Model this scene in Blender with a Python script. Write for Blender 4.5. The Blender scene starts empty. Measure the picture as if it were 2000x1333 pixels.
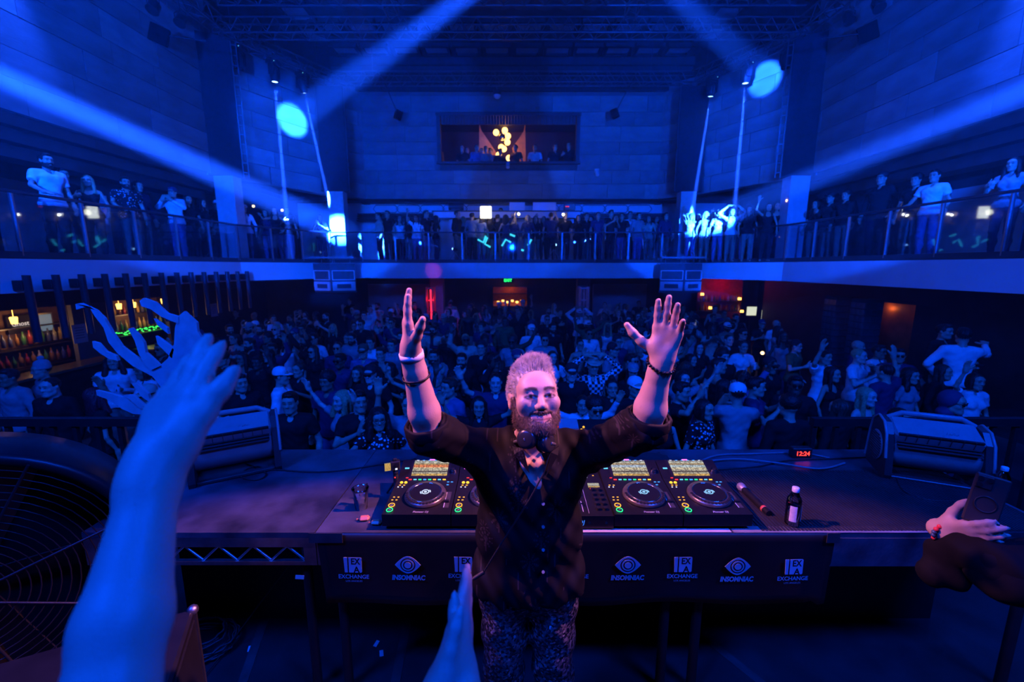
import bpy, bmesh, math, random
import numpy as np
from mathutils import Vector, Matrix, Euler
R = random.Random(7)
SC = bpy.context.scene
COL = SC.collection
# ------------------------------------------------------------------ camera
FPX = 833.0                                    # focal length in pixels of the 2000 px wide frame
PITCH = math.atan(146.0 / FPX)
CAM = Vector((0.0, 0.0, 2.2))
cd = bpy.data.cameras.new('camera'); cam = bpy.data.objects.new('camera', cd); COL.objects.link(cam)
cam.location = CAM; cam.rotation_euler = (math.pi / 2 - PITCH, 0, 0)
cd.sensor_width = 36.0; cd.lens = 36.0 * FPX / 2000.0
cd.clip_start = 0.02; cd.clip_end = 200
cd.dof.use_dof = True; cd.dof.focus_distance = 1.9; cd.dof.aperture_fstop = 2.4
SC.camera = cam
SC.view_settings.view_transform = 'Standard'; SC.view_settings.look = 'None'
SC.view_settings.exposure = 0.0; SC.view_settings.gamma = 1.0
SC.view_settings.use_curve_mapping = False
cy = SC.cycles
cy.use_denoising = True
cy.max_bounces = 4; cy.diffuse_bounces = 1; cy.glossy_bounces = 2; cy.transmission_bounces = 3
cy.use_adaptive_sampling = True; cy.adaptive_threshold = 0.09
cy.transparent_max_bounces = 8; cy.volume_bounces = 0
cy.sample_clamp_indirect = 4.0; cy.caustics_reflective = False; cy.caustics_refractive = False
cp, sp = math.cos(PITCH), math.sin(PITCH)
def ray(px, py):
    x = (px - 1000.0) / FPX; y = (666.5 - py) / FPX
    return Vector((x, cp + y * sp, -sp + y * cp))
def atY(px, py, Y):
    d = ray(px, py); return CAM + d * (Y / d.y)
def atZ(px, py, Z):
    d = ray(px, py); return CAM + d * ((Z - CAM.z) / d.z)
def atX(px, py, X):
    d = ray(px, py); return CAM + d * (X / d.x)
# ------------------------------------------------------------------ world and lights
W = bpy.data.worlds.new('world'); SC.world = W; W.use_nodes = True
W.node_tree.nodes['Background'].inputs[0].default_value = (0.004, 0.012, 0.12, 1)
W.node_tree.nodes['Background'].inputs[1].default_value = 0.05
BLUE = (0.001, 0.062, 1.0)
def look(o, tgt):
    o.rotation_euler = (Vector(tgt) - o.location).to_track_quat('-Z', 'Y').to_euler()
def spot(name, loc, tgt, power, ang, col=BLUE, blend=0.3, size=0.05):
    l = bpy.data.lights.new(name, 'SPOT'); l.energy = power; l.color = col
    l.spot_size = math.radians(ang); l.spot_blend = blend; l.shadow_soft_size = size
    o = bpy.data.objects.new(name, l); COL.objects.link(o); o.location = loc; look(o, tgt); return o
def area(name, loc, tgt, power, sx, sy, col=BLUE):
    l = bpy.data.lights.new(name, 'AREA'); l.energy = power; l.color = col; l.shape = 'RECTANGLE'
    l.size = sx; l.size_y = sy
    o = bpy.data.objects.new(name, l); COL.objects.link(o); o.location = loc; look(o, tgt); return o
def pointl(name, loc, power, col, size=0.05):
    l = bpy.data.lights.new(name, 'POINT'); l.energy = power; l.color = col; l.shadow_soft_size = size
    o = bpy.data.objects.new(name, l); COL.objects.link(o); o.location = loc; return o
# blue stage washes hung above and behind the camera
area('stage_wash_a', (-3.6, -1.2, 6.6), (-1.5, 12, .5), 820, 2.2, 1.0)
area('stage_wash_b', (3.6, -1.2, 6.6), (1.5, 12, .5), 820, 2.2, 1.0)
# added fill spots, brightening balcony and stone walls above the crowd
spot('balcony_fill_a', (-4.2, -1.5, 3.5), (-7.4, 14, 7.0), 16000, 42, BLUE, .12, .05)
spot('balcony_fill_b', (4.2, -1.5, 3.5), (7.4, 14, 7.0), 16000, 42, BLUE, .12, .05)
spot('balcony_fill_c', (0, -1.5, 3.6), (0, 14, 6.9), 4500, 38, BLUE, .12, .05)
# moving heads at the stage end, seen as shafts in the haze
BEAM = (0.008, 0.075, 1.0)
S_L = Vector((-7.9, 3.0, 5.5)); S_R = Vector((7.9, 3.0, 5.2))
spot('beam_low_a', S_L, atY(660, 448, 15.9), 3400000, 4.6, BEAM, .45, .10)
spot('beam_low_b', S_R, atY(1352, 445, 15.9), 1250000, 4.6, BEAM, .45, .10)
spot('beam_high_a', atY(1250, -250, 5.0), atY(578, 230, 15.0), 1000000, 4.6, (0.006, .07, 1.0), .35, .08)
spot('beam_high_b', atY(1100, -216, 5.0), atY(1490, 152, 14.2), 300000, 4.8, (0.006, .07, 1.0), .35, .08)
# extra fill spots added to brighten the diagonal stone walls
spot('corner_fill_a', (1.5, 2.0, 6.6), (-7.5, 15.2, 6.4), 26000, 15, BLUE, .6, .08)
spot('corner_fill_b', (-1.5, 2.0, 6.6), (7.5, 15.2, 6.4), 18000, 15, BLUE, .6, .08)
# par lamps raking the side walls
spot('wall_wash_a', (-7.8, 7.75, 8.6), (-8.6, 7.9, 5.2), 5000, 40, (.01, .08, 1), .9, .08)
spot('wall_wash_b', (7.8, 7.6, 8.6), (8.6, 7.7, 5.2), 5000, 40, (.01, .08, 1), .9, .08)
# warm pink front spots on the DJ
PINK = (1.0, .28, .36)
spot('front_spot_a', (-2.6, 1.78, 4.6), (.12, 1.58, 1.68), 1400, 22, PINK, .5, .05)
spot('front_spot_b', (2.8, 1.78, 4.6), (.1, 1.52, 1.76), 1750, 22, PINK, .5, .05)
spot('fascia_accent', (-.6, -1.2, 5.2), atY(846, 528, 15.4), 2600, 2.1, (1, .08, .6), .15, .03)
# ------------------------------------------------------------------ materials
MATS = {}
def _bs(m):
    return next(n for n in m.node_tree.nodes if n.type == 'BSDF_PRINCIPLED')
def mat(name, col=(0.5, 0.5, 0.5), rough=0.6, metal=0.0, emit=None, estr=0.0, noise=0.0, nscale=8.0, bump=0.0,
        bscale=40.0, trans=0.0, ior=1.45, spec=0.5, objcol=False, coords='Object', alpha=1.0, sheen=0.0):
    if name in MATS: return MATS[name]
    m = bpy.data.materials.new(name); m.use_nodes = True; MATS[name] = m
    nt = m.node_tree; b = _bs(m); N = nt.nodes; L = nt.links
    b.inputs['Base Color'].default_value = (*col, 1); b.inputs['Roughness'].default_value = rough
    b.inputs['Metallic'].default_value = metal; b.inputs['Specular IOR Level'].default_value = spec
    b.inputs['Transmission Weight'].default_value = trans; b.inputs['IOR'].default_value = ior
    b.inputs['Alpha'].default_value = alpha
    if sheen: b.inputs['Sheen Weight'].default_value = sheen
    if emit:
        b.inputs['Emission Color'].default_value = (*emit, 1); b.inputs['Emission Strength'].default_value = estr
    src = None
    if objcol:
        oi = N.new('ShaderNodeObjectInfo'); src = oi.outputs['Color']; L.new(src, b.inputs['Base Color'])
    if noise or bump:
        tc = N.new('ShaderNodeTexCoord')
    if noise:
        nz = N.new('ShaderNodeTexNoise'); nz.inputs['Scale'].default_value = nscale; nz.inputs['Detail'].default_value = 4
        L.new(tc.outputs[coords], nz.inputs['Vector'])
        mx = N.new('ShaderNodeMix'); mx.data_type = 'RGBA'; mx.blend_type = 'MULTIPLY'; mx.inputs[0].default_value = 1.0
        rp = N.new('ShaderNodeMapRange'); rp.inputs[1].default_value = 0.3; rp.inputs[2].default_value = 0.7
        rp.inputs[3].default_value = 1 - noise; rp.inputs[4].default_value = 1 + noise
        L.new(nz.outputs['Fac'], rp.inputs[0]); L.new(rp.outputs[0], mx.inputs[7])
        if src: L.new(src, mx.inputs[6])
        else: mx.inputs[6].default_value = (*col, 1)
        L.new(mx.outputs[2], b.inputs['Base Color'])
    if bump:
        nb = N.new('ShaderNodeTexNoise'); nb.inputs['Scale'].default_value = bscale; nb.inputs['Detail'].default_value = 3
        L.new(tc.outputs[coords], nb.inputs['Vector'])
        bp = N.new('ShaderNodeBump'); bp.inputs['Strength'].default_value = bump; bp.inputs['Distance'].default_value = 0.01
        L.new(nb.outputs['Fac'], bp.inputs['Height']); L.new(bp.outputs[0], b.inputs['Normal'])
    return m
def emis(name, col, s):
    m = mat(name, tuple(0.3 * c for c in col), 0.5, emit=col, estr=s); m.cycles.emission_sampling = 'NONE'; return m
# ------------------------------------------------------------------ objects
def tag(o, label=None, cat=None, group=None, kind=None):
    if label: o['label'] = label
    if cat: o['category'] = cat
    if group: o['group'] = group
    if kind: o['kind'] = kind
    return o
def empty(name, loc=(0, 0, 0), rz=0.0, label=None, cat=None, group=None, kind=None):
    o = bpy.data.objects.new(name, None); o.empty_display_size = 0.05
    COL.objects.link(o); o.location = loc; o.rotation_euler = (0, 0, rz); return tag(o, label, cat, group, kind)
def link(name, me, parent=None, loc=None, rot=None, scale=None, mtx=None):
    o = bpy.data.objects.new(name, me); COL.objects.link(o)
    if parent: o.parent = parent
    if loc is not None: o.location = loc
    if rot is not None: o.rotation_euler = rot
    if scale is not None: o.scale = scale
    if mtx is not None: o.matrix_local = mtx
    return o
class MB:
    """collects shapes, then becomes one mesh"""
    def __init__(s): s.v = []; s.f = []; s.m = []; s.cur = 0; s.sm = []
    def add(s, vs, fs, smooth=False):
        b = len(s.v); s.v += [tuple(x) for x in vs]
        for f in fs: s.f.append([b + i for i in f]); s.m.append(s.cur); s.sm.append(smooth)
        return s
    def box(s, c, d, rot=None, bev=0.0):
        hx, hy, hz = d[0] / 2, d[1] / 2, d[2] / 2; c = Vector(c)
        M = rot if rot is not None else Matrix.Identity(3)
        if not bev:
            vs = [c + M @ Vector((x * hx, y * hy, z * hz)) for z in (-1, 1) for y in (-1, 1) for x in (-1, 1)]
            return s.add(vs, [(0, 2, 3, 1), (4, 5, 7, 6), (0, 1, 5, 4), (2, 6, 7, 3), (0, 4, 6, 2), (1, 3, 7, 5)])
        e = min(bev, hx * .9, hy * .9, hz * .9); vs = []; idx = {}
        for ix in (-1, 1):
            for iy in (-1, 1):
                for iz in (-1, 1):
                    for a in range(3):
                        q = [ix * (hx - e), iy * (hy - e), iz * (hz - e)]; q[a] = (ix * hx, iy * hy, iz * hz)[a]
                        idx[(ix, iy, iz, a)] = len(vs); vs.append(c + M @ Vector(q))
        fs = []
        def quad(ks, n):
            p = [vs[k] for k in ks]; nn = (p[1] - p[0]).cross(p[2] - p[0])
            fs.append(ks if nn.dot(M @ Vector(n)) > 0 else ks[::-1])
        for a in range(3):
            b, d2 = (a + 1) % 3, (a + 2) % 3
            for sg in (-1, 1):
                ks = []
                for (sb, sd) in ((-1, -1), (1, -1), (1, 1), (-1, 1)):
                    k = [0, 0, 0]; k[a] = sg; k[b] = sb; k[d2] = sd; ks.append(idx[(*k, a)])
                n = [0, 0, 0]; n[a] = sg; quad(ks, n)
            for sb in (-1, 1):
                for sd in (-1, 1):
                    def K(av, ax):
                        k = [0, 0, 0]; k[a] = av; k[b] = sb; k[d2] = sd; return idx[(*k, ax)]
                    n = [0, 0, 0]; n[b] = sb; n[d2] = sd; quad([K(-1, b), K(1, b), K(1, d2), K(-1, d2)], n)
        for ix in (-1, 1):
            for iy in (-1, 1):
                for iz in (-1, 1): quad([idx[(ix, iy, iz, a)] for a in range(3)], (ix, iy, iz))
        return s.add(vs, fs)
    def cyl(s, p0, p1, r0, r1=None, n=12, caps=True, smooth=True):
        p0 = Vector(p0); p1 = Vector(p1); r1 = r0 if r1 is None else r1
        d = (p1 - p0).normalized(); u = d.orthogonal().normalized(); w = d.cross(u)
        vs = []
        for p, r in ((p0, r0), (p1, r1)):
            vs += [p + (u * math.cos(2 * math.pi * i / n) + w * math.sin(2 * math.pi * i / n)) * r for i in range(n)]
        s.add(vs, [(i, (i + 1) % n, n + (i + 1) % n, n + i) for i in range(n)], smooth)
        if caps:
            s.add(vs[:n], [tuple(range(n))[::-1]]); s.add(vs[n:], [tuple(range(n))])
        return s
    def tube(s, pts, r, n=6, closed=False, caps=True):
        pts = [Vector(p) for p in pts]; N = len(pts); vs = []; up = None
        for i, p in enumerate(pts):
            a = pts[i - 1] if (i > 0 or closed) else p; b = pts[(i + 1) % N] if (i < N - 1 or closed) else p
            d = (b - a).normalized() if (b - a).length > 1e-9 else Vector((0, 0, 1))
            u = d.orthogonal() if up is None else (up - d * up.dot(d))
            if u.length < 1e-6: u = d.orthogonal()
            u.normalize(); up = u; w = d.cross(u); rr = r[i] if isinstance(r, (list, tuple)) else r
            vs += [p + (u * math.cos(2 * math.pi * k / n) + w * math.sin(2 * math.pi * k / n)) * rr for k in range(n)]
        fs = []
        for i in range(N if closed else N - 1):
            j = (i + 1) % N
            fs += [(i * n + k, i * n + (k + 1) % n, j * n + (k + 1) % n, j * n + k) for k in range(n)]
        s.add(vs, fs, True)
        if caps and not closed:
            s.add(vs[:n], [tuple(range(n))[::-1]]); s.add(vs[-n:], [tuple(range(n))])
        return s
    def lathe(s, prof, n=24, M=None, smooth=True):
        M = M or Matrix.Identity(4); vs = []
        for (r, z) in prof: vs += [M @ Vector((r * math.cos(2 * math.pi * k / n), r * math.sin(2 * math.pi * k / n), z)) for k in range(n)]
        fs = []
        for i in range(len(prof) - 1):
            fs += [(i * n + k, i * n + (k + 1) % n, (i + 1) * n + (k + 1) % n, (i + 1) * n + k) for k in range(n)]
        s.add(vs, fs, smooth)
        if tuple(prof[0]) == tuple(prof[-1]): return s
        if prof[0][0] > 1e-6: s.add(vs[:n], [tuple(range(n))[::-1]])
        if prof[-1][0] > 1e-6: s.add(vs[-n:], [tuple(range(n))])
        return s
    def prism(s, poly, t, M=None):
        """poly in local xy, thickness t along local z, centred"""
        M = M or Matrix.Identity(4); n = len(poly)
        ar = sum(poly[i][0] * poly[(i + 1) % n][1] - poly[(i + 1) % n][0] * poly[i][1] for i in range(n))
        if ar < 0: poly = poly[::-1]
        vs = [M @ Vector((x, y, -t / 2)) for x, y in poly] + [M @ Vector((x, y, t / 2)) for x, y in poly]
        return s.add(vs, [tuple(range(n))[::-1], tuple(range(n, 2 * n))] + [(i, (i + 1) % n, n + (i + 1) % n, n + i) for i in range(n)])
    def ball(s, c, r, nu=12, nv=8, M3=None):
        c = Vector(c); rr = r if isinstance(r, (tuple, list)) else (r, r, r); vs = []; fs = []
        M3 = M3 or Matrix.Identity(3)
        for j in range(1, nv):
            t = math.pi * j / nv
            vs += [c + M3 @ Vector((rr[0] * math.sin(t) * math.cos(2 * math.pi * i / nu), rr[1] * math.sin(t) * math.sin(2 * math.pi * i / nu), rr[2] * math.cos(t))) for i in range(nu)]
        a = len(vs); vs += [c + M3 @ Vector((0, 0, rr[2])), c + M3 @ Vector((0, 0, -rr[2]))]
        for j in range(nv - 2):
            fs += [(j * nu + i, (j + 1) * nu + i, (j + 1) * nu + (i + 1) % nu, j * nu + (i + 1) % nu) for i in range(nu)]
        fs += [(a, i, (i + 1) % nu) for i in range(nu)] + [(a + 1, (nv - 2) * nu + (i + 1) % nu, (nv - 2) * nu + i) for i in range(nu)]
        return s.add(vs, fs, True)
    def mesh(s, name, mats):
        me = bpy.data.meshes.new(name); me.from_pydata(s.v, [], s.f)
        for m in (mats if isinstance(mats, (list, tuple)) else [mats]): me.materials.append(m)
        me.polygons.foreach_set('material_index', s.m); me.polygons.foreach_set('use_smooth', s.sm); me.update(); return me
    def build(s, name, mats, parent=None, **k): return link(name, s.mesh(name, mats), parent, **k)
def text_mesh(txt, size, name, m, align='CENTER', ext=0.0, shear=0.0, bold=0.0, sx=1.0, spacing=1.0):
    c = bpy.data.curves.new(name, 'FONT'); c.body = txt; c.size = size; c.align_x = align; c.extrude = ext; c.shear = shear
    c.offset = bold; c.space_character = spacing; c.resolution_u = 3
    o = bpy.data.objects.new(name, c); COL.objects.link(o); bpy.context.view_layer.update()
    me = bpy.data.meshes.new_from_object(o.evaluated_get(bpy.context.evaluated_depsgraph_get()))
    bpy.data.objects.remove(o); bpy.data.curves.remove(c)
    if sx != 1.0:
        for v in me.vertices: v.co.x *= sx
    me.name = name; me.materials.clear(); me.materials.append(m); return me
def struct(o, label=None): o['kind'] = 'structure'; return tag(o, label)
_UNIT = {}
def unit_box(m, bev=0.0):
    k = (m.name, bev)
    if k not in _UNIT: _UNIT[k] = MB().box((0, 0, 0), (1, 1, 1), bev=bev).mesh('block', m)
    return _UNIT[k]
def copy_tree(o, parent=None):
    c = o.copy(); COL.objects.link(c); c.parent = parent
    if parent is not None: c.matrix_parent_inverse = o.matrix_parent_inverse.copy()
    for ch in list(o.children): copy_tree(ch, c)
    return c
# ------------------------------------------------------------------ organic shapes: blended solids turned into one surface
V3 = lambda *a: np.array(a, dtype=np.float32)
def npv(v): return np.array((v[0], v[1], v[2]), dtype=np.float32)
def RC(a, b, ra, rb, k=0.02, op='u'): return ('rc', npv(a), npv(b), float(ra), float(rb), k, op)
def EL(c, r, k=0.02, op='u', rot=None): return ('el', npv(c), npv(r), None if rot is None else np.array(rot, dtype=np.float32), k, op)
def CC(a, b, ra, rb, k=0.015, op='u'): return ('cc', npv(a), npv(b), float(ra), float(rb), k, op)
def PL(p, n, k=0.004, op='i'):
    n = npv(n); return ('pl', npv(p), n / np.linalg.norm(n), k, op)
def _prim(q, P):
    t = q[0]
    if t == 'rc':
        a, b, ra, rb = q[1:5]; ba = b - a; pa = P - a; h = np.clip((pa @ ba) / max(float(ba @ ba), 1e-9), 0, 1)
        return np.linalg.norm(pa - h[..., None] * ba, axis=-1) - (ra + (rb - ra) * h)
    if t == 'el':
        d = P - q[1]
        if q[3] is not None: d = d @ q[3]
        e = d / q[2]; k0 = np.linalg.norm(e, axis=-1); k1 = np.linalg.norm(e / q[2], axis=-1)
        return k0 * (k0 - 1.0) / np.maximum(k1, 1e-6)
    if t == 'cc':
        a, b, ra, rb = q[1:5]; rba = rb - ra; ba = b - a; baba = float(ba @ ba); pa = P - a
        papa = (pa * pa).sum(-1); paba = (pa @ ba) / baba; x = np.sqrt(np.maximum(papa - paba * paba * baba, 0))
        cax = np.maximum(0, x - np.where(paba < .5, ra, rb)); cay = np.abs(paba - .5) - .5
        k = rba * rba + baba; f = np.clip((rba * (x - ra) + paba * baba) / k, 0, 1)
        cbx = x - ra - f * rba; cby = paba - f; s = np.where((cbx < 0) & (cay < 0), -1.0, 1.0)
        return s * np.sqrt(np.minimum(cax * cax + cay * cay * baba, cbx * cbx + cby * cby * baba))
    if t == 'pl': return (P - q[1]) @ q[2]
def _comb(d, e, k, op):
    if op == 'u':
        h = np.maximum(k - np.abs(d - e), 0) / k; return np.minimum(d, e) - h * h * k * .25
    if op == 's': e = -e
    h = np.maximum(k - np.abs(d - e), 0) / k; return np.maximum(d, e) + h * h * k * .25
def _box(q):
    if q[0] in ('rc', 'cc'): r = max(q[3], q[4]); return np.minimum(q[1], q[2]) - r, np.maximum(q[1], q[2]) + r
    r = q[2] if q[3] is None else np.full(3, q[2].max()); return q[1] - r, q[1] + r
def sdf_mesh(name, prims, h, mats, disp=None, col=None, pmat=None, lo=None, hi=None, smooth_it=0):
    B = 8
    bx = [_box(q) for q in prims if q[-1] == 'u']
    lo_ = np.min([b[0] for b in bx], 0) - 3 * h; hi_ = np.max([b[1] for b in bx], 0) + 3 * h
    if lo is not None: lo_ = np.maximum(lo_, npv(lo))
    if hi is not None: hi_ = np.minimum(hi_, npv(hi))
    nb = np.ceil((hi_ - lo_) / (h * B)).astype(int) + 1
    gi = np.stack(np.meshgrid(*[np.arange(n) for n in nb], indexing='ij'), -1).reshape(-1, 3)
    C = (lo_ + (gi + .5) * (h * B)).astype(np.float32)
    D = np.full(len(C), 9.0, np.float32); PD = []
    diag = h * B * .88
    for q in prims:
        e = _prim(q, C); PD.append(e); D = _comb(D, e, q[-2], q[-1])
    act = np.abs(D) < diag * 1.25 + (0.03 if disp else 0.0)
    gi = gi[act]; nB = len(gi)
    off = np.stack(np.meshgrid(*[np.arange(B + 1)] * 3, indexing='ij'), -1).reshape(-1, 3)
    P = (lo_ + (gi[:, None, :] * B + off[None]) * h).astype(np.float32)
    d = np.full(P.shape[:2], 9.0, np.float32)
    for q, e in zip(prims, PD):
        ec = e[act]
        if q[-1] == 'u': sel = ec < 2.6 * diag + q[-2]
        elif q[-1] == 's': sel = ec < 2.2 * diag + q[-2]
        else: sel = np.ones(nB, bool)
        if not sel.any(): continue
        d[sel] = _comb(d[sel], _prim(q, P[sel]), q[-2], q[-1])
    if disp is not None: d = d + disp(P)
    G = d.reshape(nB, B + 1, B + 1, B + 1); ins = G < 0
    # cells
    c = ins[:, :-1, :-1, :-1].astype(np.int8)
    cnt = sum(ins[:, i:B + i, j:B + j, k:B + k].astype(np.int8) for i in (0, 1) for j in (0, 1) for k in (0, 1))
    bi, ci, cj, ck = np.nonzero((cnt > 0) & (cnt < 8))
    acc = np.zeros((len(bi), 3), np.float32); num = np.zeros(len(bi), np.float32)
    cor = [(i, j, k) for i in (0, 1) for j in (0, 1) for k in (0, 1)]
    val = {o: G[bi, ci + o[0], cj + o[1], ck + o[2]] for o in cor}
    for o in cor:
        for a in range(3):
            if o[a]: continue
            o2 = list(o); o2[a] = 1; o2 = tuple(o2); v0, v1 = val[o], val[o2]
            m = (v0 < 0) != (v1 < 0); t = np.where(m, v0 / np.where(m, v0 - v1, 1), 0)
            p = np.zeros((len(bi), 3), np.float32) + np.array(o, np.float32); p[:, a] += t
            acc += p * m[:, None]; num += m
    loc = acc / num[:, None]
    gc = gi[bi] * B + np.stack([ci, cj, ck], -1)
    verts = lo_ + (gc + loc) * h
    dim = nb * B + 2
    lin = (gc[:, 0].astype(np.int64) * dim[1] + gc[:, 1]) * dim[2] + gc[:, 2]
    order = np.argsort(lin); ls = lin[order]
    quads = []
    for a in range(3):
        s1 = [slice(0, B)] * 3; s2 = [slice(0, B)] * 3; s2[a] = slice(1, B + 1)
        A = ins[(slice(None), *s1)]; Bv = ins[(slice(None), *s2)]
        eb, ei, ej, ek = np.nonzero(A != Bv)
        if not len(eb): continue
        g = gi[eb] * B + np.stack([ei, ej, ek], -1); fl = A[eb, ei, ej, ek]
        b_, c_ = (a + 1) % 3, (a + 2) % 3; ids = []; ok = np.ones(len(eb), bool)
        for (db, dc) in ((-1, -1), (0, -1), (0, 0), (-1, 0)):
            q = g.copy(); q[:, b_] += db; q[:, c_] += dc
            l = (q[:, 0].astype(np.int64) * dim[1] + q[:, 1]) * dim[2] + q[:, 2]
            pos = np.minimum(np.searchsorted(ls, l), len(ls) - 1); ok &= ls[pos] == l; ids.append(order[pos])
        Q = np.stack(ids, -1); Q = np.where(fl[:, None], Q, Q[:, ::-1]); quads.append(Q[ok])
    quads = np.concatenate(quads)
    for _ in range(smooth_it):
        s = np.zeros_like(verts); n = np.zeros(len(verts))
        for i in range(4):
            x, y = quads[:, i], quads[:, (i + 1) % 4]
            np.add.at(s, x, verts[y]); np.add.at(n, x, 1)
        verts = verts * .5 + .5 * s / np.maximum(n, 1)[:, None]
    me = bpy.data.meshes.new(name)
    me.vertices.add(len(verts)); me.vertices.foreach_set('co', verts.astype(np.float32).ravel())
    me.loops.add(quads.size); me.loops.foreach_set('vertex_index', quads.astype(np.int32).ravel())
    me.polygons.add(len(quads)); me.polygons.foreach_set('loop_start', np.arange(0, quads.size, 4, dtype=np.int32))
    me.polygons.foreach_set('use_smooth', np.ones(len(quads), bool))
    for m in (mats if isinstance(mats, (list, tuple)) else [mats]): me.materials.append(m)
    me.update(calc_edges=True)
    if pmat is not None:
        me.polygons.foreach_set('material_index', pmat(verts[quads].mean(1)).astype(np.int32))
    if col is not None:
        ca = me.color_attributes.new('feat', 'FLOAT_COLOR', 'POINT'); f = np.ones((len(verts), 4), np.float32)
        f[:, :3] = col(verts); ca.data.foreach_set('color', f.ravel())
    return me
def unit(v): v = npv(v); return v / np.linalg.norm(v)
def lerp(a, b, t): return npv(a) * (1 - t) + npv(b) * t
def arm_prims(sh, el, wr, t=1.0, k=0.014):
    sh, el, wr = npv(sh), npv(el), npv(wr)
    return [RC(sh, el, .052 * t, .041 * t, k), RC(el, lerp(el, wr, .3), .039 * t, .042 * t, k), RC(lerp(el, wr, .3), wr, .042 * t, .027 * t, k)]
def hand_prims(wr, f, n, s, curl=(.15, .15, .18, .22), spread=.1, S=1.0, rt=1.0, thumb=(.55, .8, .15), tcurl=.2, k=.008):
    """wr wrist, f finger direction, n direction the palm faces, s towards the thumb"""
    wr = npv(wr); f = unit(f); n = npv(n); n = unit(n - f * float(n @ f)); s2 = np.cross(f, n); s = s2 if float(s2 @ npv(s)) > 0 else -s2
    out = []; base = []
    for i, x in enumerate((.030, .010, -.011, -.030)):
        L = (.088, .092, .087, .079)[i]
        b = wr + (f * L + s * x) * S; base.append(b)
        out.append(RC(wr + (f * .012 + s * x * .55) * S, b, .0155 * S * rt, .0122 * S * rt, .014 * S))
        fl = (.075, .084, .078, .060)[i] * S; d = unit(f + s * spread * (1.0, .3, -.4, -1.15)[i]); p = b; r = (.0098, .0102, .0096, .0085)[i] * S * rt
        for j, (w, rr) in enumerate(((.45, .95), (.31, .91), (.24, .86))):
            c = curl[i] * (1.0, 1.15, .8)[j]; d = unit(d * math.cos(c) + n * math.sin(c)); q = p + d * fl * w
            out.append(RC(p, q, r, r * rr, k * S)); p = q; r *= rr
    out.append(RC(wr - f * .01 * S, wr + f * .02 * S, .027 * S * rt, .024 * S * rt, .02 * S))
    out.append(EL(wr + (f * .035 + s * .024 + n * .006) * S, (.019 * S, .019 * S, .026 * S), .016 * S))
    td = unit(f * thumb[0] + s * thumb[1] + n * thumb[2]); p = wr + (f * .022 + s * .022 + n * .004) * S
    for w, r0, r1 in ((.046, .0145, .0125), (.034, .0122, .0112), (.027, .011, .0085)):
        q = p + td * w * S; out.append(RC(p, q, r0 * S * rt, r1 * S * rt, .009 * S)); p = q
        td = unit(td * math.cos(tcurl) + f * math.sin(tcurl))
    return out
# ------------------------------------------------------------------ materials of people
def skin_mat(name, detail):
    m = bpy.data.materials.new(name); m.use_nodes = True; MATS[name] = m; nt = m.node_tree; N = nt.nodes; L = nt.links; b = _bs(m)
    oi = N.new('ShaderNodeObjectInfo'); at = N.new('ShaderNodeVertexColor'); at.layer_name = 'feat'
    sep = N.new('ShaderNodeSeparateColor'); L.new(at.outputs[0], sep.inputs[0]); cur = oi.outputs['Color']
    for i, c in enumerate(((.02, .014, .011), (.42, .14, .12), (.75, .75, .75))):
        mx = N.new('ShaderNodeMix'); mx.data_type = 'RGBA'; L.new(sep.outputs[i], mx.inputs[0]); L.new(cur, mx.inputs[6])
        mx.inputs[7].default_value = (*c, 1); cur = mx.outputs[2]
    L.new(cur, b.inputs['Base Color']); b.inputs['Roughness'].default_value = .48; b.inputs['Specular IOR Level'].default_value = .4
    if detail:
        tc = N.new('ShaderNodeTexCoord'); nz = N.new('ShaderNodeTexNoise'); nz.inputs['Scale'].default_value = 260; nz.inputs['Detail'].default_value = 3
        L.new(tc.outputs['Object'], nz.inputs['Vector']); bp = N.new('ShaderNodeBump'); bp.inputs['Strength'].default_value = .12; bp.inputs['Distance'].default_value = .004
        L.new(nz.outputs['Fac'], bp.inputs['Height']); L.new(bp.outputs[0], b.inputs['Normal'])
    return m
SKIN = skin_mat('skin', False); SKIN_FINE = skin_mat('skin_fine', True)
CLOTH = mat('cloth', rough=.85, objcol=True, noise=.12, nscale=9, bump=.25, bscale=14, spec=.2)
HAIR = mat('hair', rough=.45, objcol=True, noise=.35, nscale=60, bump=.5, bscale=90, spec=.4)
HATM = mat('hat_felt', rough=.8, objcol=True, noise=.1, nscale=20)
LENS = mat('sunglass_lens', (.008, .008, .01), .08, noise=.05)
def plaid_mat(name, base, kind):
    m = mat(name, base, .85, spec=.2); nt = m.node_tree; N = nt.nodes; L = nt.links; b = _bs(m); tc = N.new('ShaderNodeTexCoord')
    oi = N.new('ShaderNodeObjectInfo'); mx = N.new('ShaderNodeMix'); mx.data_type = 'RGBA'
    L.new(oi.outputs['Color'], mx.inputs[6]); mx.inputs[7].default_value = (*base, 1)
    if kind == 'plaid':
        ck = N.new('ShaderNodeTexChecker'); ck.inputs['Scale'].default_value = 22; L.new(tc.outputs['Object'], ck.inputs['Vector'])
        L.new(ck.outputs['Fac'], mx.inputs[0])
    else:
        vo = N.new('ShaderNodeTexVoronoi'); vo.inputs['Scale'].default_value = 24; L.new(tc.outputs['Object'], vo.inputs['Vector'])
        rp = N.new('ShaderNodeMath'); rp.operation = 'LESS_THAN'; rp.inputs[1].default_value = .32; L.new(vo.outputs['Distance'], rp.inputs[0]); L.new(rp.outputs[0], mx.inputs[0])
    L.new(mx.outputs[2], b.inputs['Base Color']); return m
PLAID = plaid_mat('plaid_cloth', (.02, .02, .025), 'plaid'); FLORAL = plaid_mat('printed_cloth', (.75, .75, .75), 'spots')
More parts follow.
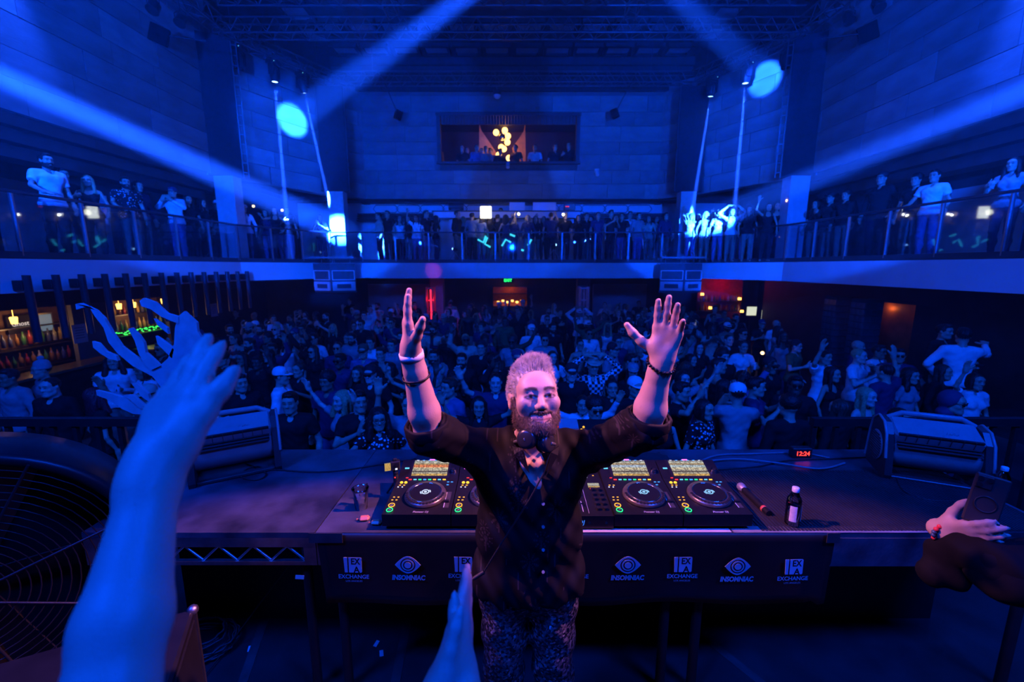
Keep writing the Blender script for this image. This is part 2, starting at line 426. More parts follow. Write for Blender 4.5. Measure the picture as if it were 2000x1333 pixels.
# ------------------------------------------------------------------ the figure (faces -Y, stands on z = 0, 1.78 m)
def xf(prims, M3=None, t=(0, 0, 0), s=1.0):
    M3 = np.eye(3, dtype=np.float32) if M3 is None else np.array(M3, dtype=np.float32); t = npv(t); out = []
    P = lambda p: (M3 @ p) * s + t
    for q in prims:
        if q[0] in ('rc', 'cc'): out.append((q[0], P(q[1]), P(q[2]), q[3] * s, q[4] * s, q[5] * s, q[6]))
        elif q[0] == 'el': out.append(('el', P(q[1]), q[2] * s, M3 if q[3] is None else M3 @ q[3], q[4] * s, q[5]))
        else: out.append(('pl', P(q[1]), M3 @ q[2], q[3] * s, q[4]))
    return out
def grow(prims, g):
    out = []
    for q in prims:
        if q[0] in ('rc', 'cc'): out.append((q[0], q[1], q[2], q[3] + g, q[4] + g, q[5], q[6]))
        elif q[0] == 'el': out.append(('el', q[1], q[2] + np.float32(g), q[3], q[4], q[5]))
        else: out.append(q)
    return out
# head, origin at the skull's centre
def head_prims(fem=False, smile=0.0, fine=False):
    j = .93 if fem else 1.0
    p = [EL((0, .017, .025), (.076, .096, .092), .02), EL((0, -.02, -.05), (.058 * j, .068, .068), .04), EL((0, -.068, -.098), (.026 * j, .022, .020), .03),
         RC((-.052 * j, -.005, -.072), (-.02, -.062, -.1), .022, .018, .03), RC((.052 * j, -.005, -.072), (.02, -.062, -.1), .022, .018, .03),
         EL((0, -.062, .035), (.06, .03, .045), .03), RC((-.036, -.078, .026), (.036, -.078, .026), .011 if fem else .014, .011 if fem else .014, .02),
         EL((-.042, -.055, -.025), (.026, .028, .024), .025), EL((.042, -.055, -.025), (.026, .028, .024), .025)]
    p += [EL((sx * .031, -.101, .004), (.020, .017, .0125), .014, 's') for sx in (-1, 1)]
    p += [EL((sx * .031, -.076, .004), (.0135, .0135, .0125), .004) for sx in (-1, 1)]
    p += [RC((0, -.086, .012), (0, -.106, -.026), .008, .0125, .012), EL((-.012, -.094, -.03), (.0085, .011, .0085), .008), EL((.012, -.094, -.03), (.0085, .011, .0085), .008)]
    w = .024 + .012 * smile
    if fine:
        p += [EL((sx * (.043 + .004 * smile), -.066, -.018 + .004 * smile), (.022, .022, .019), .016) for sx in (-1, 1)]
        p += [RC((sx * .031, -.0905, .0135), (sx * .019, -.0905, .0105), .0042, .0035, .006) for sx in (-1, 1)]
        p += [RC((sx * .031, -.0905, .0135), (sx * .044, -.083, .0085), .0042, .0035, .006) for sx in (-1, 1)]
        p += [RC((sx * .020, -.087, -.004), (sx * .042, -.079, -.003), .0045, .0045, .008) for sx in (-1, 1)]
    p += [RC((-w, -.078 + .004 * smile, -.061 + .010 * smile), (0, -.089, -.064), .0055, .007, .007), RC((w, -.078 + .004 * smile, -.061 + .010 * smile), (0, -.089, -.064), .0055, .007, .007),
          RC((-w * .85, -.079, -.072 + .010 * smile), (0, -.088, -.077), .0055, .0075, .008), RC((w * .85, -.079, -.072 + .010 * smile), (0, -.088, -.077), .0055, .0075, .008)]
    p += [EL((sx * .079, .012, -.005), (.010, .020, .031), .008) for sx in (-1, 1)]
    if fine: p += [EL((sx * .0885, .008, -.002), (.006, .010, .017), .004, 's') for sx in (-1, 1)]
    return p
def head_feat(V, inv, fem=False, fine=False):
    q = inv(V); x, y, z = np.abs(q[:, 0]), q[:, 1], q[:, 2]; f = np.zeros((len(V), 3), np.float32)
    ss = lambda v, w: np.clip(v / w + .5, 0, 1)
    bz = .0265 + .004 * np.sin((x - .01) / .04 * 3.1); th = .005 if fine else .0075; w = .003 if fine else .002
    f[:, 0] = .92 * (y < -.035) * ss(th - np.abs(z - bz), w) * ss(x - .010, .005) * ss(.052 - x, .008)
    e = np.sqrt(((x - .031) / .0165) ** 2 + ((z - .004) / (.0048 if fine else .009)) ** 2); ey = y < -.06
    if not fine: f[:, 0] = np.maximum(f[:, 0], np.where(ey & (e < 1), .9, 0))
    else:
        f[:, 0] = np.maximum(f[:, 0], .8 * ey * ss(.30 - np.abs(e - 1.08), .25))
        pup = np.sqrt((x - .031) ** 2 + (z - .004) ** 2); f[:, 2] = .12 * ey * ss(.88 - e, .2) * ss(pup - .0056, .002)
        f[:, 0] = np.maximum(f[:, 0], .97 * ey * ss(.0062 - pup, .002) * (e < 1.1))
    f[:, 1] = np.where((y < -.066), ss(1 - ((x / .031) ** 2 + ((z + .069) / .013) ** 2), .3) * (.55 if fem else .35), 0)
    f[:, 0] = np.maximum(f[:, 0], .75 * (y < -.066) * ss(.03 - x, .004) * ss((.0026 if fine else .004) - np.abs(z + .0685), .002))
    return f
SHZ = 1.45
def torso_prims(fem):
    if fem:
        return [EL((0, .0, 1.33), (.145, .098, .16), .06), EL((0, .005, 1.12), (.118, .09, .13), .08), EL((0, .01, .95), (.165, .115, .12), .07), RC((-.13, .015, 1.43), (.13, .015, 1.43), .05, .05, .05),
                EL((-.065, -.075, 1.31), (.056, .05, .055), .03), EL((.065, -.075, 1.31), (.056, .05, .055), .03)]
    return [EL((0, .0, 1.33), (.172, .112, .17), .06), EL((0, .005, 1.12), (.14, .102, .14), .08), EL((0, .01, .96), (.152, .112, .11), .07), RC((-.155, .015, 1.44), (.155, .015, 1.44), .058, .058, .05),
            EL((-.075, -.065, 1.37), (.075, .045, .06), .04), EL((.075, -.065, 1.37), (.075, .045, .06), .04)]
def neck_prims(fem): r = .043 if fem else .056; return [RC((0, .03, 1.44), (0, .012, 1.60), r * 1.15, r, .03), RC((0, .03, 1.47), (-.12, .02, 1.45), .045, .04, .05), RC((0, .03, 1.47), (.12, .02, 1.45), .045, .04, .05)]
def leg_prims(fem, sx):
    return [RC((sx * .088, .01, .93), (sx * .1, -.01, .50), .088, .056, .03), RC((sx * .1, -.01, .50), (sx * .1, .02, .30), .055, .052, .03), RC((sx * .1, .02, .30), (sx * .1, .025, .08), .052, .034, .03)]
def foot_prims(sx): return [RC((sx * .1, .04, .045), (sx * .125, -.14, .032), .042, .032, .02)]
# poses: per side (elbow, wrist, hand direction, palm normal)   side -1 is the figure's right
def A(el, wr, f, n): return (V3(*el), V3(*wr), V3(*f), V3(*n))
DOWN = {s: A((s * .27, .04, 1.17), (s * .27, -.06, .93), (s * .05, -.2, -1), (-s, 0, 0)) for s in (-1, 1)}
UPW = {s: A((s * .34, -.08, 1.60), (s * .30, -.14, 1.86), (0, 0, 1), (0, -1, 0)) for s in (-1, 1)}
UPO = {s: A((s * .38, -.06, 1.56), (s * .46, -.16, 1.79), (s * .35, -.2, 1), (0, -1, .2)) for s in (-1, 1)}
PHONE1 = {s: A((s * .27, -.22, 1.50), (s * .17, -.32, 1.74), (-s * .1, -.15, 1), (-s * .3, -.3, .1)) for s in (-1, 1)}
PHONE2 = {s: A((s * .29, -.16, 1.29), (s * .10, -.30, 1.45), (-s * .6, -.25, .75), (0, .6, .2)) for s in (-1, 1)}
DRINK = {s: A((s * .29, -.05, 1.20), (s * .17, -.30, 1.30), (-s * .6, -.7, .2), (-s * .4, .3, 0)) for s in (-1, 1)}
CLAP = {s: A((s * .30, -.08, 1.22), (s * .06, -.30, 1.40), (-s * .1, -.25, 1), (-s, 0, 0)) for s in (-1, 1)}
HEART = {s: A((s * .42, -.03, 1.62), (s * .14, -.07, 1.86), (-s * .9, 0, .25), (0, .3, -1)) for s in (-1, 1)}
FWD = {s: A((s * .33, -.16, 1.38), (s * .38, -.40, 1.50), (s * .2, -.9, .35), (0, -.2, -1)) for s in (-1, 1)}
HIP = {s: A((s * .36, .06, 1.22), (s * .21, -.04, 1.02), (-s * .5, -.5, -.6), (-s, .2, 0)) for s in (-1, 1)}
RAIL = {s: A((s * .29, -.06, 1.22), (s * .25, -.28, 1.10), (-s * .15, -1, -.1), (0, 0, -1)) for s in (-1, 1)}
POSES = {'rest': (DOWN, DOWN), 'wave': (UPW, DOWN), 'both': (UPO, UPO), 'film': (PHONE1, DOWN), 'phone': (PHONE2, PHONE2), 'drink': (DRINK, DOWN), 'clap': (CLAP, CLAP),
         'heart': (HEART, HEART), 'reach': (FWD, HIP), 'rail': (RAIL, DRINK), 'lean': (RAIL, DOWN)}
HEADC = V3(0, -.012, 1.665)
PROTO = {}
def arms_of(pose, fem):
    r, l = POSES[pose]; return [(-1, r[-1]), (1, l[1])]
def body_proto(fem, pose):
    key = ('body', fem, pose)
    if key in PROTO: return PROTO[key]
    sw = .162 if fem else .185; t = .86 if fem else 1.0
    p = torso_prims(fem) + neck_prims(fem)
    for s, a in arms_of(pose, fem):
        p += arm_prims((s * sw, .015, SHZ - .01), a[0], a[1], t)
    for s in (-1, 1): p += leg_prims(fem, s) + foot_prims(s)
    p = grow(p, -.007)
    for s, a in arms_of(pose, fem):
        c = .55 if pose in ('phone', 'drink', 'film') and not (a is DOWN[s]) else .2
        side = np.cross(a[2], a[3]) * (1 if True else 1)
        th = V3(-s, 0, 0) if a is DOWN[s] else V3(-s, 0, .2)
        if abs(float(unit(np.cross(a[2], a[3])) @ th)) < .2: th = V3(0, -1, .3)
        p += hand_prims(a[1], a[2], a[3], th, (c, c, c, c), .2, 1.0 if not fem else .94, 1.38)
    p += xf(head_prims(fem), t=HEADC)
    me = sdf_mesh('body', p, .0115, SKIN, col=lambda V: head_feat(V, lambda v: v - HEADC, fem))
    PROTO[key] = me; return me
def folds(P, a=.004): return a * (np.sin(P[..., 2] * 46 + np.sin(P[..., 0] * 21) * 2.0) * np.sin(P[..., 0] * 33 + P[..., 2] * 17) + .6 * np.sin(P[..., 1] * 52 + P[..., 2] * 30))
def top_proto(fem, pose, kind):
    key = ('top', fem, pose, kind)
    if key in PROTO: return PROTO[key]
    sw = .162 if fem else .185; t = .86 if fem else 1.0; g = {'tee': .012, 'long': .016, 'tank': .007}[kind]
    tp = torso_prims(fem); p = grow(tp[:2], g) + grow(tp[2:3], g + .022) + grow(tp[3:], g) + [RC((-.07, .005, .9), (.07, .005, .9), .115 if fem else .118, .115 if fem else .118, .05)]
    for s, a in arms_of(pose, fem):
        sh = V3(s * sw, .015, SHZ - .01)
        if kind == 'tee':
            e = lerp(sh, a[0], .62); p += [RC(sh, lerp(sh, e, .4), .066 * t, .064 * t, .03), CC(sh, e, .066 * t, .063 * t, .03)]
        elif kind == 'long':
            e = lerp(a[0], a[1], .92); p += [RC(sh, a[0], .066 * t, .053 * t, .04), CC(a[0], e, .053 * t, .040 * t, .03)]
    if kind != 'tank': p += grow(neck_prims(fem)[1:], g * .8)
    p.append(PL((0, 0, .90), (0, 0, -1)))
    if kind == 'tank': p += [PL((0, 0, 1.40), (0, 0, 1)), EL((0, -.10, 1.44), (.085, .08, .075), .012, 's')]
    else: p += [RC((0, .03, 1.515), (0, .0, 1.75), .056, .08, .012, 's'), EL((0, -.085, 1.495), (.05, .06, .045), .012, 's')]
    if kind == 'tank': p += [RC((sx * .085, -.09, 1.37), (sx * .09, .0, 1.482), .011, .011, .01) for sx in (-1, 1)]
    me = sdf_mesh('top', p, .0125, CLOTH, disp=folds); PROTO[key] = me; return me
def trouser_proto(fem):
    key = ('trousers', fem)
    if key in PROTO: return PROTO[key]
    p = grow(torso_prims(fem)[2:3], .004)
    for s in (-1, 1): p += grow(leg_prims(fem, s), .014 if not fem else .008)
    p += [PL((0, 0, .98), (0, 0, 1)), PL((0, 0, .07), (0, 0, -1))]
    PROTO[key] = sdf_mesh('trousers', p, .016, CLOTH, disp=lambda P: folds(P, .003)); return PROTO[key]
def strand(P, a=.005, f=26): 
    an = np.arctan2(P[..., 0], P[..., 1] + .03); return a * np.sin(an * f + 3 * np.sin(P[..., 2] * 14)) 
def hair_proto(kind):
    key = ('hair', kind)
    if key in PROTO: return PROTO[key]
    face = [EL((0, -.115, -.035), (.066, .085, .092), .02, 's')]
    cap = [EL((0, .024, .036), (.085, .102, .092), .02)]
    if kind == 'short': p = cap + [EL((0, -.035, .10), (.06, .055, .03), .03)] + face + [PL((0, -.02, -.035), (0, -.35, -1), .01)]
    elif kind == 'buzz': p = [EL((0, .022, .033), (.081, .1, .089), .02), EL((0, -.11, -.02), (.068, .08, .095), .015, 's'), PL((0, 0, -.02), (0, -.3, -1), .01)]
    elif kind == 'curly': p = [EL((0, .02, .06), (.105, .11, .10), .02), EL((0, -.12, -.04), (.066, .085, .09), .02, 's'), PL((0, 0, -.05), (0, -.3, -1), .02)]
    elif kind == 'afro': p = [EL((0, .03, .06), (.15, .14, .14), .02), EL((0, -.13, -.05), (.072, .095, .105), .02, 's')]
    elif kind == 'long': p = cap + [EL((0, .062, -.12), (.098, .055, .2), .04), RC((-.078, .0, .03), (-.1, -.03, -.24), .028, .03, .03), RC((.078, .0, .03), (.1, -.03, -.24), .028, .03, .03)] + face
    elif kind == 'wavy': p = [EL((0, .024, .04), (.092, .108, .096), .02), EL((0, .06, -.1), (.125, .065, .19), .05), RC((-.085, .0, .02), (-.115, -.05, -.2), .034, .042, .03), RC((.085, .0, .02), (.115, -.05, -.2), .034, .042, .03)] + face
    elif kind == 'bob': p = cap + [EL((0, .04, -.04), (.105, .07, .11), .04), RC((-.08, -.01, .03), (-.085, -.03, -.1), .026, .024, .03), RC((.08, -.01, .03), (.085, -.03, -.1), .026, .024, .03)] + face
    elif kind == 'bun': p = cap + [EL((0, .06, .13), (.045, .045, .04), .02)] + face + [PL((0, -.02, -.03), (0, -.3, -1), .01)]
    elif kind == 'pony': p = cap + [RC((0, .11, .06), (0, .17, -.16), .035, .025, .03)] + face + [PL((0, -.02, -.03), (0, -.3, -1), .01)]
    am = {'curly': .010, 'afro': .012}.get(kind, .005)
    dp = (lambda P: am * np.sin(P[..., 0] * 190) * np.sin(P[..., 1] * 190) * np.sin(P[..., 2] * 190)) if kind in ('curly', 'afro') else (lambda P: strand(P, .004))
    PROTO[key] = sdf_mesh('hair', p, .0095, HAIR, disp=dp); return PROTO[key]
def beard_proto():
    if 'beard' not in PROTO:
        p = grow(head_prims()[1:5], .010) + [EL((0, -.075, -.05), (.034, .02, .014), .02), EL((0, -.10, -.068), (.026, .018, .011), .008, 's'), EL((0, -.08, .045), (.085, .09, .082), .02, 's'), PL((0, .01, 0), (0, 1, .1), .02)]
        PROTO['beard'] = sdf_mesh('beard', p, .007, HAIR, disp=lambda P: .002 * np.sin(P[..., 0] * 400) * np.sin(P[..., 2] * 380))
    return PROTO['beard']
def hat_proto(kind):
    key = ('hat', kind)
    if key in PROTO: return PROTO[key]
    b = MB()
    if kind in ('cap', 'capback'):
        s = -1 if kind == 'cap' else 1
        b.lathe([(.0965, .045), (.0975, .07), (.093, .10), (.075, .13), (.045, .147), (.012, .153), (.012, .157), (0, .158)], 20, Matrix.Translation((0, .018, -.004)))
        n = 11; vs = []
        for i in range(n):
            t = math.pi * (i / (n - 1)); cx, cyy = math.cos(t), math.sin(t)
            vs += [(cx * .088, .018 + s * cyy * .085, .050), (cx * .082, .018 + s * (.075 + cyy * .095), .040 - .012 * cyy), (cx * .082, .018 + s * (.075 + cyy * .095), .034 - .012 * cyy), (cx * .088, .018 + s * cyy * .085, .044)]
        fs = []
        for i in range(n - 1):
            for k in range(4): q = (4 * i + k, 4 * i + (k + 1) % 4, 4 * i + 4 + (k + 1) % 4, 4 * i + 4 + k); fs.append(q if s > 0 else q[::-1])
        b.add(vs, fs, True)
    elif kind == 'beanie': b.lathe([(.094, .02), (.100, .025), (.100, .055), (.096, .06), (.096, .10), (.08, .135), (.05, .155), (0, .163)], 18, Matrix.Translation((0, .02, 0)))
    elif kind == 'pom': b.lathe([(.094, .02), (.100, .025), (.100, .055), (.096, .06), (.096, .10), (.08, .135), (.05, .155), (.03, .16), (.04, .175), (.04, .2), (.02, .215), (0, .217)], 18, Matrix.Translation((0, .02, 0)))
    elif kind in ('bucket',): b.lathe([(.135, .025), (.137, .022), (.098, .055), (.092, .12), (.085, .13), (0, .132)], 20, Matrix.Translation((0, .018, 0)))
    elif kind == 'brim':
        b.lathe([(.16, .062), (.165, .058), (.12, .052), (.097, .055), (.096, .10), (.085, .15), (.05, .165), (0, .155)], 22, Matrix.Translation((0, .018, 0)))
        for i, v in enumerate(b.v): 
            r = math.hypot(v[0], v[1] - .018)
            if r > .11: b.v[i] = (v[0], v[1], v[2] + .55 * max(0, abs(v[0]) - .06) ** 1.0 - .12 * abs(v[1] - .018))
    elif kind == 'hood': PROTO[key] = sdf_mesh('hood', [EL((0, .03, .03), (.105, .115, .12), .02), EL((0, .05, -.12), (.12, .09, .06), .05), EL((0, -.115, -.01), (.074, .11, .115), .02, 's'), EL((0, .02, .0), (.08, .1, .1), .02, 's')], .010, HATM); return PROTO[key]
    PROTO[key] = b.mesh(kind, HATM); return PROTO[key]
def glasses_proto(dark=True):
    key = ('glasses', dark)
    if key in PROTO: return PROTO[key]
    b = MB()
    for s in (-1, 1):
        poly = [(-.025, .010), (-.022, .017), (.0, .019), (.022, .016), (.025, .008), (.018, -.014), (.0, -.018), (-.018, -.014)]
        M = Matrix.Translation((s * .031, -.1, .002)) @ Matrix.Rotation(math.pi / 2, 4, 'X') @ Matrix.Rotation(s * .1, 4, 'Y')
        if dark: b.prism(poly, .004, M)
        else:
            pts = [M @ Vector((x, y, 0)) for x, y in poly]; b.tube(pts, .0022, 4, closed=True)
        b.box((s * .069, -.055, .012), (.004, .09, .005))
    b.box((0, -.104, .01), (.018, .004, .005))
    PROTO[key] = b.mesh('sunglasses' if dark else 'eyeglasses', LENS); return PROTO[key]
TONES = {'pale': (.62, .46, .38), 'tan': (.50, .33, .24), 'brown': (.30, .18, .12), 'dark': (.12, .07, .05)}
HCOL = {'black': (.012, .010, .009), 'brown': (.05, .03, .02), 'blonde': (.42, .30, .15), 'grey': (.35, .34, .33), 'red': (.45, .02, .03)}
CCOL = {'black': (.015, .015, .017), 'white': (.78, .78, .78), 'grey': (.30, .30, .31), 'navy': (.03, .04, .10), 'denim': (.10, .15, .28), 'beige': (.50, .43, .33), 'khaki': (.28, .24, .16), 'red': (.5, .04, .04),
        'brown': (.13, .07, .04), 'pink': (.7, .35, .4), 'olive': (.12, .13, .06), 'yellow': (.7, .6, .08)}
TROUSERS = [(.02, .02, .025), (.05, .06, .10), (.10, .15, .28), (.03, .03, .03), (.2, .18, .15)]
def setc(o, c): o.color = (c[0], c[1], c[2], 1); return o
def person(loc, rz=0.0, fem=False, pose='rest', top='tee', tcol='black', tone='tan', hair='short', hcol='black', hat=None, hatcol='black', glasses=None, beard=False,
           scale=1.0, mirror=False, pattern=None, label='', group=None, legs=True, tilt=0.0, name='person'):
    o = link(name, body_proto(fem, pose)); o.location = loc; o.rotation_euler = (tilt, 0, rz); sc = scale * (.95 if fem else 1.0)
    o.scale = (-sc if mirror else sc, sc, sc); setc(o, TONES[tone]); tag(o, label, 'person', group)
    t = link({'tee': 'shirt', 'long': 'jacket', 'tank': 'tank_top'}[top], top_proto(fem, pose, top), o); setc(t, CCOL[tcol] if isinstance(tcol, str) else tcol)
    if pattern:
        t.data = t.data if True else t.data
        t.material_slots[0].link = 'OBJECT'; t.material_slots[0].material = pattern
    if legs: setc(link('trousers', trouser_proto(fem), o), TROUSERS[int(abs(loc[0] * 37 + loc[1] * 91)) % len(TROUSERS)])
    H = tuple(float(x) for x in HEADC)
    if hair: setc(link('hair', hair_proto(hair), o, loc=H), HCOL[hcol])
    if beard: setc(link('beard', beard_proto(), o, loc=H), HCOL[hcol])
    if hat: setc(link({'cap': 'cap', 'capback': 'cap', 'beanie': 'beanie', 'pom': 'bobble_hat', 'bucket': 'bucket_hat', 'brim': 'brimmed_hat', 'hood': 'hood'}[hat], hat_proto(hat), o, loc=H), CCOL[hatcol])
    if glasses: link('sunglasses' if glasses == 'sun' else 'eyeglasses', glasses_proto(glasses == 'sun'), o, loc=H)
    return o
def hand_world(o, side=-1):
    """where the figure's (un-mirrored right) hand holds a thing, and the figure's facing"""
    bpy.context.view_layer.update()
# ------------------------------------------------------------------ the hall (stage floor z = 0, dance floor z = -1)
FZ = -1.0; BZ = 2.34; BB = 1.776; CZ = 9.7
M_STONE = mat('wall_stone', (.16, .16, .17), .55, noise=.28, nscale=1.6, bump=.35, bscale=22, coords='Object')
M_STONE2 = mat('wall_stone_light', (.215, .215, .225), .55, noise=.25, nscale=2.1, bump=.35, bscale=22)
M_JOINT = mat('wall_joint', (.08, .08, .085), .8, noise=.2)
M_DARK = mat('dark_paint', (.035, .036, .042), .6, noise=.3, nscale=3)
M_DARK2 = mat('charcoal_paint', (.05, .05, .056), .6, noise=.25, nscale=2)
M_BLACK = mat('matt_black', (.012, .012, .014), .55, noise=.25, nscale=12)
M_FASCIA = mat('fascia_paint', (.82, .82, .84), .5, noise=.07, nscale=1.3)
M_FLOOR = mat('floor_boards', (.05, .05, .055), .4, noise=.3, nscale=1.5)
M_WHITE = mat('white_paint', (.62, .62, .63), .6, noise=.06, nscale=2)
M_STEEL = mat('brushed_steel', (.40, .40, .42), .45, 1.0, noise=.12, nscale=30)
M_ALU = mat('aluminium', (.62, .62, .64), .38, 1.0, noise=.18, nscale=18)
M_TRUSS = mat('truss_black', (.12, .12, .13), .35, .7, noise=.2)
def glass_mat(name, tint=(.86, .9, .93), gl=.05):
    m = bpy.data.materials.new(name); m.use_nodes = True; nt = m.node_tree; N = nt.nodes; L = nt.links; N.clear()
    o = N.new('ShaderNodeOutputMaterial'); mx = N.new('ShaderNodeMixShader'); t = N.new('ShaderNodeBsdfTransparent'); g = N.new('ShaderNodeBsdfGlossy')
    lw = N.new('ShaderNodeLayerWeight'); lw.inputs[0].default_value = .35; mp = N.new('ShaderNodeMapRange'); mp.inputs[3].default_value = gl * .4; mp.inputs[4].default_value = min(1, gl * 5)
    t.inputs[0].default_value = (*tint, 1); g.inputs['Roughness'].default_value = .03; g.inputs['Color'].default_value = (.9, .95, 1, 1)
    L.new(lw.outputs['Fresnel'], mp.inputs[0]); L.new(mp.outputs[0], mx.inputs[0]); L.new(t.outputs[0], mx.inputs[1]); L.new(g.outputs[0], mx.inputs[2]); L.new(mx.outputs[0], o.inputs[0]); MATS[name] = m; return m
M_GLASS = glass_mat('railing_glass')
def bx(name, lo, hi, m, parent=None, label=None):
    lo = Vector(lo); hi = Vector(hi); c = (lo + hi) / 2
    o = MB().box((0, 0, 0), hi - lo).build(name, m, parent); o.location = c
    if parent is None: struct(o, label)
    return o
def poly_slab(name, poly, z0, z1, m):
    b = MB(); M = Matrix.Translation((0, 0, (z0 + z1) / 2)); b.prism(poly, z1 - z0, M); return struct(b.build(name, m))
bx('floor', (-13.2, 2.95, FZ - .2), (13.2, 23, FZ), M_FLOOR)
# stage
M_STAGE = mat('stage_floor', (.028, .028, .032), .42, noise=.5, nscale=2.5)
bx('floor_stage', (-5.5, -3.5, FZ - .2), (5.5, 2.95, 0.0), M_STAGE)
# outer shell
bx('wall_outer_left', (-13.4, -3.5, FZ), (-13.2, 23, CZ), M_DARK); bx('wall_outer_right', (13.2, -3.5, FZ), (13.4, 23, CZ), M_DARK)
bx('wall_outer_back', (-13.4, 22.8, FZ), (13.4, 23, CZ), M_DARK)
bx('wall_stage_back', (-13.4, -3.7, FZ), (13.4, -3.5, CZ), M_DARK)
bx('floor_side', (-13.2, -3.5, FZ - .2), (-5.5, 2.95, FZ), M_FLOOR); bx('floor_side', (5.5, -3.5, FZ - .2), (13.2, 2.95, FZ), M_FLOOR)
# ceiling: flat field, a ring of coffers, a cove at the back
ceil_ = bx('ceiling', (-13.4, -3.7, CZ), (13.4, 23, CZ + .2), M_DARK)
M_COFF = mat('coffer_panel', (.30, .31, .34), .7, noise=.15, nscale=14)
def coffer(x, y, w, d):
    f = MB(); z = CZ - .06
    for (cx, cyy, sx, sy) in ((0, d / 2, w + .1, .09), (0, -d / 2, w + .1, .09), (w / 2, 0, .09, d + .1), (-w / 2, 0, .09, d + .1)): f.box((cx, cyy, 0), (sx, sy, .14))
    k = ('cof', w, d)
    if k not in PROTO: PROTO[k] = f.mesh('coffer_frame', M_DARK); PROTO[k + (1,)] = MB().prism([(-w * .5, -d * .3), (-w * .36, -d * .46), (w * .36, -d * .46), (w * .5, -d * .3), (w * .5, d * .3), (w * .36, d * .46), (-w * .36, d * .46), (-w * .5, d * .3)], .04).mesh('coffer_panel', M_COFF)
    a = link('coffer_frame', PROTO[k], ceil_); a.location = Vector((x, y, z)) - ceil_.location
    a = link('coffer_panel', PROTO[k + (1,)], ceil_); a.location = Vector((x, y, z + .03)) - ceil_.location
for i in range(12): coffer(-5.8 + i * 1.055, 16.4, .86, .62)
for i in range(11):
    for sx in (-1, 1): coffer(sx * 6.4, 15.3 - i * 1.1, .8, .86)
for i in range(12): coffer(-5.8 + i * 1.055, 14.9, .86, .62)
cv = MB()
for i in range(5):
    t0 = i / 5; cv.box((0, 17.55 - .14 * i, 8.55 + .24 * i), (13.2, .22, .26))
struct(cv.build('trim_1', M_DARK), 'stepped dark cove between back wall and ceiling')
# ------------------------------------------------------------------ upper stone walls
def ashlar(wall, p0, p1, z0, z1, inward, seed, hole=None):
    """stone blocks laid in courses, each a part of the wall"""
    r = random.Random(seed); p0 = Vector((*p0, 0)); p1 = Vector((*p1, 0)); d = (p1 - p0); Ln = d.length; d.normalize(); n = Vector((*inward, 0)).normalized()
    ang = math.atan2(d.y, d.x); z = z0; row = 0; wl = wall.matrix_basis.inverted()
    while z < z1 - .05:
        h = min((.56, .50, .58, .46)[row % 4], z1 - z); s = -r.uniform(0, 1.0)
        while s < Ln:
            w = r.choice((1.1, 1.45, 1.8, 2.1)); a, b = max(s, 0), min(s + w, Ln); s += w
            if b - a < .08: continue
            segs = [(a, b)]
            if hole and z + h > hole[2] + .02 and z < hole[3] - .02:
                segs = [(x, y) for x, y in ((a, min(b, hole[0])), (max(a, hole[1]), b)) if y - x > .06]
            for (a_, b_) in segs:
                o = link('stone_block', unit_box(M_STONE2 if r.random() < .22 else M_STONE), wall)
                dep = .10 + r.uniform(0, .014); c = p0 + d * ((a_ + b_) / 2) + n * (dep / 2 - .02); c.z = z + h / 2
                o.matrix_local = wl @ Matrix.Translation(c) @ Matrix.Rotation(ang, 4, 'Z') @ Matrix.Diagonal((b_ - a_ - .012, dep, h - .012, 1))
        z += h; row += 1
WB = 4.8; WT = 8.9
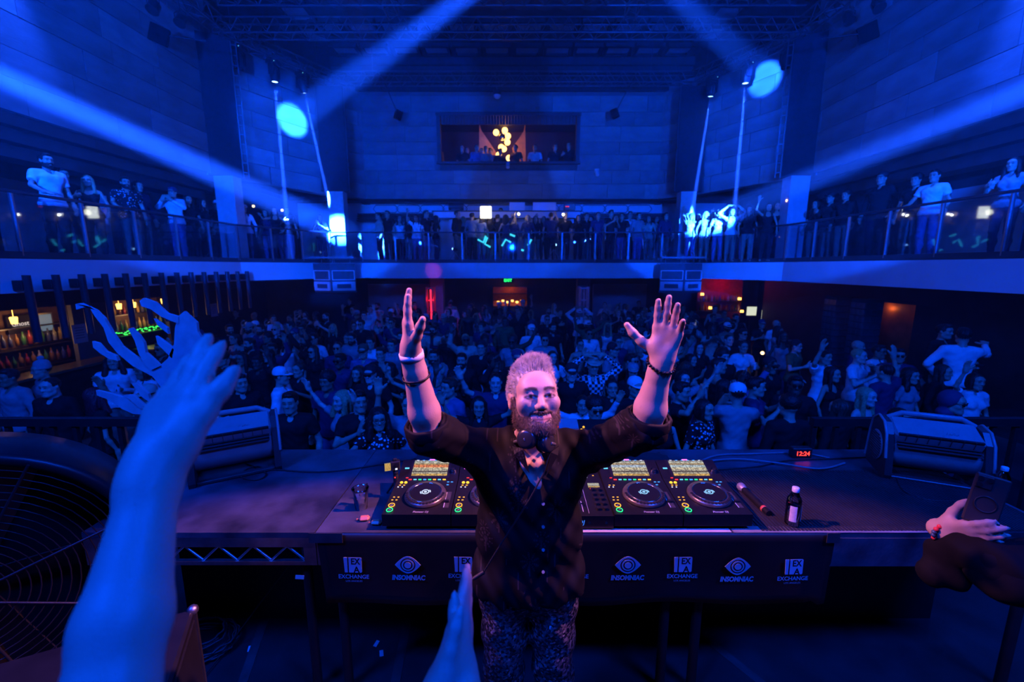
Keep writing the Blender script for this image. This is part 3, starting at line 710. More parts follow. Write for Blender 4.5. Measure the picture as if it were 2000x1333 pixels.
for sx, nm in ((-1, 'left'), (1, 'right')):
    w = bx('wall_' + nm, (min(sx * 8.6, sx * 9.0), 1.5, WB), (max(sx * 8.6, sx * 9.0), 13.3, CZ), M_JOINT); ashlar(w, (sx * 8.6, 1.5), (sx * 8.6, 13.2), WB, CZ, (-sx, 0), 3 + sx)
    a = Vector((sx * 8.6, 13.2, 0)); b = Vector((sx * 6.8, 16.6, 0)); d = (b - a).normalized(); n = Vector((d.y, -d.x, 0)) * (1 if sx < 0 else -1)
    o = MB().box((0, 0, 0), ((b - a).length, .3, WT - WB)).build('wall_rear_' + nm, M_JOINT); struct(o)
    o.location = (a + b) / 2 - n * .15 + Vector((0, 0, (WB + WT) / 2)); o.rotation_euler = (0, 0, math.atan2(d.y, d.x)); ashlar(o, a.xy, b.xy, WB, WT, n.xy, 11 + sx)
    # return between the corner column and the back wall
    a = Vector((sx * 6.8, 16.6, 0)); b = Vector((sx * 5.75, 17.5, 0)); d = (b - a).normalized(); n = Vector((d.y, -d.x, 0)) * (1 if sx < 0 else -1)
    o = MB().box((0, 0, 0), ((b - a).length, .3, WT - WB)).build('wall_return_' + nm, M_JOINT); struct(o)
    o.location = (a + b) / 2 - n * .15 + Vector((0, 0, (WB + WT) / 2)); o.rotation_euler = (0, 0, math.atan2(d.y, d.x)); ashlar(o, a.xy, b.xy, WB, WT, n.xy, 21 + sx)
    # dark stepped cornice below the stone, balcony recess wall and soffit
    for k, (xo, z0, z1) in enumerate(((8.62, 4.6, 4.8), (8.85, 4.38, 4.6), (9.1, 4.15, 4.38))):
        bx('trim_%d' % (2 + k), (min(sx * xo, sx * (xo + .5)), 1.5, z0), (max(sx * xo, sx * (xo + .5)), 13.2, z1), M_DARK)
    bx('ceiling_recess', (min(sx * 9.0, sx * 13.2), 1.5, 4.8), (max(sx * 9.0, sx * 13.2), 22.8, 4.95), M_DARK)
    w = bx('wall_balcony_' + nm, (min(sx * 11.2, sx * 11.4), 1.5, BZ), (max(sx * 11.2, sx * 11.4), 22.8, 4.8), M_DARK2)
    for y0, y1 in ((3, 5.4), (6.4, 8.4), (9.6, 12.2)):
        bx('wall_panel', (sx * 11.17 - .03, y0, BZ), (sx * 11.17 + .03, y1, 4.1), M_WHITE, w).location = Vector((sx * 11.15, (y0 + y1) / 2, (BZ + 4.1) / 2)) - w.location
hx0 = atY(858, 272, 17.5).x; hx1 = atY(1128, 272, 17.5).x; hz0 = atY(1000, 318, 17.5).z; hz1 = atY(1000, 226, 17.5).z
wb = empty('wall_back', (0, 17.5, WB)); struct(wb)
def wpart(nm, lo, hi, m, par=wb):
    o = bx(nm, lo, hi, m, par); o.location -= par.location; return o
for lo, hi in (((-5.8, 17.5, WB), (hx0, 17.8, WT)), ((hx1, 17.5, WB), (5.8, 17.8, WT)), ((hx0, 17.5, WB), (hx1, 17.8, hz0)), ((hx0, 17.5, hz1), (hx1, 17.8, WT))): wpart('wall_core', lo, hi, M_JOINT)
ashlar(wb, (-5.75, 17.5), (5.75, 17.5), WB, WT, (0, -1), 5, hole=(hx0 + 5.75, hx1 + 5.75, hz0, hz1))
# frame and hanging valance of the opening
wf = empty('window_1', (0, 17.4, hz0), label='wide open window with orange-lit lounge behind back wall'); struct(wf)
def wp(nm, lo, hi, m): return wpart(nm, lo, hi, m, wf)
wp('window_sill', (hx0 - .1, 17.28, hz0 - .08), (hx1 + .1, 17.6, hz0), M_DARK2); wp('window_head', (hx0 - .1, 17.34, hz1 - .04), (hx1 + .1, 17.6, hz1 + .06), M_DARK2)
for x in (hx0, hx1): wp('window_jamb', (x - .07, 17.34, hz0), (x + .07, 17.6, hz1), M_DARK2)
n = 46
for i in range(n):
    x = hx0 + .1 + (hx1 - hx0 - .2) * (i + .5) / n
    wp('valance_pleat', (x - .05, 17.36 + .02 * (i % 2), hz1 - .36), (x + .045, 17.42 + .02 * (i % 2), hz1), M_DARK2)
# lounge behind the opening
M_WARM = mat('warm_brown', (.05, .02, .012), .7, noise=.3, nscale=4)
lf = hz0 - 1.02
bx('wall_lounge', (hx0 - 1.2, 20.9, lf), (hx1 + 1.2, 21.0, hz1 + .5), M_WARM); bx('floor_lounge', (hx0 - 1.2, 17.8, lf - .1), (hx1 + 1.2, 21, lf), M_WARM)
bx('ceiling_lounge', (hx0 - 1.2, 17.8, hz1 + .4), (hx1 + 1.2, 21, hz1 + .5), M_BLACK)
for x in (hx0 - 1.2, hx1 + 1.2): bx('wall_lounge_side', (x - .05, 17.8, lf), (x + .05, 21, hz1 + .5), M_BLACK)
# ------------------------------------------------------------------ balcony
BP = [(-8, 1.5), (-8, 12.7), (-6.5, 15.5), (6.5, 15.5), (8, 12.7), (8, 1.5)]
poly_slab('floor_balcony', BP + [(13.2, 1.5), (13.2, 22.8), (-13.2, 22.8), (-13.2, 1.5)], BB + .03, BZ, M_DARK2)
def seg_box(name, a, b, z0, z1, t, m, parent=None, off=0.0, trim=0.0):
    a = Vector((*a, 0)); b = Vector((*b, 0)); d = (b - a).normalized(); n = Vector((d.y, -d.x, 0)); c = (a + b) / 2 + n * off; c.z = (z0 + z1) / 2
    o = MB().box((0, 0, 0), ((b - a).length - trim, t, z1 - z0)).build(name, m, parent); o.location = c; o.rotation_euler = (0, 0, math.atan2(d.y, d.x)); return o
for i in range(5): struct(seg_box('trim_%d' % (10 + i), BP[i], BP[i + 1], BB, BZ - .02, .12, M_FASCIA), 'smooth pale balcony fascia band')
RAILN = ['along the bar side of the balcony', 'on the chamfered corner above the bar end', 'along the rear balcony below the stone wall', 'on the chamfered corner above the red bar', 'along the balcony above the mirrored columns']
RH = 1.04
for i, np_ in enumerate((10, 3, 11, 3, 10)):
    a = Vector((*BP[i], BZ)); b = Vector((*BP[i + 1], BZ)); d = (b - a); L = d.length; d.normalize(); ang = math.atan2(d.y, d.x)
    rl = empty('glass_railing', a, ang, 'glass balustrade with steel posts ' + RAILN[i], 'railing', 'balcony railings')
    MB().box((L / 2, 0, RH), (L, .07, .05), bev=.012).build('handrail', mat('handrail_dark', (.05, .05, .06), .3, .6, noise=.1), rl)
    MB().box((L / 2, 0, .05), (L, .05, .1)).build('base_channel', M_DARK2, rl)
    if 'post' not in PROTO: PROTO['post'] = MB().box((0, 0, RH / 2), (.055, .03, RH)).box((0, -.022, RH / 2), (.02, .016, RH - .06)).mesh('post', M_STEEL)
    pw = L / np_
    gk = ('pane', round(pw, 3))
    if gk not in PROTO: PROTO[gk] = MB().box((0, 0, 0), (pw - .09, .012, RH - .16)).mesh('glass_pane', M_GLASS)
    for k in range(np_ + 1): link('post', PROTO['post'], rl, loc=(k * pw + (.03 if k == 0 else -.03 if k == np_ else 0), 0, 0))
    for k in range(np_): link('glass_pane', PROTO[gk], rl, loc=((k + .5) * pw, 0, RH / 2 + .03))
# rear balcony wall: white lower wall, frieze with hexagons, dark ribbed band
wr = bx('wall_balcony_back', (-9, 18.6, BZ), (9, 18.8, 4.95), M_WHITE)
def rp(nm, lo, hi, m):
    o = bx(nm, lo, hi, m, wr); o.location -= wr.location; return o
rp('frieze', (-5.9, 18.42, 4.36), (5.9, 18.6, 4.74), M_WHITE); rp('frieze_cap', (-6.2, 18.2, 4.74), (6.2, 18.6, 4.86), M_DARK)
for i in range(4): rp('frieze_rib', (-6.4, 18.30 - .05 * i, 4.30 - .09 * i), (6.4, 18.6, 4.36 - .09 * i), M_DARK)
hexm = None
for i in range(12):
    pts = [(-.52, 0), (-.4, .15), (.4, .15), (.52, 0), (.4, -.15), (-.4, -.15)]
    if hexm is None:
        b = MB(); b.tube([(x, 0, y) for x, y in pts], .016, 4, closed=True); hexm = b.mesh('hexagon_moulding', M_DARK2)
    o = link('hexagon_moulding', hexm, wr); o.location = Vector((-5.25 + i * 1.02 * .94, 18.41, 4.55)) - wr.location
bx('ceiling_rear_recess', (-9, 17.8, 4.8), (9, 22.8, 4.95), M_DARK)
# ------------------------------------------------------------------ below the balcony
bx('wall_lower_back', (-13.2, 20.2, FZ), (13.2, 20.4, BB), M_DARK2)
for x0, x1 in ((720, 838), (1158, 1262)):
    a = atY(x0, 590, 18.3).x; b = atY(x1, 590, 18.3).x; bx('wall_lower_panel', (a, 18.3, FZ), (b, 18.45, 1.45), mat('lower_panel', (.30, .30, .32), .6, noise=.08))
for x0, x1 in ((840, 865), (1128, 1153)):
    a = atY(x0, 560, 16.6).x; b = atY(x1, 560, 16.6).x; bx('column', (a, 16.6, FZ), (b, 17.0, BB + .03), mat('column_paint', (.22, .22, .24), .6, noise=.1))
for sx, nm in ((-1, 'left'), (1, 'right')):
    bx('wall_lower_' + nm, (min(sx * 11.6, sx * 11.8), 1.5, FZ), (max(sx * 11.6, sx * 11.8), 20.2, BB), M_DARK)
# columns with tall dark panels
for sx in (-1, 1):
    side = 'near the bar' if sx < 0 else 'near the mirrored columns'
    for (cx, cyy, w, z0, z1, nm) in ((8.25, 12.95, .84, 4.75, 8.45, 'middle'), (6.35, 16.15, .95, 4.85, 8.35, 'corner')):
        ang = math.atan2(3.4, 1.8) if nm == 'middle' else math.atan2(1.6, 1.6)
        c = empty('column_panel', (sx * cx, cyy, z0), 0 if nm == 'corner' else sx * -.5, 'tall dark %s panel hung against the stone wall %s' % (nm, 'on the bar side' if sx < 0 else 'above the mirrored columns'), 'wall panel', 'tall wall panels')
        MB().box((0, 0, (z1 - z0) / 2), (w, .18, z1 - z0), bev=.01).build('panel', mat('panel_vinyl', (.035, .036, .045), .7, noise=.15, spec=.1), c)
        for xs in (-1, 1):
            MB().box((xs * (w / 2 + .02), -.06, (z1 - z0) / 2), (.03, .03, z1 - z0)).build('edge_rail', M_TRUSS, c)
        if nm == 'middle':
            for k in range(14):
                if 'rung' not in PROTO: PROTO['rung'] = MB().box((0, 0, 0), (.1, .03, .03)).mesh('rung', M_TRUSS)
                link('rung', PROTO['rung'], c, loc=(-sx * (w / 2 + .09), -.06, .15 + k * .26))
            MB().box((-sx * (w / 2 + .15), -.06, (z1 - z0) / 2), (.03, .03, z1 - z0)).build('edge_rail', M_TRUSS, c)
        p = MB().box((0, 0, 0), (.55, .4, z0 - BZ)).build('column', mat('column_white', (.45, .45, .47), .55, noise=.1)); p.location = (sx * cx, cyy + .05, (z0 + BZ) / 2); struct(p)
# ------------------------------------------------------------------ trusses
def truss(p0, p1, label, w=.34, pitch=.5):
    p0 = Vector(p0); p1 = Vector(p1); d = p1 - p0; L = d.length; d.normalize()
    t = empty('lighting_truss', p0, math.atan2(d.y, d.x), label, 'truss', 'ceiling trusses'); h = w / 2; r = .024
    for yy in (-h, h):
        for zz in (-h, h): MB().cyl((0, yy, zz), (L, yy, zz), r, n=6).build('chord', M_TRUSS, t)
    k = ('brace', w, pitch)
    if k not in PROTO: PROTO[k] = MB().cyl((0, 0, 0), (pitch / 2, 0, w), .014, n=5).mesh('brace', M_TRUSS)
    for f_ in (.12, .88): MB().cyl((L * f_, 0, h), (L * f_, 0, CZ - p0.z), .008, n=5).build('hanger', M_TRUSS, t)
    n = int(L / pitch)
    for i in range(n):
        x = i * pitch
        for yy, rx in ((-h, 0), (h, 0)):
            link('brace', PROTO[k], t, loc=(x, yy, -h)); link('brace', PROTO[k], t, loc=(x + pitch, yy, -h), scale=(-1, 1, 1))
        for zz in (-h,): link('brace', PROTO[k], t, loc=(x, h, zz), rot=(math.pi / 2, 0, 0)); link('brace', PROTO[k], t, loc=(x + pitch, h, zz), rot=(math.pi / 2, 0, 0), scale=(-1, 1, 1))
    return t
TZ = 8.68
truss((-6.4, 16.3, TZ), (6.4, 16.3, TZ), 'black box truss spanning the far end above the lounge window')
truss((-8.2, 13.1, TZ), (8.2, 13.1, TZ), 'black box truss crossing the hall between the tall dark panels', .38)
truss((-7.2, 11.5, TZ), (7.2, 11.5, TZ), 'black box truss crossing the hall closest to the stage', .38)
truss((-8.1, 12.9, TZ - .1), (-6.3, 16.0, TZ - .1), 'diagonal truss with moving heads above the bar corner', .36)
truss((8.1, 12.9, TZ - .1), (6.3, 16.0, TZ - .1), 'diagonal truss with moving heads above the red bar corner', .36)
truss((-8.0, 5.0, TZ), (-8.0, 12.9, TZ), 'truss with round par lamps running along the bar side wall', .36)
truss((8.0, 5.0, TZ), (8.0, 12.9, TZ), 'truss with round par lamps along the wall above mirrored columns', .36)
truss((3.2, 8.5, TZ + .3), (3.2, 13.0, TZ + .3), 'lengthwise truss hung on the red bar half of the ceiling', .3)
truss((-3.2, 8.5, TZ + .3), (-3.2, 13.0, TZ + .3), 'lengthwise truss hung on the bar half of the ceiling', .3)
# gathered black cloth under the ceiling field
b = MB()
nn = 120; vs = []
for j in range(9):
    for i in range(nn + 1):
        x = -5.2 + 10.4 * i / nn; vs.append((x, 10.2 + j * .45, CZ - .12 - .10 * abs(math.sin(i * .42)) - .12 * math.sin(j / 8 * math.pi)))
b.add(vs, [(j * (nn + 1) + i, j * (nn + 1) + i + 1, (j + 1) * (nn + 1) + i + 1, (j + 1) * (nn + 1) + i) for j in range(8) for i in range(nn)], True)
tag(b.build('ceiling_drape', M_DARK2), 'scalloped dark cloth gathered under the middle of the ceiling', 'drape')
# ------------------------------------------------------------------ haze in the hall
hm = bpy.data.materials.new('haze'); hm.use_nodes = True; nt = hm.node_tree; nt.nodes.clear()
vo = nt.nodes.new('ShaderNodeVolumeScatter'); ou = nt.nodes.new('ShaderNodeOutputMaterial'); vo.inputs['Density'].default_value = .010; vo.inputs['Anisotropy'].default_value = .25
vo.inputs['Color'].default_value = (1, 1, 1, 1); nt.links.new(vo.outputs[0], ou.inputs['Volume'])
hz = MB().box((0, 9.9, 4.85), (17.16, 13.6, 8.1)).build('haze', hm); tag(hz, 'thin smoke haze filling the hall', 'haze', kind='stuff')
# ------------------------------------------------------------------ booth table made of stage decks
TH = .945; TY0, TY1 = 1.85, 2.79
M_DECK = mat('deck_black', (.06, .062, .08), .38, noise=.6, nscale=5, bump=.05, bscale=60)
DL = [(-2.06, -.945, 'standing beside the left blower'), (-.94, .86, ''), (.865, 2.66, '')]
DLAB = ['black stage deck with bare aluminium truss edge under the cup of drink side blower', 'black stage deck carrying the players and mixer behind the logo banner', 'black stage deck with ribbed mat under the water bottle']
for i, (x0, x1, _) in enumerate(DL):
    t = empty('stage_deck', ((x0 + x1) / 2, TY0, 0), 0, DLAB[i], 'stage deck', 'booth table decks'); w = x1 - x0
    MB().box((0, (TY1 - TY0) / 2, TH - .014), (w, TY1 - TY0, .028)).build('deck_top', M_DECK, t)
    for y in (.012, TY1 - TY0 - .012):
        MB().box((0, y, TH - .053), (w, .022, .05)).build('top_rail', M_ALU, t); MB().box((0, y, TH - .165), (w, .022, .02)).build('bottom_rail', M_ALU, t)
        for xs in (-1, 1): MB().box((xs * (w / 2 - .03), y, TH - .116), (.06, .022, .08)).build('end_plate', M_ALU, t)
    if i == 2: MB().box((0, -.004, TH - .10), (w, .006, .15)).build('edge_cover', M_DECK, t)
    n = 2 * round((w - .12) / .17); s = (w - .12) / n
    for k in range(0 if i == 2 else n):
        xa = -w / 2 + .06 + k * s; za, zb = (TH - .155, TH - .078) if k % 2 == 0 else (TH - .078, TH - .155)
        MB().cyl((xa, .012, za), (xa + s, .012, zb), .006, n=6).build('diagonal_bar', M_ALU, t)
    for xs in (-1, 1):
        for y in (.06, TY1 - TY0 - .06): MB().cyl((xs * (w / 2 - .08), y, 0), (xs * (w / 2 - .08), y, TH - .1), .024, n=10).build('leg', M_BLACK, t)
o = bx('wall_booth_panel', (-2.05, 2.36, 0), (2.65, 2.40, TH - .19), M_BLACK)
# ribbed mat, tape, cloth
M_RUB = mat('ribbed_rubber', (.03, .028, .032), .5, noise=.25, nscale=6)
mt = MB()
for k in range(82): mt.box((1.20 + k * .0175 + .008, 2.165, TH + .003), (.012, .61, .006))
mt.box((1.91, 2.165, TH + .001), (1.44, .615, .002)); tag(mt.build('rubber_mat', M_RUB), 'black ribbed rubber mat under the water bottle', 'mat')
M_GAFF = mat('gaffer_tape', (.05, .05, .055), .45, noise=.3)
def strip(name, a, b, w, m, label, cat, z=TH + .0012, grp=None):
    a = Vector((a[0], a[1], 0)); b = Vector((b[0], b[1], 0)); d = (b - a).normalized(); n_ = Vector((-d.y, d.x, 0)) * w / 2; mb = MB()
    vs = [a - n_, b - n_, b + n_, a + n_]; vs = [Vector((v.x, v.y, z)) for v in vs] + [Vector((v.x, v.y, z + .0015)) for v in vs]
    mb.add(vs, [(3, 2, 1, 0), (4, 5, 6, 7), (0, 1, 5, 4), (1, 2, 6, 5), (2, 3, 7, 6), (3, 0, 4, 7)]); return tag(mb.build(name, m), label, cat, grp)
strip('front_tape', (.28, 1.872), (1.05, 1.872), .045, mat('pale_tape', (.62, .55, .52), .5, noise=.1), 'pale tape strip along the booth edge below the mixer', 'tape')
strip('front_tape', (1.06, 1.872), (2.0, 1.872), .05, mat('grey_tape', (.28, .25, .26), .4, noise=.2), 'grey tape strip along the booth edge below the water bottle', 'tape')
strip('mat_tape', (1.0, 2.50), (2.4, 2.50), .035, M_GAFF, 'dark tape line behind the ribbed rubber mat', 'tape')
cl = MB(); n, mm = 40, 10; vs = []
for j in range(mm + 1):
    for i in range(n + 1):
        x = -.62 + 1.62 * i / n; y = 2.36 + .36 * j / mm; vs.append((x, y, TH + .012 + .05 * math.sin(j / mm * math.pi) * (.6 + .4 * math.sin(i * .5 + j)) + .012 * math.sin(i * .9 + j * .8)))
cl.add(vs, [(j * (n + 1) + i, j * (n + 1) + i + 1, (j + 1) * (n + 1) + i + 1, (j + 1) * (n + 1) + i) for j in range(mm) for i in range(n)], True)
tag(cl.build('dust_cloth', mat('black_cloth', (.03, .027, .03), .7, noise=.2)), 'crumpled black cover cloth bunched behind the players', 'cloth')
# ------------------------------------------------------------------ banner with logos
M_BAN = mat('banner_vinyl', (.010, .010, .013), .42, noise=.3, nscale=4); M_INK = mat('banner_ink', (.55, .60, .72), .6, noise=.05)
bl, br_ = atY(617, 1040, TY0 - .01).x, atY(1632, 1045, TY0 - .01).x
ban = empty('logo_banner', (0, TY0 - .012, TH), label='black vinyl banner with repeated white logos taped along the booth front', cat='banner')
b = MB(); n, mm = 60, 8; vs = []
zb = atY(1000, 1172, TY0).z - TH
def bany(u, v): return -.006 * math.sin(u * 14) * v - .012 * v + (.03 * max(0, u - .95) * 20 * v)
for j in range(mm + 1):
    v = j / mm
    for i in range(n + 1):
        u = i / n; vs.append((bl + (br_ - bl) * u + (.03 * v if u < .02 else 0), bany(u, v), .004 + (zb - .004 + .010 * math.sin(u * 21) - (.03 if u > .97 else 0)) * v))
b.add(vs, [(j * (n + 1) + i, (j + 1) * (n + 1) + i, (j + 1) * (n + 1) + i + 1, j * (n + 1) + i + 1) for j in range(mm) for i in range(n)], True)
sh_ = b.build('banner_sheet', M_BAN, ban); so = sh_.modifiers.new('thick', 'SOLIDIFY'); so.thickness = .002
RX = Matrix.Rotation(math.pi / 2, 4, 'X')
EX_T = text_mesh('EXCHANGE', .030, 'logo_word', M_INK, bold=.0006, sx=.92); EX_S = text_mesh('LOS ANGELES', .0125, 'logo_subline', M_INK, sx=.95, spacing=1.1)
EX_A = text_mesh('EX', .046, 'logo_letters', M_BAN, bold=.0012, sx=.78); EX_B = text_mesh('A', .046, 'logo_letters', M_BAN, bold=.0012, sx=.9)
IN_T = text_mesh('INSOMNIAC', .036, 'logo_word', M_INK, bold=.0016, shear=.12, sx=.80)
def mk_ex():
    b = MB(); b.prism([(-.040, -.040), (-.026, -.040), (-.026, .040), (-.044, .040)], .001).prism([(-.020, -.040), (.038, -.040), (.042, -.036), (.042, .036), (.038, .040), (-.020, .040)], .001); return b.mesh('logo_mark', M_INK)
EX_M = mk_ex()
def mk_eye():
    b = MB(); N_ = 20; up = []
    for k in range(N_ + 1):
        t = -1 + 2 * k / N_; up.append((t * .062, .046 * (1 - abs(t) ** 1.7)))
    outer = up + [(x, -y) for x, y in up[::-1][1:-1]]
    ring = lambda r: [(r * math.cos(2 * math.pi * k / 24), r * math.sin(2 * math.pi * k / 24)) for k in range(24)]
    b.prism(outer, .001); b.cur = 1; b.prism(ring(.036), .001, Matrix.Translation((0, 0, .0006))); b.cur = 0; b.prism(ring(.030), .001, Matrix.Translation((0, 0, .0012)))
    b.cur = 1; b.prism(ring(.0225), .001, Matrix.Translation((0, 0, .0018))); b.cur = 0; b.prism(ring(.0165), .001, Matrix.Translation((0, 0, .0024))); return b.mesh('logo_mark', [M_INK, M_BAN])
IN_M = mk_eye()
for k, px in enumerate((690, 797, 905, 1015, 1120, 1226, 1334, 1441, 1550)):
    P = atY(px, 1103 + (4 if k > 6 else 0), TY0 - .03); u = (P.x - bl) / (br_ - bl); yy = -.028 + (bany(u, .4) + .012)
    c = Vector((P.x, yy, P.z - TH)); tl = (-.05 if k < 3 else .06 if k > 7 else .02)
    def put(me, nm, dx, dz, dy=0.0, par=ban): return link(nm, me, ban, mtx=Matrix.Translation(c + Vector((dx, dy, dz))) @ RX @ Matrix.Rotation(tl * .4, 4, 'Z'))
    if k % 2 == 0:
        put(EX_M, 'logo_mark', 0, 0); put(EX_A, 'logo_letters', .012, .004, -.001); put(EX_B, 'logo_letters', .016, -.040, -.001); put(EX_T, 'logo_word', 0, -.072); put(EX_S, 'logo_subline', 0, -.09)
    else: put(IN_M, 'logo_mark', 0, 0); put(IN_T, 'logo_word', 0, -.080)
for (x, w) in ((bl + .05, .16), (.0, .3), (br_ - .02, .06)): MB().box((x, -.012, -.012), (w, .003, .05)).build('tape_piece', M_GAFF, ban)
# ------------------------------------------------------------------ players and mixer
M_GEAR = mat('gear_black', (.013, .013, .015), .38, noise=.15, nscale=30); M_KNOB = mat('knob_black', (.02, .02, .022), .3, noise=.1); M_PRINT = mat('print_white', (.55, .55, .56), .5, noise=.03)
M_JOG = mat('jog_rubber', (.16, .14, .13), .3, .6, noise=.2, nscale=40); M_PLAT = mat('jog_plate', (.015, .015, .017), .12, noise=.05); M_RIM = mat('jog_rim', (.7, .7, .72), .15, 1.0, noise=.05)
def screen_mat(name, seed, tone):
    m = mat(name, (.02, .02, .02), .2); nt = m.node_tree; N = nt.nodes; L = nt.links; b = _bs(m)
    tc = N.new('ShaderNodeTexCoord'); sp_ = N.new('ShaderNodeSeparateXYZ'); L.new(tc.outputs['Generated'], sp_.inputs[0])
    rp = N.new('ShaderNodeValToRGB'); cr = rp.color_ramp; cr.interpolation = 'CONSTANT'; L.new(sp_.outputs['Y'], rp.inputs[0])
    cols = [(0, (.75, .45, .10)), (.10, (.5, .46, .30)), (.20, (.12, .10, .05)), (.30, (.55, .5, .34)), (.42, (.7, .6, .35)), (.52, tone), (.70, (.45, .30, .10)), (.80, (.62, .60, .45)), (.90, (.40, .40, .36))]
    while len(cr.elements) < len(cols): cr.elements.new(.5)
    for e_, (p_, c_) in zip(cr.elements, cols): e_.position = p_; e_.color = (*c_, 1)
    mp = N.new('ShaderNodeMapping'); mp.inputs['Scale'].default_value = (15, 8, 1); mp.inputs['Location'].default_value = (seed, 0, 0); L.new(tc.outputs['Generated'], mp.inputs[0])
    nz = N.new('ShaderNodeTexNoise'); nz.inputs['Scale'].default_value = 1.6; nz.inputs['Detail'].default_value = 1; L.new(mp.outputs[0], nz.inputs['Vector'])
    mr = N.new('ShaderNodeMapRange'); mr.inputs[1].default_value = .42; mr.inputs[2].default_value = .6; mr.inputs[3].default_value = .40; mr.inputs[4].default_value = 1.05; L.new(nz.outputs['Fac'], mr.inputs[0])
    mx = N.new('ShaderNodeMix'); mx.data_type = 'RGBA'; mx.blend_type = 'MULTIPLY'; mx.inputs[0].default_value = 1; L.new(rp.outputs[0], mx.inputs[6]); L.new(mr.outputs[0], mx.inputs[7])
    L.new(mx.outputs[2], b.inputs['Emission Color']); b.inputs['Emission Strength'].default_value = 1.0; m.cycles.emission_sampling = 'NONE'; return m
SCR = [screen_mat('deck_screen_%d' % i, i * 3.7, t) for i, t in enumerate(((.85, .25, .06), (.35, .55, .45), (.45, .55, .65), (.50, .60, .60)))]
E = {n_: emis('lamp_' + n_, c_, s_) for n_, c_, s_ in (('green', (.02, .9, .25), 1.4), ('orange', (1, .42, .03), 1.5), ('yellow', (1, .55, .03), 1.6), ('red', (1, .04, .03), 1.3), ('blue', (.05, .35, 1), 1.4), ('cyan', (.15, .75, .9), 1.0), ('pink', (1, .15, .8), 2.0), ('white', (.8, .85, .85), 1.0))}
PION = text_mesh('Pioneer DJ', .017, 'maker_name', M_PRINT, bold=.0003, shear=.15)
def slope(y): return .083 + .027 * y / .30 if y <= .30 else .110 + (y - .30) / .135 * .045
BODYM = MB().add([(x, y, z) for x in (0, .329) for (y, z) in ((0, .022), (0, .083), (.30, .110), (.435, .155), (.435, .022))], [(4, 3, 2, 1, 0), (5, 6, 7, 8, 9), (0, 1, 6, 5), (1, 2, 7, 6), (2, 3, 8, 7), (3, 4, 9, 8), (4, 0, 5, 9)]).mesh('housing', M_GEAR)
_pm = {}
def shp(kind, m, *a):
    k = (kind, m.name, a)
    if k not in _pm:
        b = MB()
        if kind == 'disc': b.cyl((0, 0, 0), (0, 0, a[1]), a[0], a[0] * .94, 16)
        elif kind == 'ring': b.lathe([(a[0], 0), (a[1], 0), (a[1], .002), (a[0], .002), (a[0], 0)], 24)
        elif kind == 'key': b.box((0, 0, a[2] / 2), a, bev=.001)
        _pm[k] = b.mesh(kind, m)
    return _pm[k]
def top(x, y, dz=0.0): return Matrix.Translation((x, y, slope(y) + dz)) @ Matrix.Rotation(math.atan2(.027, .30) if y <= .30 else math.atan2(.045, .135), 4, 'X')
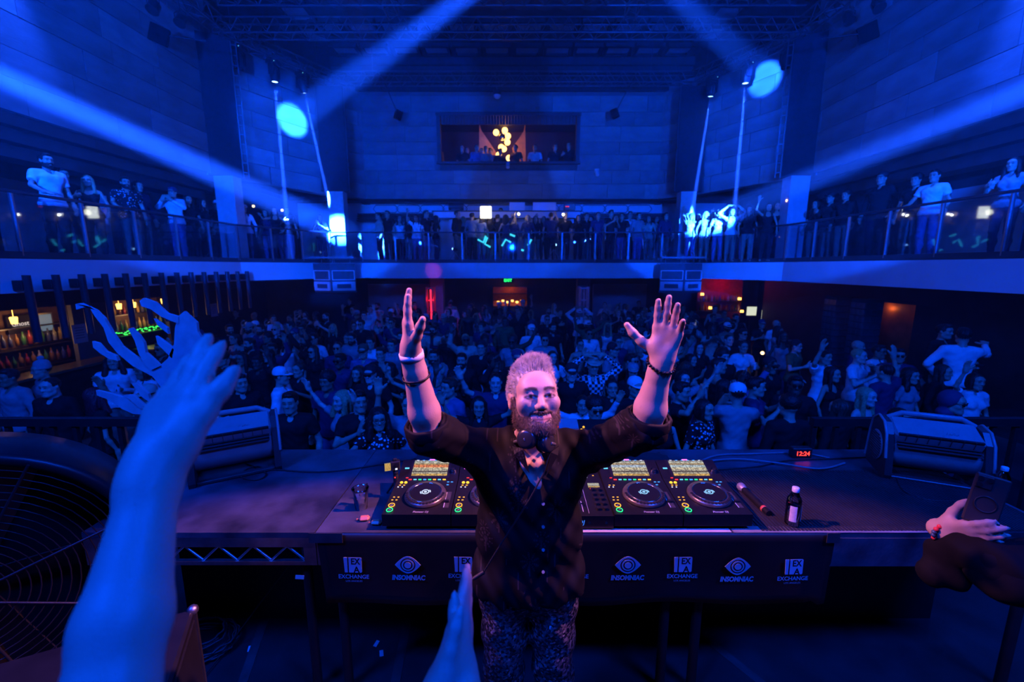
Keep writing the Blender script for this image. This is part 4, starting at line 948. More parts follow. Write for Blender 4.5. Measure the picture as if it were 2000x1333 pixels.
def make_player(i, x0, label):
    t = empty('dj_media_player', (x0, 1.868, TH), label=label, cat='media player', group='media players')
    h = link('housing', BODYM, t)
    for fx in (.04, .289):
        for fy in (.04, .39): link('foot', shp('disc', M_KNOB, .018, .024), t, loc=(fx, fy, -.001))
    sc = MB().box((0, 0, .002), (.196, .112, .004)).build('screen', SCR[i], t, mtx=top(.167, .372, .001)); MB().box((0, 0, .001), (.226, .138, .002)).build('screen_bezel', M_KNOB, t, mtx=top(.167, .370, -.0008))
    MB().box((0, 0, .002), (.03, .006, .004)).build('status_lamp', E['pink'], t, mtx=top(.167, .434, .0))
    for k in range(6): link('function_key', shp('key', E['blue'] if 0 < k < 5 else E['white'], .014, .004, .002), t, mtx=top(.085 + k * .033, .431, .0005))
    # jog wheel
    J = top(.182, .148)
    jw = MB().lathe([(.080, .022), (.100, .020), (.106, .008), (.107, 0), (.08, 0), (.08, .022)], 40, None).build('jog_wheel', M_JOG, t, mtx=J)
    link('jog_rim', shp('ring', M_RIM, .0775, .0825), jw, loc=(0, 0, .0215)); MB().cyl((0, 0, .015), (0, 0, .0225), .078, n=40).build('jog_plate', M_PLAT, jw)
    b = MB(); b.lathe([(.014, 0), (.020, 0), (.020, .001), (.014, .001), (.014, 0)], 24); [b.prism([(.022 * math.cos(a_ + d_), .022 * math.sin(a_ + d_)) for d_ in (-.5, -.25, 0, .25, .5)] + [(.028 * math.cos(a_ + d_), .026 * math.sin(a_ + d_)) for d_ in (.4, 0, -.4)], .001) for a_ in (.3, 3.44)]; b.cyl((0, 0, 0), (0, 0, .001), .008, n=16)
    b.build('jog_display', emis('jog_display_%d' % (i > 1), (.55, .75, .78) if i < 2 else (.25, .6, .7), .9), jw, loc=(0, 0, .0228))
    for k in range(18): a_ = -math.pi * (.03 + .94 * k / 17); link('finger_dent', shp('disc', M_KNOB, .0075, .002), jw, loc=(.093 * math.cos(a_), .093 * math.sin(a_), .0205))
    # transport buttons, pads, lamps
    for (y, c_) in ((.030, 'green'), (.066, 'orange')):
        k = link('transport_button', shp('disc', M_KNOB, .0135, .004), t, mtx=top(.030, y)); link('button_ring', shp('ring', E[c_], .0125, .0165), k, loc=(0, 0, .0035)); link('button_mark', shp('key', M_PRINT, .014, .003, .001), k, loc=(0, 0, .004), rot=(0, 0, .6))
    for k, c_ in enumerate(('red', 'cyan', 'green', 'blue', 'green', 'orange', 'cyan', 'yellow')): link('hot_cue_pad', shp('key', E[c_], .017, .007, .004), t, mtx=top(.070 + k * .0265, .289))
    for x, y in ((.030, .262), (.053, .262)): link('loop_button', shp('disc', E['yellow'] if i != 2 else M_KNOB, .0085, .004), t, mtx=top(x, y))
    for x, y in ((.028, .238), (.050, .238), (.024, .135), (.046, .135), (.021, .112), (.042, .112)): link('small_key', shp('key', E['orange'], .010, .006, .002), t, mtx=top(x, y))
    for x, y in ((.022, .222), (.044, .222)): link('small_lamp', shp('disc', E['white'], .004, .002), t, mtx=top(x, y))
    link('mode_key', shp('key', E['red'], .014, .006, .002), t, mtx=top(.050, .305)); link('source_key', shp('key', E['cyan'] if i != 1 else E['pink'], .024, .010, .003), t, mtx=top(.035, .372))
    kn = link('browse_knob', shp('disc', M_RIM, .016, .014), t, mtx=top(.298, .352)); link('knob_cap', shp('disc', M_KNOB, .010, .004), kn, loc=(0, 0, .014))
    for x, y in ((.280, .268), (.281, .242), (.300, .268)): link('small_key', shp('key', E['blue'], .012, .006, .002), t, mtx=top(x, y))
    MB().box((0, 0, .0005), (.004, .125, .001)).build('tempo_slot', M_PRINT, t, mtx=top(.288, .115)); MB().box((0, 0, .0005), (.024, .13, .0008)).build('tempo_scale', M_JOG, t, mtx=top(.300, .115)); MB().box((0, 0, .006), (.024, .012, .012)).build('tempo_fader', M_KNOB, t, mtx=top(.298, .095))
    link('maker_name', PION, t, mtx=top(.182, .014, .0008)); return t
XP = (-.6245, -.2915, .492, .826)
PL_ = ['media player beside the plastic cup, farthest from the mixer', 'media player half hidden behind the DJ elbow, lit loop buttons', 'media player directly beside the mixer display', 'media player beside the microphone with blue sheen on its wheel']
for i in range(4): make_player(i, XP[i], PL_[i])
# mixer
mx_ = empty('dj_mixer', (.0425, 1.868, TH), label='black six channel mixer between the players, behind the DJ hip', cat='mixer')
MB().add([(x, y, z) for x in (0, .447) for (y, z) in ((0, .010), (0, .075), (.435, .108), (.435, .010))], [(3, 2, 1, 0), (4, 5, 6, 7), (0, 1, 5, 4), (1, 2, 6, 5), (2, 3, 7, 6), (3, 0, 4, 7)]).build('housing', M_GEAR, mx_)
def mtop(x, y, dz=0.0): return Matrix.Translation((x, y, .075 + .033 * y / .435 + dz)) @ Matrix.Rotation(math.atan2(.033, .435), 4, 'X')
for c_ in range(6):
    for r_ in range(7): k = link('channel_knob', shp('disc', M_KNOB, .0085, .012), mx_, mtx=mtop(.045 + c_ * .052, .165 + r_ * .036)); link('knob_mark', shp('key', M_PRINT, .002, .008, .001), k, loc=(0, .004, .012))
    MB().box((0, 0, .0005), (.003, .085, .001)).build('fader_slot', M_PRINT, mx_, mtx=mtop(.045 + c_ * .052, .075)); MB().box((0, 0, .006), (.018, .012, .012)).build('channel_fader', M_RIM, mx_, mtx=mtop(.045 + c_ * .052, .06 + .01 * (c_ % 3)))
    for k in range(5): link('level_lamp', shp('key', E['yellow'] if k < 4 else E['red'], .005, .008, .002), mx_, mtx=mtop(.066 + c_ * .052, .27 + k * .011))
for k in range(6): MB().box((0, 0, .0005), (.0015, .40, .001)).build('channel_line', M_PRINT, mx_, mtx=mtop(.071 + k * .052, .22))
MB().box((0, 0, .002), (.06, .035, .004)).build('display', SCR[3], mx_, mtx=mtop(.395, .255))
for r_ in range(5):
    for c_ in range(2): link('effect_knob', shp('disc', M_KNOB, .010, .013), mx_, mtx=mtop(.38 + c_ * .035, .05 + r_ * .04))
for x, y, c_ in ((.375, .225, 'red'), (.415, .225, 'red'), (.37, .33, 'white'), (.41, .35, 'orange'), (.375, .39, 'blue'), (.415, .40, 'cyan')): link('effect_key', shp('key', E[c_], .009, .006, .002), mx_, mtx=mtop(x, y))
link('maker_name', text_mesh('Pioneer DJ', .030, 'maker_name', emis('blue_print', (.05, .25, 1), .8), bold=.0005, shear=.15), mx_, mtx=Matrix.Translation((.24, -.001, .033)) @ RX)
for x in (.33, .41): link('headphone_socket', shp('disc', M_RIM, .007, .003), mx_, mtx=Matrix.Translation((x, 0, .04)) @ RX)
# effects unit on a stand behind the DJ shoulder
fx = empty('effects_unit', (.42, 2.50, 1.19), label='small effects unit with coloured lit pads raised behind the DJ shoulder', cat='effects unit')
MB().box((0, 0, 0), (.36, .22, .045), Euler((.25, 0, 0)).to_matrix(), bev=.006).build('housing', M_GEAR, fx); MB().box((-.07, .03, .04), (.12, .10, .012), Euler((.3, 0, 0)).to_matrix()).build('display', mat('grey_plate', (.35, .33, .36), .4, noise=.1), fx)
rr = random.Random(4)
for k in range(22): link('lit_pad', shp('disc', E[rr.choice(('red', 'red', 'orange', 'blue', 'yellow', 'white'))], .007, .006), fx, mtx=Matrix.Translation((rr.uniform(-.16, .16), 0, 0)) @ Matrix.Rotation(.25, 4, 'X') @ Matrix.Translation((0, rr.uniform(-.09, .03), .024)))
for xs in (-.14, .14): MB().cyl((xs, 0, -.24), (xs, 0, -.02), .008, n=8).box((xs, 0, -.243), (.02, .22, .006)).build('stand_leg', M_STEEL, fx)
for k, (xa, xb) in enumerate(((-.06, -.05), (-.02, -.03), (.05, .03))): MB().tube([(xa, -.11, .0), (xa + .01, -.14, -.08), (xb, -.13, -.2)], .004, 6).build('patch_cable', M_BLACK, fx)
# ------------------------------------------------------------------ small things on the table
CLEAR = glass_mat('clear_plastic', (.97, .98, .99), .5); WATER = glass_mat('drink', (.95, .96, .98), .3)
P = atZ(706, 993, TH)
cup = empty('plastic_cup', P, label='clear plastic cup with ice and a dark straw', cat='cup')
MB().lathe([(.028, .001), (.030, 0), (.042, .11), (.044, .112), (.044, .115), (.041, .115), (.0385, .10), (.0275, .004), (0, .003)], 28).build('cup_wall', CLEAR, cup)
MB().lathe([(.0, .006), (.027, .006), (.033, .055), (0, .055)], 24).build('drink', mat('cloudy_drink', (.7, .55, .5), .3, trans=.2, noise=.1), cup)
for k, (x, y, z) in enumerate(((.008, .004, .05), (-.012, -.006, .055), (.004, -.012, .06))): MB().box((x, y, z), (.022, .022, .022), Euler((.5 * k, .4, .7 * k)).to_matrix(), bev=.004).build('ice_cube', mat('ice', (.75, .72, .75), .15, trans=.4, noise=.1), cup)
MB().cyl((-.012, -.008, .01), (.034, .012, .135), .003, n=8).build('straw', M_BLACK, cup)
P = atZ(235, 1005, TH); tag(MB().lathe([(.028, .001), (.030, 0), (.042, .11), (.044, .112), (.044, .115), (.041, .115), (.0385, .10), (.0275, .004), (0, .003)], 28).build('plastic_cup', CLEAR, loc=P), 'empty clear plastic cup behind the blurred raised arm', 'cup')
M_CASE = mat('earplug_case', (.85, .28, .16), .35, noise=.05)
for k, (px, py, rz) in enumerate(((712, 1017, .15), (735, 1025, -.05))):
    c_ = empty('earplug_case', atZ(px, py, TH), rz, ('orange rounded earphone case nearer the cup' if k == 0 else 'orange earphone case with a key loop touching the player'), 'case', 'earphone cases')
    MB().box((0, 0, .012), (.052, .034, .022), bev=.009).build('case_body', M_CASE, c_); MB().tube([(-.028, 0, .01), (-.036, .004, .01), (-.038, 0, .01), (-.034, -.004, .01)], .002, 5).build('loop', M_CASE, c_)
# action camera on a small tripod
tp_ = empty('mini_tripod', atZ(775, 972, TH), label='black mini tripod standing behind the player nearest the cup', cat='tripod')
for a_ in (.4, 2.6, 4.6): MB().cyl((0, 0, .10), (.075 * math.cos(a_), .075 * math.sin(a_), .006), .008, .005, 8).build('leg', M_KNOB, tp_)
MB().cyl((0, 0, .09), (0, 0, .14), .014, n=12).build('stem', M_KNOB, tp_); MB().lathe([(0, 0), (.012, .002), (.015, .012), (.012, .022), (0, .024)], 14, Matrix.Translation((0, 0, .138))).build('ball_head', M_KNOB, tp_); link('lamp', shp('disc', E['red'], .004, .002), tp_, mtx=Matrix.Translation((0, -.014, .125)) @ RX)
ac = empty('action_camera', tp_.location + Vector((0, 0, .163)), .35, 'black action camera with flipped side screen on the mini tripod', 'camera')
MB().box((0, 0, .028), (.05, .035, .052), bev=.004).build('camera_body', M_KNOB, ac); MB().cyl((.008, -.0175, .036), (.008, -.024, .036), .011, n=18).build('lens', M_PLAT, ac); MB().box((-.04, -.012, .028), (.032, .004, .044), bev=.001).build('side_screen', SCR[2], ac); MB().box((.004, -.0182, .012), (.012, .001, .010)).build('front_screen', E['white'], ac); MB().box((.0, 0, .060), (.02, .016, .014), bev=.003).build('microphone_mount', M_KNOB, ac)
# microphone
a_, b_ = atZ(1448, 952, TH + .022), atZ(1502, 1004, TH + .018); d_ = (b_ - a_)
mc = empty('microphone', a_, label='wireless handheld microphone with red tail ring lying beside the players', cat='microphone'); mc.rotation_euler = d_.to_track_quat('Z', 'Y').to_euler(); l_ = d_.length
MB().lathe([(0, -.028), (.014, -.024), (.023, -.010), (.024, .006), (.019, .022), (.014, .030)], 20).build('grille', mat('mic_mesh', (.45, .42, .42), .5, .5, noise=.5, nscale=400), mc); MB().lathe([(.016, .030), (.018, .05), (.017, l_ - .03), (.015, l_)], 18).build('handle', M_GEAR, mc); MB().lathe([(.0165, l_ - .05), (.0175, l_ - .05), (.0175, l_ - .035), (.0165, l_ - .035)], 18).build('tail_ring', mat('red_ring', (.8, .12, .08), .4, noise=.05), mc)
def bottle(P, label, s=1.0):
    o = empty('water_bottle', P, label=label, cat='bottle', group='water bottles')
    MB().lathe([(0, .003), (.026, 0), (.032, .008), (.032, .11), (.030, .13), (.016, .158), (.0125, .165), (.0125, .172)], 24).build('bottle_wall', CLEAR, o); MB().lathe([(0, .006), (.029, .006), (.0305, .10), (0, .10)], 20).build('water', WATER, o)
    MB().lathe([(.0145, .166), (.0155, .168), (.0155, .186), (.013, .188), (0, .188)], 20).build('cap', mat('cap_white', (.8, .8, .82), .4, noise=.04), o)
    for a0 in (-2.6, -.9):
        b = MB(); vs = []
        for z in (.028, .105): vs += [(.0326 * math.cos(a0 + .9 * k / 8), .0326 * math.sin(a0 + .9 * k / 8), z) for k in range(9)]
        b.add(vs, [(k, k + 1, 10 + k, 9 + k) for k in range(8)], True); b.build('paper_label', mat('bottle_label', (.78, .72, .74), .5, noise=.12, nscale=60), o)
    o.scale = (s, s, s); return o
bottle(atZ(1546, 1024, TH + .006), 'clear water bottle with white labels standing on the ribbed mat', 1.04); bottle(atZ(1950, 975, TH), 'clear water bottle beside the blower behind the held phone')
# clock
ck = empty('digital_clock', atZ(1562, 893, TH), label='small black clock with red digits at the table back edge', cat='clock'); MB().box((0, 0, .035), (.13, .05, .07), bev=.006).build('clock_case', M_GEAR, ck)
link('digits', text_mesh('12:24', .042, 'digits', emis('red_digits', (1, .03, .02), 4.0), bold=.0008), ck, mtx=Matrix.Translation((0, -.027, .021)) @ RX)
# loose cables on the table
def cable(px, label, r=.005, z=TH + .006, m=None, grp='table cables'):
    pts = [atZ(x, y, z) for x, y in px]; N_ = len(pts); out = []
    for i in range(N_ - 1):
        p0, p1, p2, p3 = pts[max(i - 1, 0)], pts[i], pts[i + 1], pts[min(i + 2, N_ - 1)]
        for k in range(6): t = k / 6; out.append(.5 * ((2 * p1) + (p2 - p0) * t + (2 * p0 - 5 * p1 + 4 * p2 - p3) * t * t + (3 * p1 - p0 - 3 * p2 + p3) * t ** 3))
    out.append(pts[-1]); return tag(MB().tube(out, r, 6).build('cable', m or M_BLACK), label, 'cable', grp)
M_CB = mat('cable_blue_grey', (.20, .20, .23), .4, noise=.1)
cable([(1360, 906), (1400, 890), (1470, 887), (1560, 885), (1620, 895)], 'pale cable arching behind the end player toward the clock', .006, TH + .008, M_CB)
cable([(1375, 902), (1440, 897), (1520, 905), (1600, 916), (1650, 905)], 'pale cable looping in front of the clock', .006, TH + .018, M_CB)
cable([(1400, 918), (1480, 912), (1540, 900), (1640, 896), (1760, 890)], 'dark cable running from end player past the clock to the blower', .005)
cable([(480, 905), (520, 925), (500, 938), (470, 930), (495, 912), (540, 918), (640, 922), (760, 905), (860, 888)], 'dark power cable running from blower along the empty deck', .005)
cable([(1750, 930), (1765, 960), (1820, 978), (1900, 978)], 'dark power cable curling in front of the blower by the phone', .005)
cable([(790, 905), (800, 930), (806, 960)], 'thin lead dropping from the action camera', .0025, TH + .02)
# ------------------------------------------------------------------ blowers
M_BLO = mat('blower_grey', (.24, .24, .26), .35, noise=.1); M_BLOD = mat('blower_dark', (.03, .03, .034), .4, noise=.15)
def blower(P, rz, label):
    o = empty('utility_blower', P, rz, label, 'blower fan', 'utility blowers'); w = .40
    MB().cyl((-w / 2, 0, .165), (w / 2, 0, .165), .118, n=36).build('drum', M_BLO, o)
    for sx in (-1, 1):
        prof = [(-.15, 0), (.15, 0), (.165, .03), (.14, .22), (.11, .30), (.03, .345), (-.06, .33), (-.115, .27), (-.15, .13), (-.165, .03)]
        b = MB(); b.prism(prof, .035, Matrix.Translation((sx * (w / 2 + .018), 0, 0)) @ Matrix.Rotation(math.pi / 2, 4, 'Z') @ Matrix.Rotation(math.pi / 2, 4, 'X')); sp_ = b.build('side_panel', M_BLOD, o)
        MB().lathe([(.0, 0), (.09, 0), (.095, .006), (.09, .010), (0, .012)], 30, Matrix.Translation((sx * (w / 2 + .035), 0, .16)) @ Matrix.Rotation(sx * math.pi / 2, 4, 'Y')).build('side_vent', M_BLO, sp_)
        for k in range(11): hz_ = -.075 + .015 * k; MB().box((sx * (w / 2 + .048), 0, .16 + hz_), (.004, 2 * math.sqrt(max(.088 ** 2 - hz_ ** 2, .0004)), .006)).build('vent_slat', M_BLOD, sp_)
        MB().tube([(sx * (w / 2 + .037), y * 1.0, z) for y, z in prof[2:9]], .008, 5).build('edge_trim', M_BLO, sp_)
    R3 = Euler((.42, 0, 0)).to_matrix(); hd = MB().box((0, -.035, .265), (w, .17, .115), R3, bev=.012).build('outlet_head', M_BLO, o)
    MB().box((0, -.112, .245), (w - .03, .012, .098), R3).build('outlet_mouth', M_BLACK, hd)
    for k in range(6): MB().box((0, -.128 + .007 * k, .207 + .0155 * k), (w - .03, .022, .004), R3).build('louver', M_BLOD, hd)
    for k in range(7): MB().box((-.15 + .05 * k, -.116, .245), (.003, .01, .095), R3).build('grille_bar', M_BLOD, hd)
    link('maker_name', text_mesh('Lasko', .024, 'maker_name', M_PRINT, bold=.0003), hd, mtx=Matrix.Translation((.06, -.098, .302)) @ Matrix.Rotation(.42 + math.pi / 2, 4, 'X'))
    MB().tube([(-w / 2, .02, .335), (-w * .34, .02, .372), (w * .34, .02, .372), (w / 2, .02, .335)], .016, 10).build('handle', M_BLO, o); MB().box((0, -.12, .012), (w, .04, .02), bev=.004).box((0, .12, .012), (w, .04, .02), bev=.004).build('base_bar', M_BLOD, o); return o
blower(Vector((2.50, 2.42, TH)), -.42, 'grey utility blower beside the bottle and the held phone'); blower(Vector((-1.72, 2.50, TH)), .55, 'grey utility blower behind the blurred raised arm')
# ------------------------------------------------------------------ the DJ
def rotm(rx=0, ry=0, rz=0): return np.array(Euler((rx, ry, rz)).to_matrix(), dtype=np.float32)
DS = 1.04; DT = V3(.068, 1.53, 0)
HM = rotm(0, 0, math.radians(11)) @ rotm(math.radians(-19), 0, 0); HS = 1.06
HC = npv(atY(1043, 779, 1.475))
def dj_at(p): return npv(p) * DS + DT
def inv_head(V): return ((V - HC) / HS) @ HM
ARMS = {-1: (npv(atY(937, 884, 1.53)), npv(atY(838, 846, 1.33)), npv(atY(803, 690, 1.27)), npv(atY(788, 566, 1.25))),
        1: (npv(atY(1150, 884, 1.53)), npv(atY(1262, 832, 1.33)), npv(atY(1293, 703, 1.28)), npv(atY(1318, 575, 1.26)))}
def dj_arm(s, g=0.0):
    sh, el, wr, tip = ARMS[s]
    return [RC(sh, el, .055 + g, .047 + g, .02), RC(el, lerp(el, wr, .28), .045 + g, .050 + g, .015), RC(lerp(el, wr, .28), lerp(el, wr, .8), .050 + g, .034 + g, .015), RC(lerp(el, wr, .8), wr, .034 + g, .030 + g, .015)]
def dj_body():
    p = xf(torso_prims(False), None, DT, DS)
    for s in (-1, 1): p += xf(leg_prims(False, s), None, DT, DS) + xf(foot_prims(s), None, DT, DS)
    p = grow(p, -.006)
    p += [RC(dj_at((0, .03, 1.42)), HC + HM @ V3(0, .02, -.07), .066, .059, .03), RC(dj_at((0, .03, 1.45)), dj_at((-.14, .02, 1.44)), .05, .045, .05), RC(dj_at((0, .03, 1.45)), dj_at((.14, .02, 1.44)), .05, .045, .05)]
    # collar bones and chest in the open neck
    p += [RC(dj_at((sx * .02, -.085, 1.435)), dj_at((sx * .14, -.03, 1.455)), .013, .014, .03) for sx in (-1, 1)]
    for s in (-1, 1): p += dj_arm(s)
    sh, el, wr, tip = ARMS[-1]
    p += hand_prims(wr, tip - wr, (.93, .35, .05), (.35, -.93, .1), (.05, .09, .10, .14), .03, 1.10, 1.0, (.80, .55, .25), .02, .005)
    sh, el, wr, tip = ARMS[1]
    p += hand_prims(wr, tip - wr, (-.42, -.90, .1), (-.9, .4, .1), (.06, .04, .16, .42), .10, 1.10, 1.0, (.45, .88, .12), .22, .005)
    p += xf(head_prims(False, 1.0, True), HM, HC, HS)
    # smile lines
    for sx in (-1, 1): p += xf([RC((sx * .024, -.098, -.034), (sx * .042, -.079, -.062), .0035, .004, .008, 's')], HM, HC, HS)
    me = sdf_mesh('body', p, .0041, SKIN_FINE, col=lambda V: head_feat(V, inv_head, False, True))
    return me
dj = link('person', dj_body()); setc(dj, (.52, .34, .27)); tag(dj, 'DJ in black palm-print shirt with both arms raised in front of the decks', 'person')
# grey swept-up hair and beard: a soft base and many strands
def strands(name, roots, dirs, lens, r0, m, parent, gravity=0.0, wob=.15, seed=1):
    rg = np.random.RandomState(seed); n = len(roots); K = 4; V = []; F = []
    T = np.stack([np.cos(np.arange(3) * 2.094), np.sin(np.arange(3) * 2.094)], -1)
    d = dirs / np.linalg.norm(dirs, axis=1)[:, None]; u = np.cross(d, rg.randn(n, 3)); u /= np.linalg.norm(u, axis=1)[:, None]; w = np.cross(d, u)
    bend = rg.randn(n, 3) * wob; P = roots.copy(); vs = np.zeros((n, K + 1, 3, 3))
    dd = d.copy()
    for k in range(K + 1):
        rr = r0 * (1 - .8 * k / K)
        for c in range(3): vs[:, k, c] = P + (u * T[c, 0] + w * T[c, 1]) * rr
        dd = dd + bend / K + np.array((0, 0, -gravity)) / K; dd /= np.linalg.norm(dd, axis=1)[:, None]; P = P + dd * (lens / K)[:, None]
    vs = vs.reshape(-1, 3); base = np.arange(n) * (K + 1) * 3; q = []
    for k in range(K):
        for c in range(3):
            a = base + k * 3 + c; b = base + k * 3 + (c + 1) % 3; q.append(np.stack([a, b, b + 3, a + 3], -1))
    q = np.concatenate(q); me = bpy.data.meshes.new(name); me.vertices.add(len(vs)); me.vertices.foreach_set('co', vs.astype(np.float32).ravel())
    me.loops.add(q.size); me.loops.foreach_set('vertex_index', q.astype(np.int32).ravel()); me.polygons.add(len(q)); me.polygons.foreach_set('loop_start', np.arange(0, q.size, 4, dtype=np.int32))
    me.polygons.foreach_set('use_smooth', np.ones(len(q), bool)); me.materials.append(m); me.update(calc_edges=True); return me
GREY = mat('grey_hair', (.46, .42, .40), .38, noise=.45, nscale=45, spec=.5)
GREYS = mat('grey_hair_side', (.26, .24, .23), .45, noise=.5, nscale=70)
BEARD = mat('beard_hair', (.085, .055, .045), .5, noise=.6, nscale=80)
def to_w(q): return (q @ HM.T) * HS + HC
rg = np.random.RandomState(5)
u = rg.rand(15000, 2); th = u[:, 0] * 2 * math.pi; ph = np.arccos(1 - 1.25 * u[:, 1])
e = np.stack([np.sin(ph) * np.cos(th), np.sin(ph) * np.sin(th), np.cos(ph)], -1)
q = e * np.array((.077, .097, .093)) + np.array((0, .017, .026))
hl = .070 - .010 * np.cos(q[:, 0] * 60)                       # hair line on the forehead
keep = (q[:, 2] > -.005) & ~((q[:, 1] < -.035) & (q[:, 2] < hl - .012)) & ~((q[:, 1] < .005) & (q[:, 2] < .02) & (np.abs(q[:, 0]) > .05)) & ~((q[:, 1] < -.005) & (q[:, 2] < .05))
q = q[keep]; e = e[keep]; topw = np.clip((q[:, 2] - .065) / .045, 0, 1)
d = e * np.array((.6, .4, .5)) + topw[:, None] * np.array((.15, .25, .9)) + (1 - topw)[:, None] * np.array((0, .8, .1)) + .12 * rg.randn(len(q), 3)
d += (topw * np.clip((.02 - q[:, 1]) / .06, 0, 1))[:, None] * np.array((.35, -.15, .7))
cl = np.sin(q[:, 0] * 130 + 3 * np.sin(q[:, 1] * 60)); d += topw[:, None] * np.stack([.38 * cl, .2 * np.cos(q[:, 0] * 150), .0 * cl], -1)
ln = .014 + .008 * topw * (cl > .3) + topw * (.012 + .026 * np.clip((.02 - q[:, 1]) / .08, 0, 1)) + .008 * rg.rand(len(q))
hairb = sdf_mesh('hair', xf([EL((0, .02, .034), (.080, .100, .092), .02), EL((0, -.118, -.035), (.069, .086, .11), .015, 's'), PL((0, -.02, -.012), (0, -.35, -1), .01)], HM, HC, HS), .006, GREYS,
                 disp=lambda P: .003 * np.sin(P[..., 0] * 300 + P[..., 2] * 90))
hb = link('hair', hairb, dj)
st = link('hair_strands', strands('hair_strands', to_w(q), d @ HM.T, ln * HS, .0011, GREY, dj, .15, .22), hb); st['kind'] = 'stuff'
bb = xf(grow(head_prims(False, 1.0)[1:5], .0045) + [RC((sx * .071, -.014, .0), (sx * .060, -.022, -.06), .011, .014, .02) for sx in (-1, 1)] + [EL((0, -.070, .036), (.079, .095, .092), .010, 's')] + [RC((sx * .003, -.098, -.046), (sx * .034, -.080, -.045), .0065, .0045, .006) for sx in (-1, 1)] + [EL((sx * .018, -.098, -.0625), (.022, .02, .011), .006, 's', rotm(0, -sx * .22, 0)) for sx in (-1, 1)] + [PL((0, .008, 0), (0, 1, .1), .02)], HM, HC, HS)
beardb = sdf_mesh('beard', bb, .0045, BEARD, disp=lambda P: .0016 * np.sin(P[..., 0] * 520) * np.sin(P[..., 2] * 480)); br = link('beard', beardb, dj)
nv = len(beardb.vertices); co = np.zeros(nv * 3, np.float32); beardb.vertices.foreach_get('co', co); co = co.reshape(-1, 3); no = np.zeros(nv * 3, np.float32); beardb.vertices.foreach_get('normal', no); no = no.reshape(-1, 3)
sel = (inv_head(co)[:, 1] < .02) & (rg.rand(nv) < .55)
st = link('beard_strands', strands('beard_strands', co[sel].astype(float), no[sel] * .8 + np.array((0, 0, -.6)) + .25 * rg.randn(sel.sum(), 3), .005 + .005 * rg.rand(sel.sum()), .0007, BEARD, dj, .2, .2, 3), br); st['kind'] = 'stuff'
# shirt with a palm print
m = mat('palm_shirt', (.014, .013, .016), .65, spec=.12); nt = m.node_tree; N = nt.nodes; L = nt.links; b = _bs(m)
tc = N.new('ShaderNodeTexCoord'); mp = N.new('ShaderNodeMapping'); mp.inputs['Scale'].default_value = (11, .01, 9); L.new(tc.outputs['Object'], mp.inputs['Vector'])
vo = N.new('ShaderNodeTexVoronoi'); vo.inputs['Scale'].default_value = 1.0; L.new(mp.outputs[0], vo.inputs['Vector'])
sb = N.new('ShaderNodeVectorMath'); sb.operation = 'SUBTRACT'; L.new(mp.outputs[0], sb.inputs[0]); L.new(vo.outputs['Position'], sb.inputs[1])
sx = N.new('ShaderNodeSeparateXYZ'); L.new(sb.outputs[0], sx.inputs[0])
def mth(op, a, bb=None):
    n_ = N.new('ShaderNodeMath'); n_.operation = op
    for i, v in enumerate((a, bb)):
        if v is None: continue
        if isinstance(v, (int, float)): n_.inputs[i].default_value = v
        else: L.new(v, n_.inputs[i])
    return n_.outputs[0]
an = mth('ARCTAN2', sx.outputs['Z'], sx.outputs['X']); fr = mth('ABSOLUTE', mth('SINE', mth('MULTIPLY', an, 4.5)))
fine = mth('SINE', mth('MULTIPLY', vo.outputs['Distance'], 90.0))
leaf = mth('MULTIPLY', mth('GREATER_THAN', mth('SUBTRACT', fr, mth('MULTIPLY', vo.outputs['Distance'], 1.9)), .22), mth('GREATER_THAN', fine, -.5))
leaf = mth('MULTIPLY', leaf, mth('LESS_THAN', vo.outputs['Distance'], .42))
trunk = mth('MULTIPLY', mth('LESS_THAN', mth('ABSOLUTE', sx.outputs['X']), .025), mth('MULTIPLY', mth('LESS_THAN', sx.outputs['Z'], 0.0), mth('GREATER_THAN', sx.outputs['Z'], -.5)))
fac = mth('MINIMUM', mth('ADD', leaf, trunk), 1.0)
mx = N.new('ShaderNodeMix'); mx.data_type = 'RGBA'; mx.inputs[6].default_value = (.007, .007, .009, 1); mx.inputs[7].default_value = (.030, .024, .028, 1); L.new(fac, mx.inputs[0]); L.new(mx.outputs[2], b.inputs['Base Color'])
SHIRT = m
def dfold(P):
    x, y, z = P[..., 0], P[..., 1], P[..., 2]; rise = np.clip((z - 1.30) / .25, 0, 1)
    return .0028 * np.sin((z - 1.3 * np.abs(x - .07)) * 55 + 2 * np.sin(x * 22)) + .004 * np.sin(x * 62 + 1.5 * np.sin(z * 14)) * (.35 + np.clip((1.3 - z) * 2, 0, .8)) + .0022 * np.sin(z * 70 + x * 95)
tp = torso_prims(False)
p = xf(grow(tp[:2], .026) + grow(tp[2:3], .03) + grow(tp[3:], .018) + [RC((-.09, .0, .95), (.09, .0, .95), .128, .128, .06), RC((-.08, .0, 1.14), (.08, .0, 1.14), .118, .118, .06)], None, DT, DS)
for s in (-1, 1):
    sh, el, wr, tip = ARMS[s]; e2 = lerp(el, wr, .02)
    p += [RC(sh, el, .074, .066, .05), CC(lerp(sh, el, .7), el + (el - sh) * .06, .068, .068, .03), CC(el - (wr - el) * .06, e2, .066, .064, .03)]
p += xf([RC((0, .03, 1.46), (-.12, .02, 1.45), .058, .052, .05), RC((0, .03, 1.46), (.12, .02, 1.45), .058, .052, .05)], None, DT, DS)
p += xf([PL((0, 0, .915), (.05, .1, -1), .004), RC((0, .02, 1.50), (0, -.02, 1.78), .062, .10, .012, 's'), RC((.004, -.12, 1.50), (.016, -.155, 1.31), .072, .020, .012, 's')], None, DT, DS)
for s in (-1, 1):
    sh, el, wr, tip = ARMS[s]; p.append(CC(lerp(el, wr, -.02), lerp(el, wr, .3), .056, .056, .006, 's'))
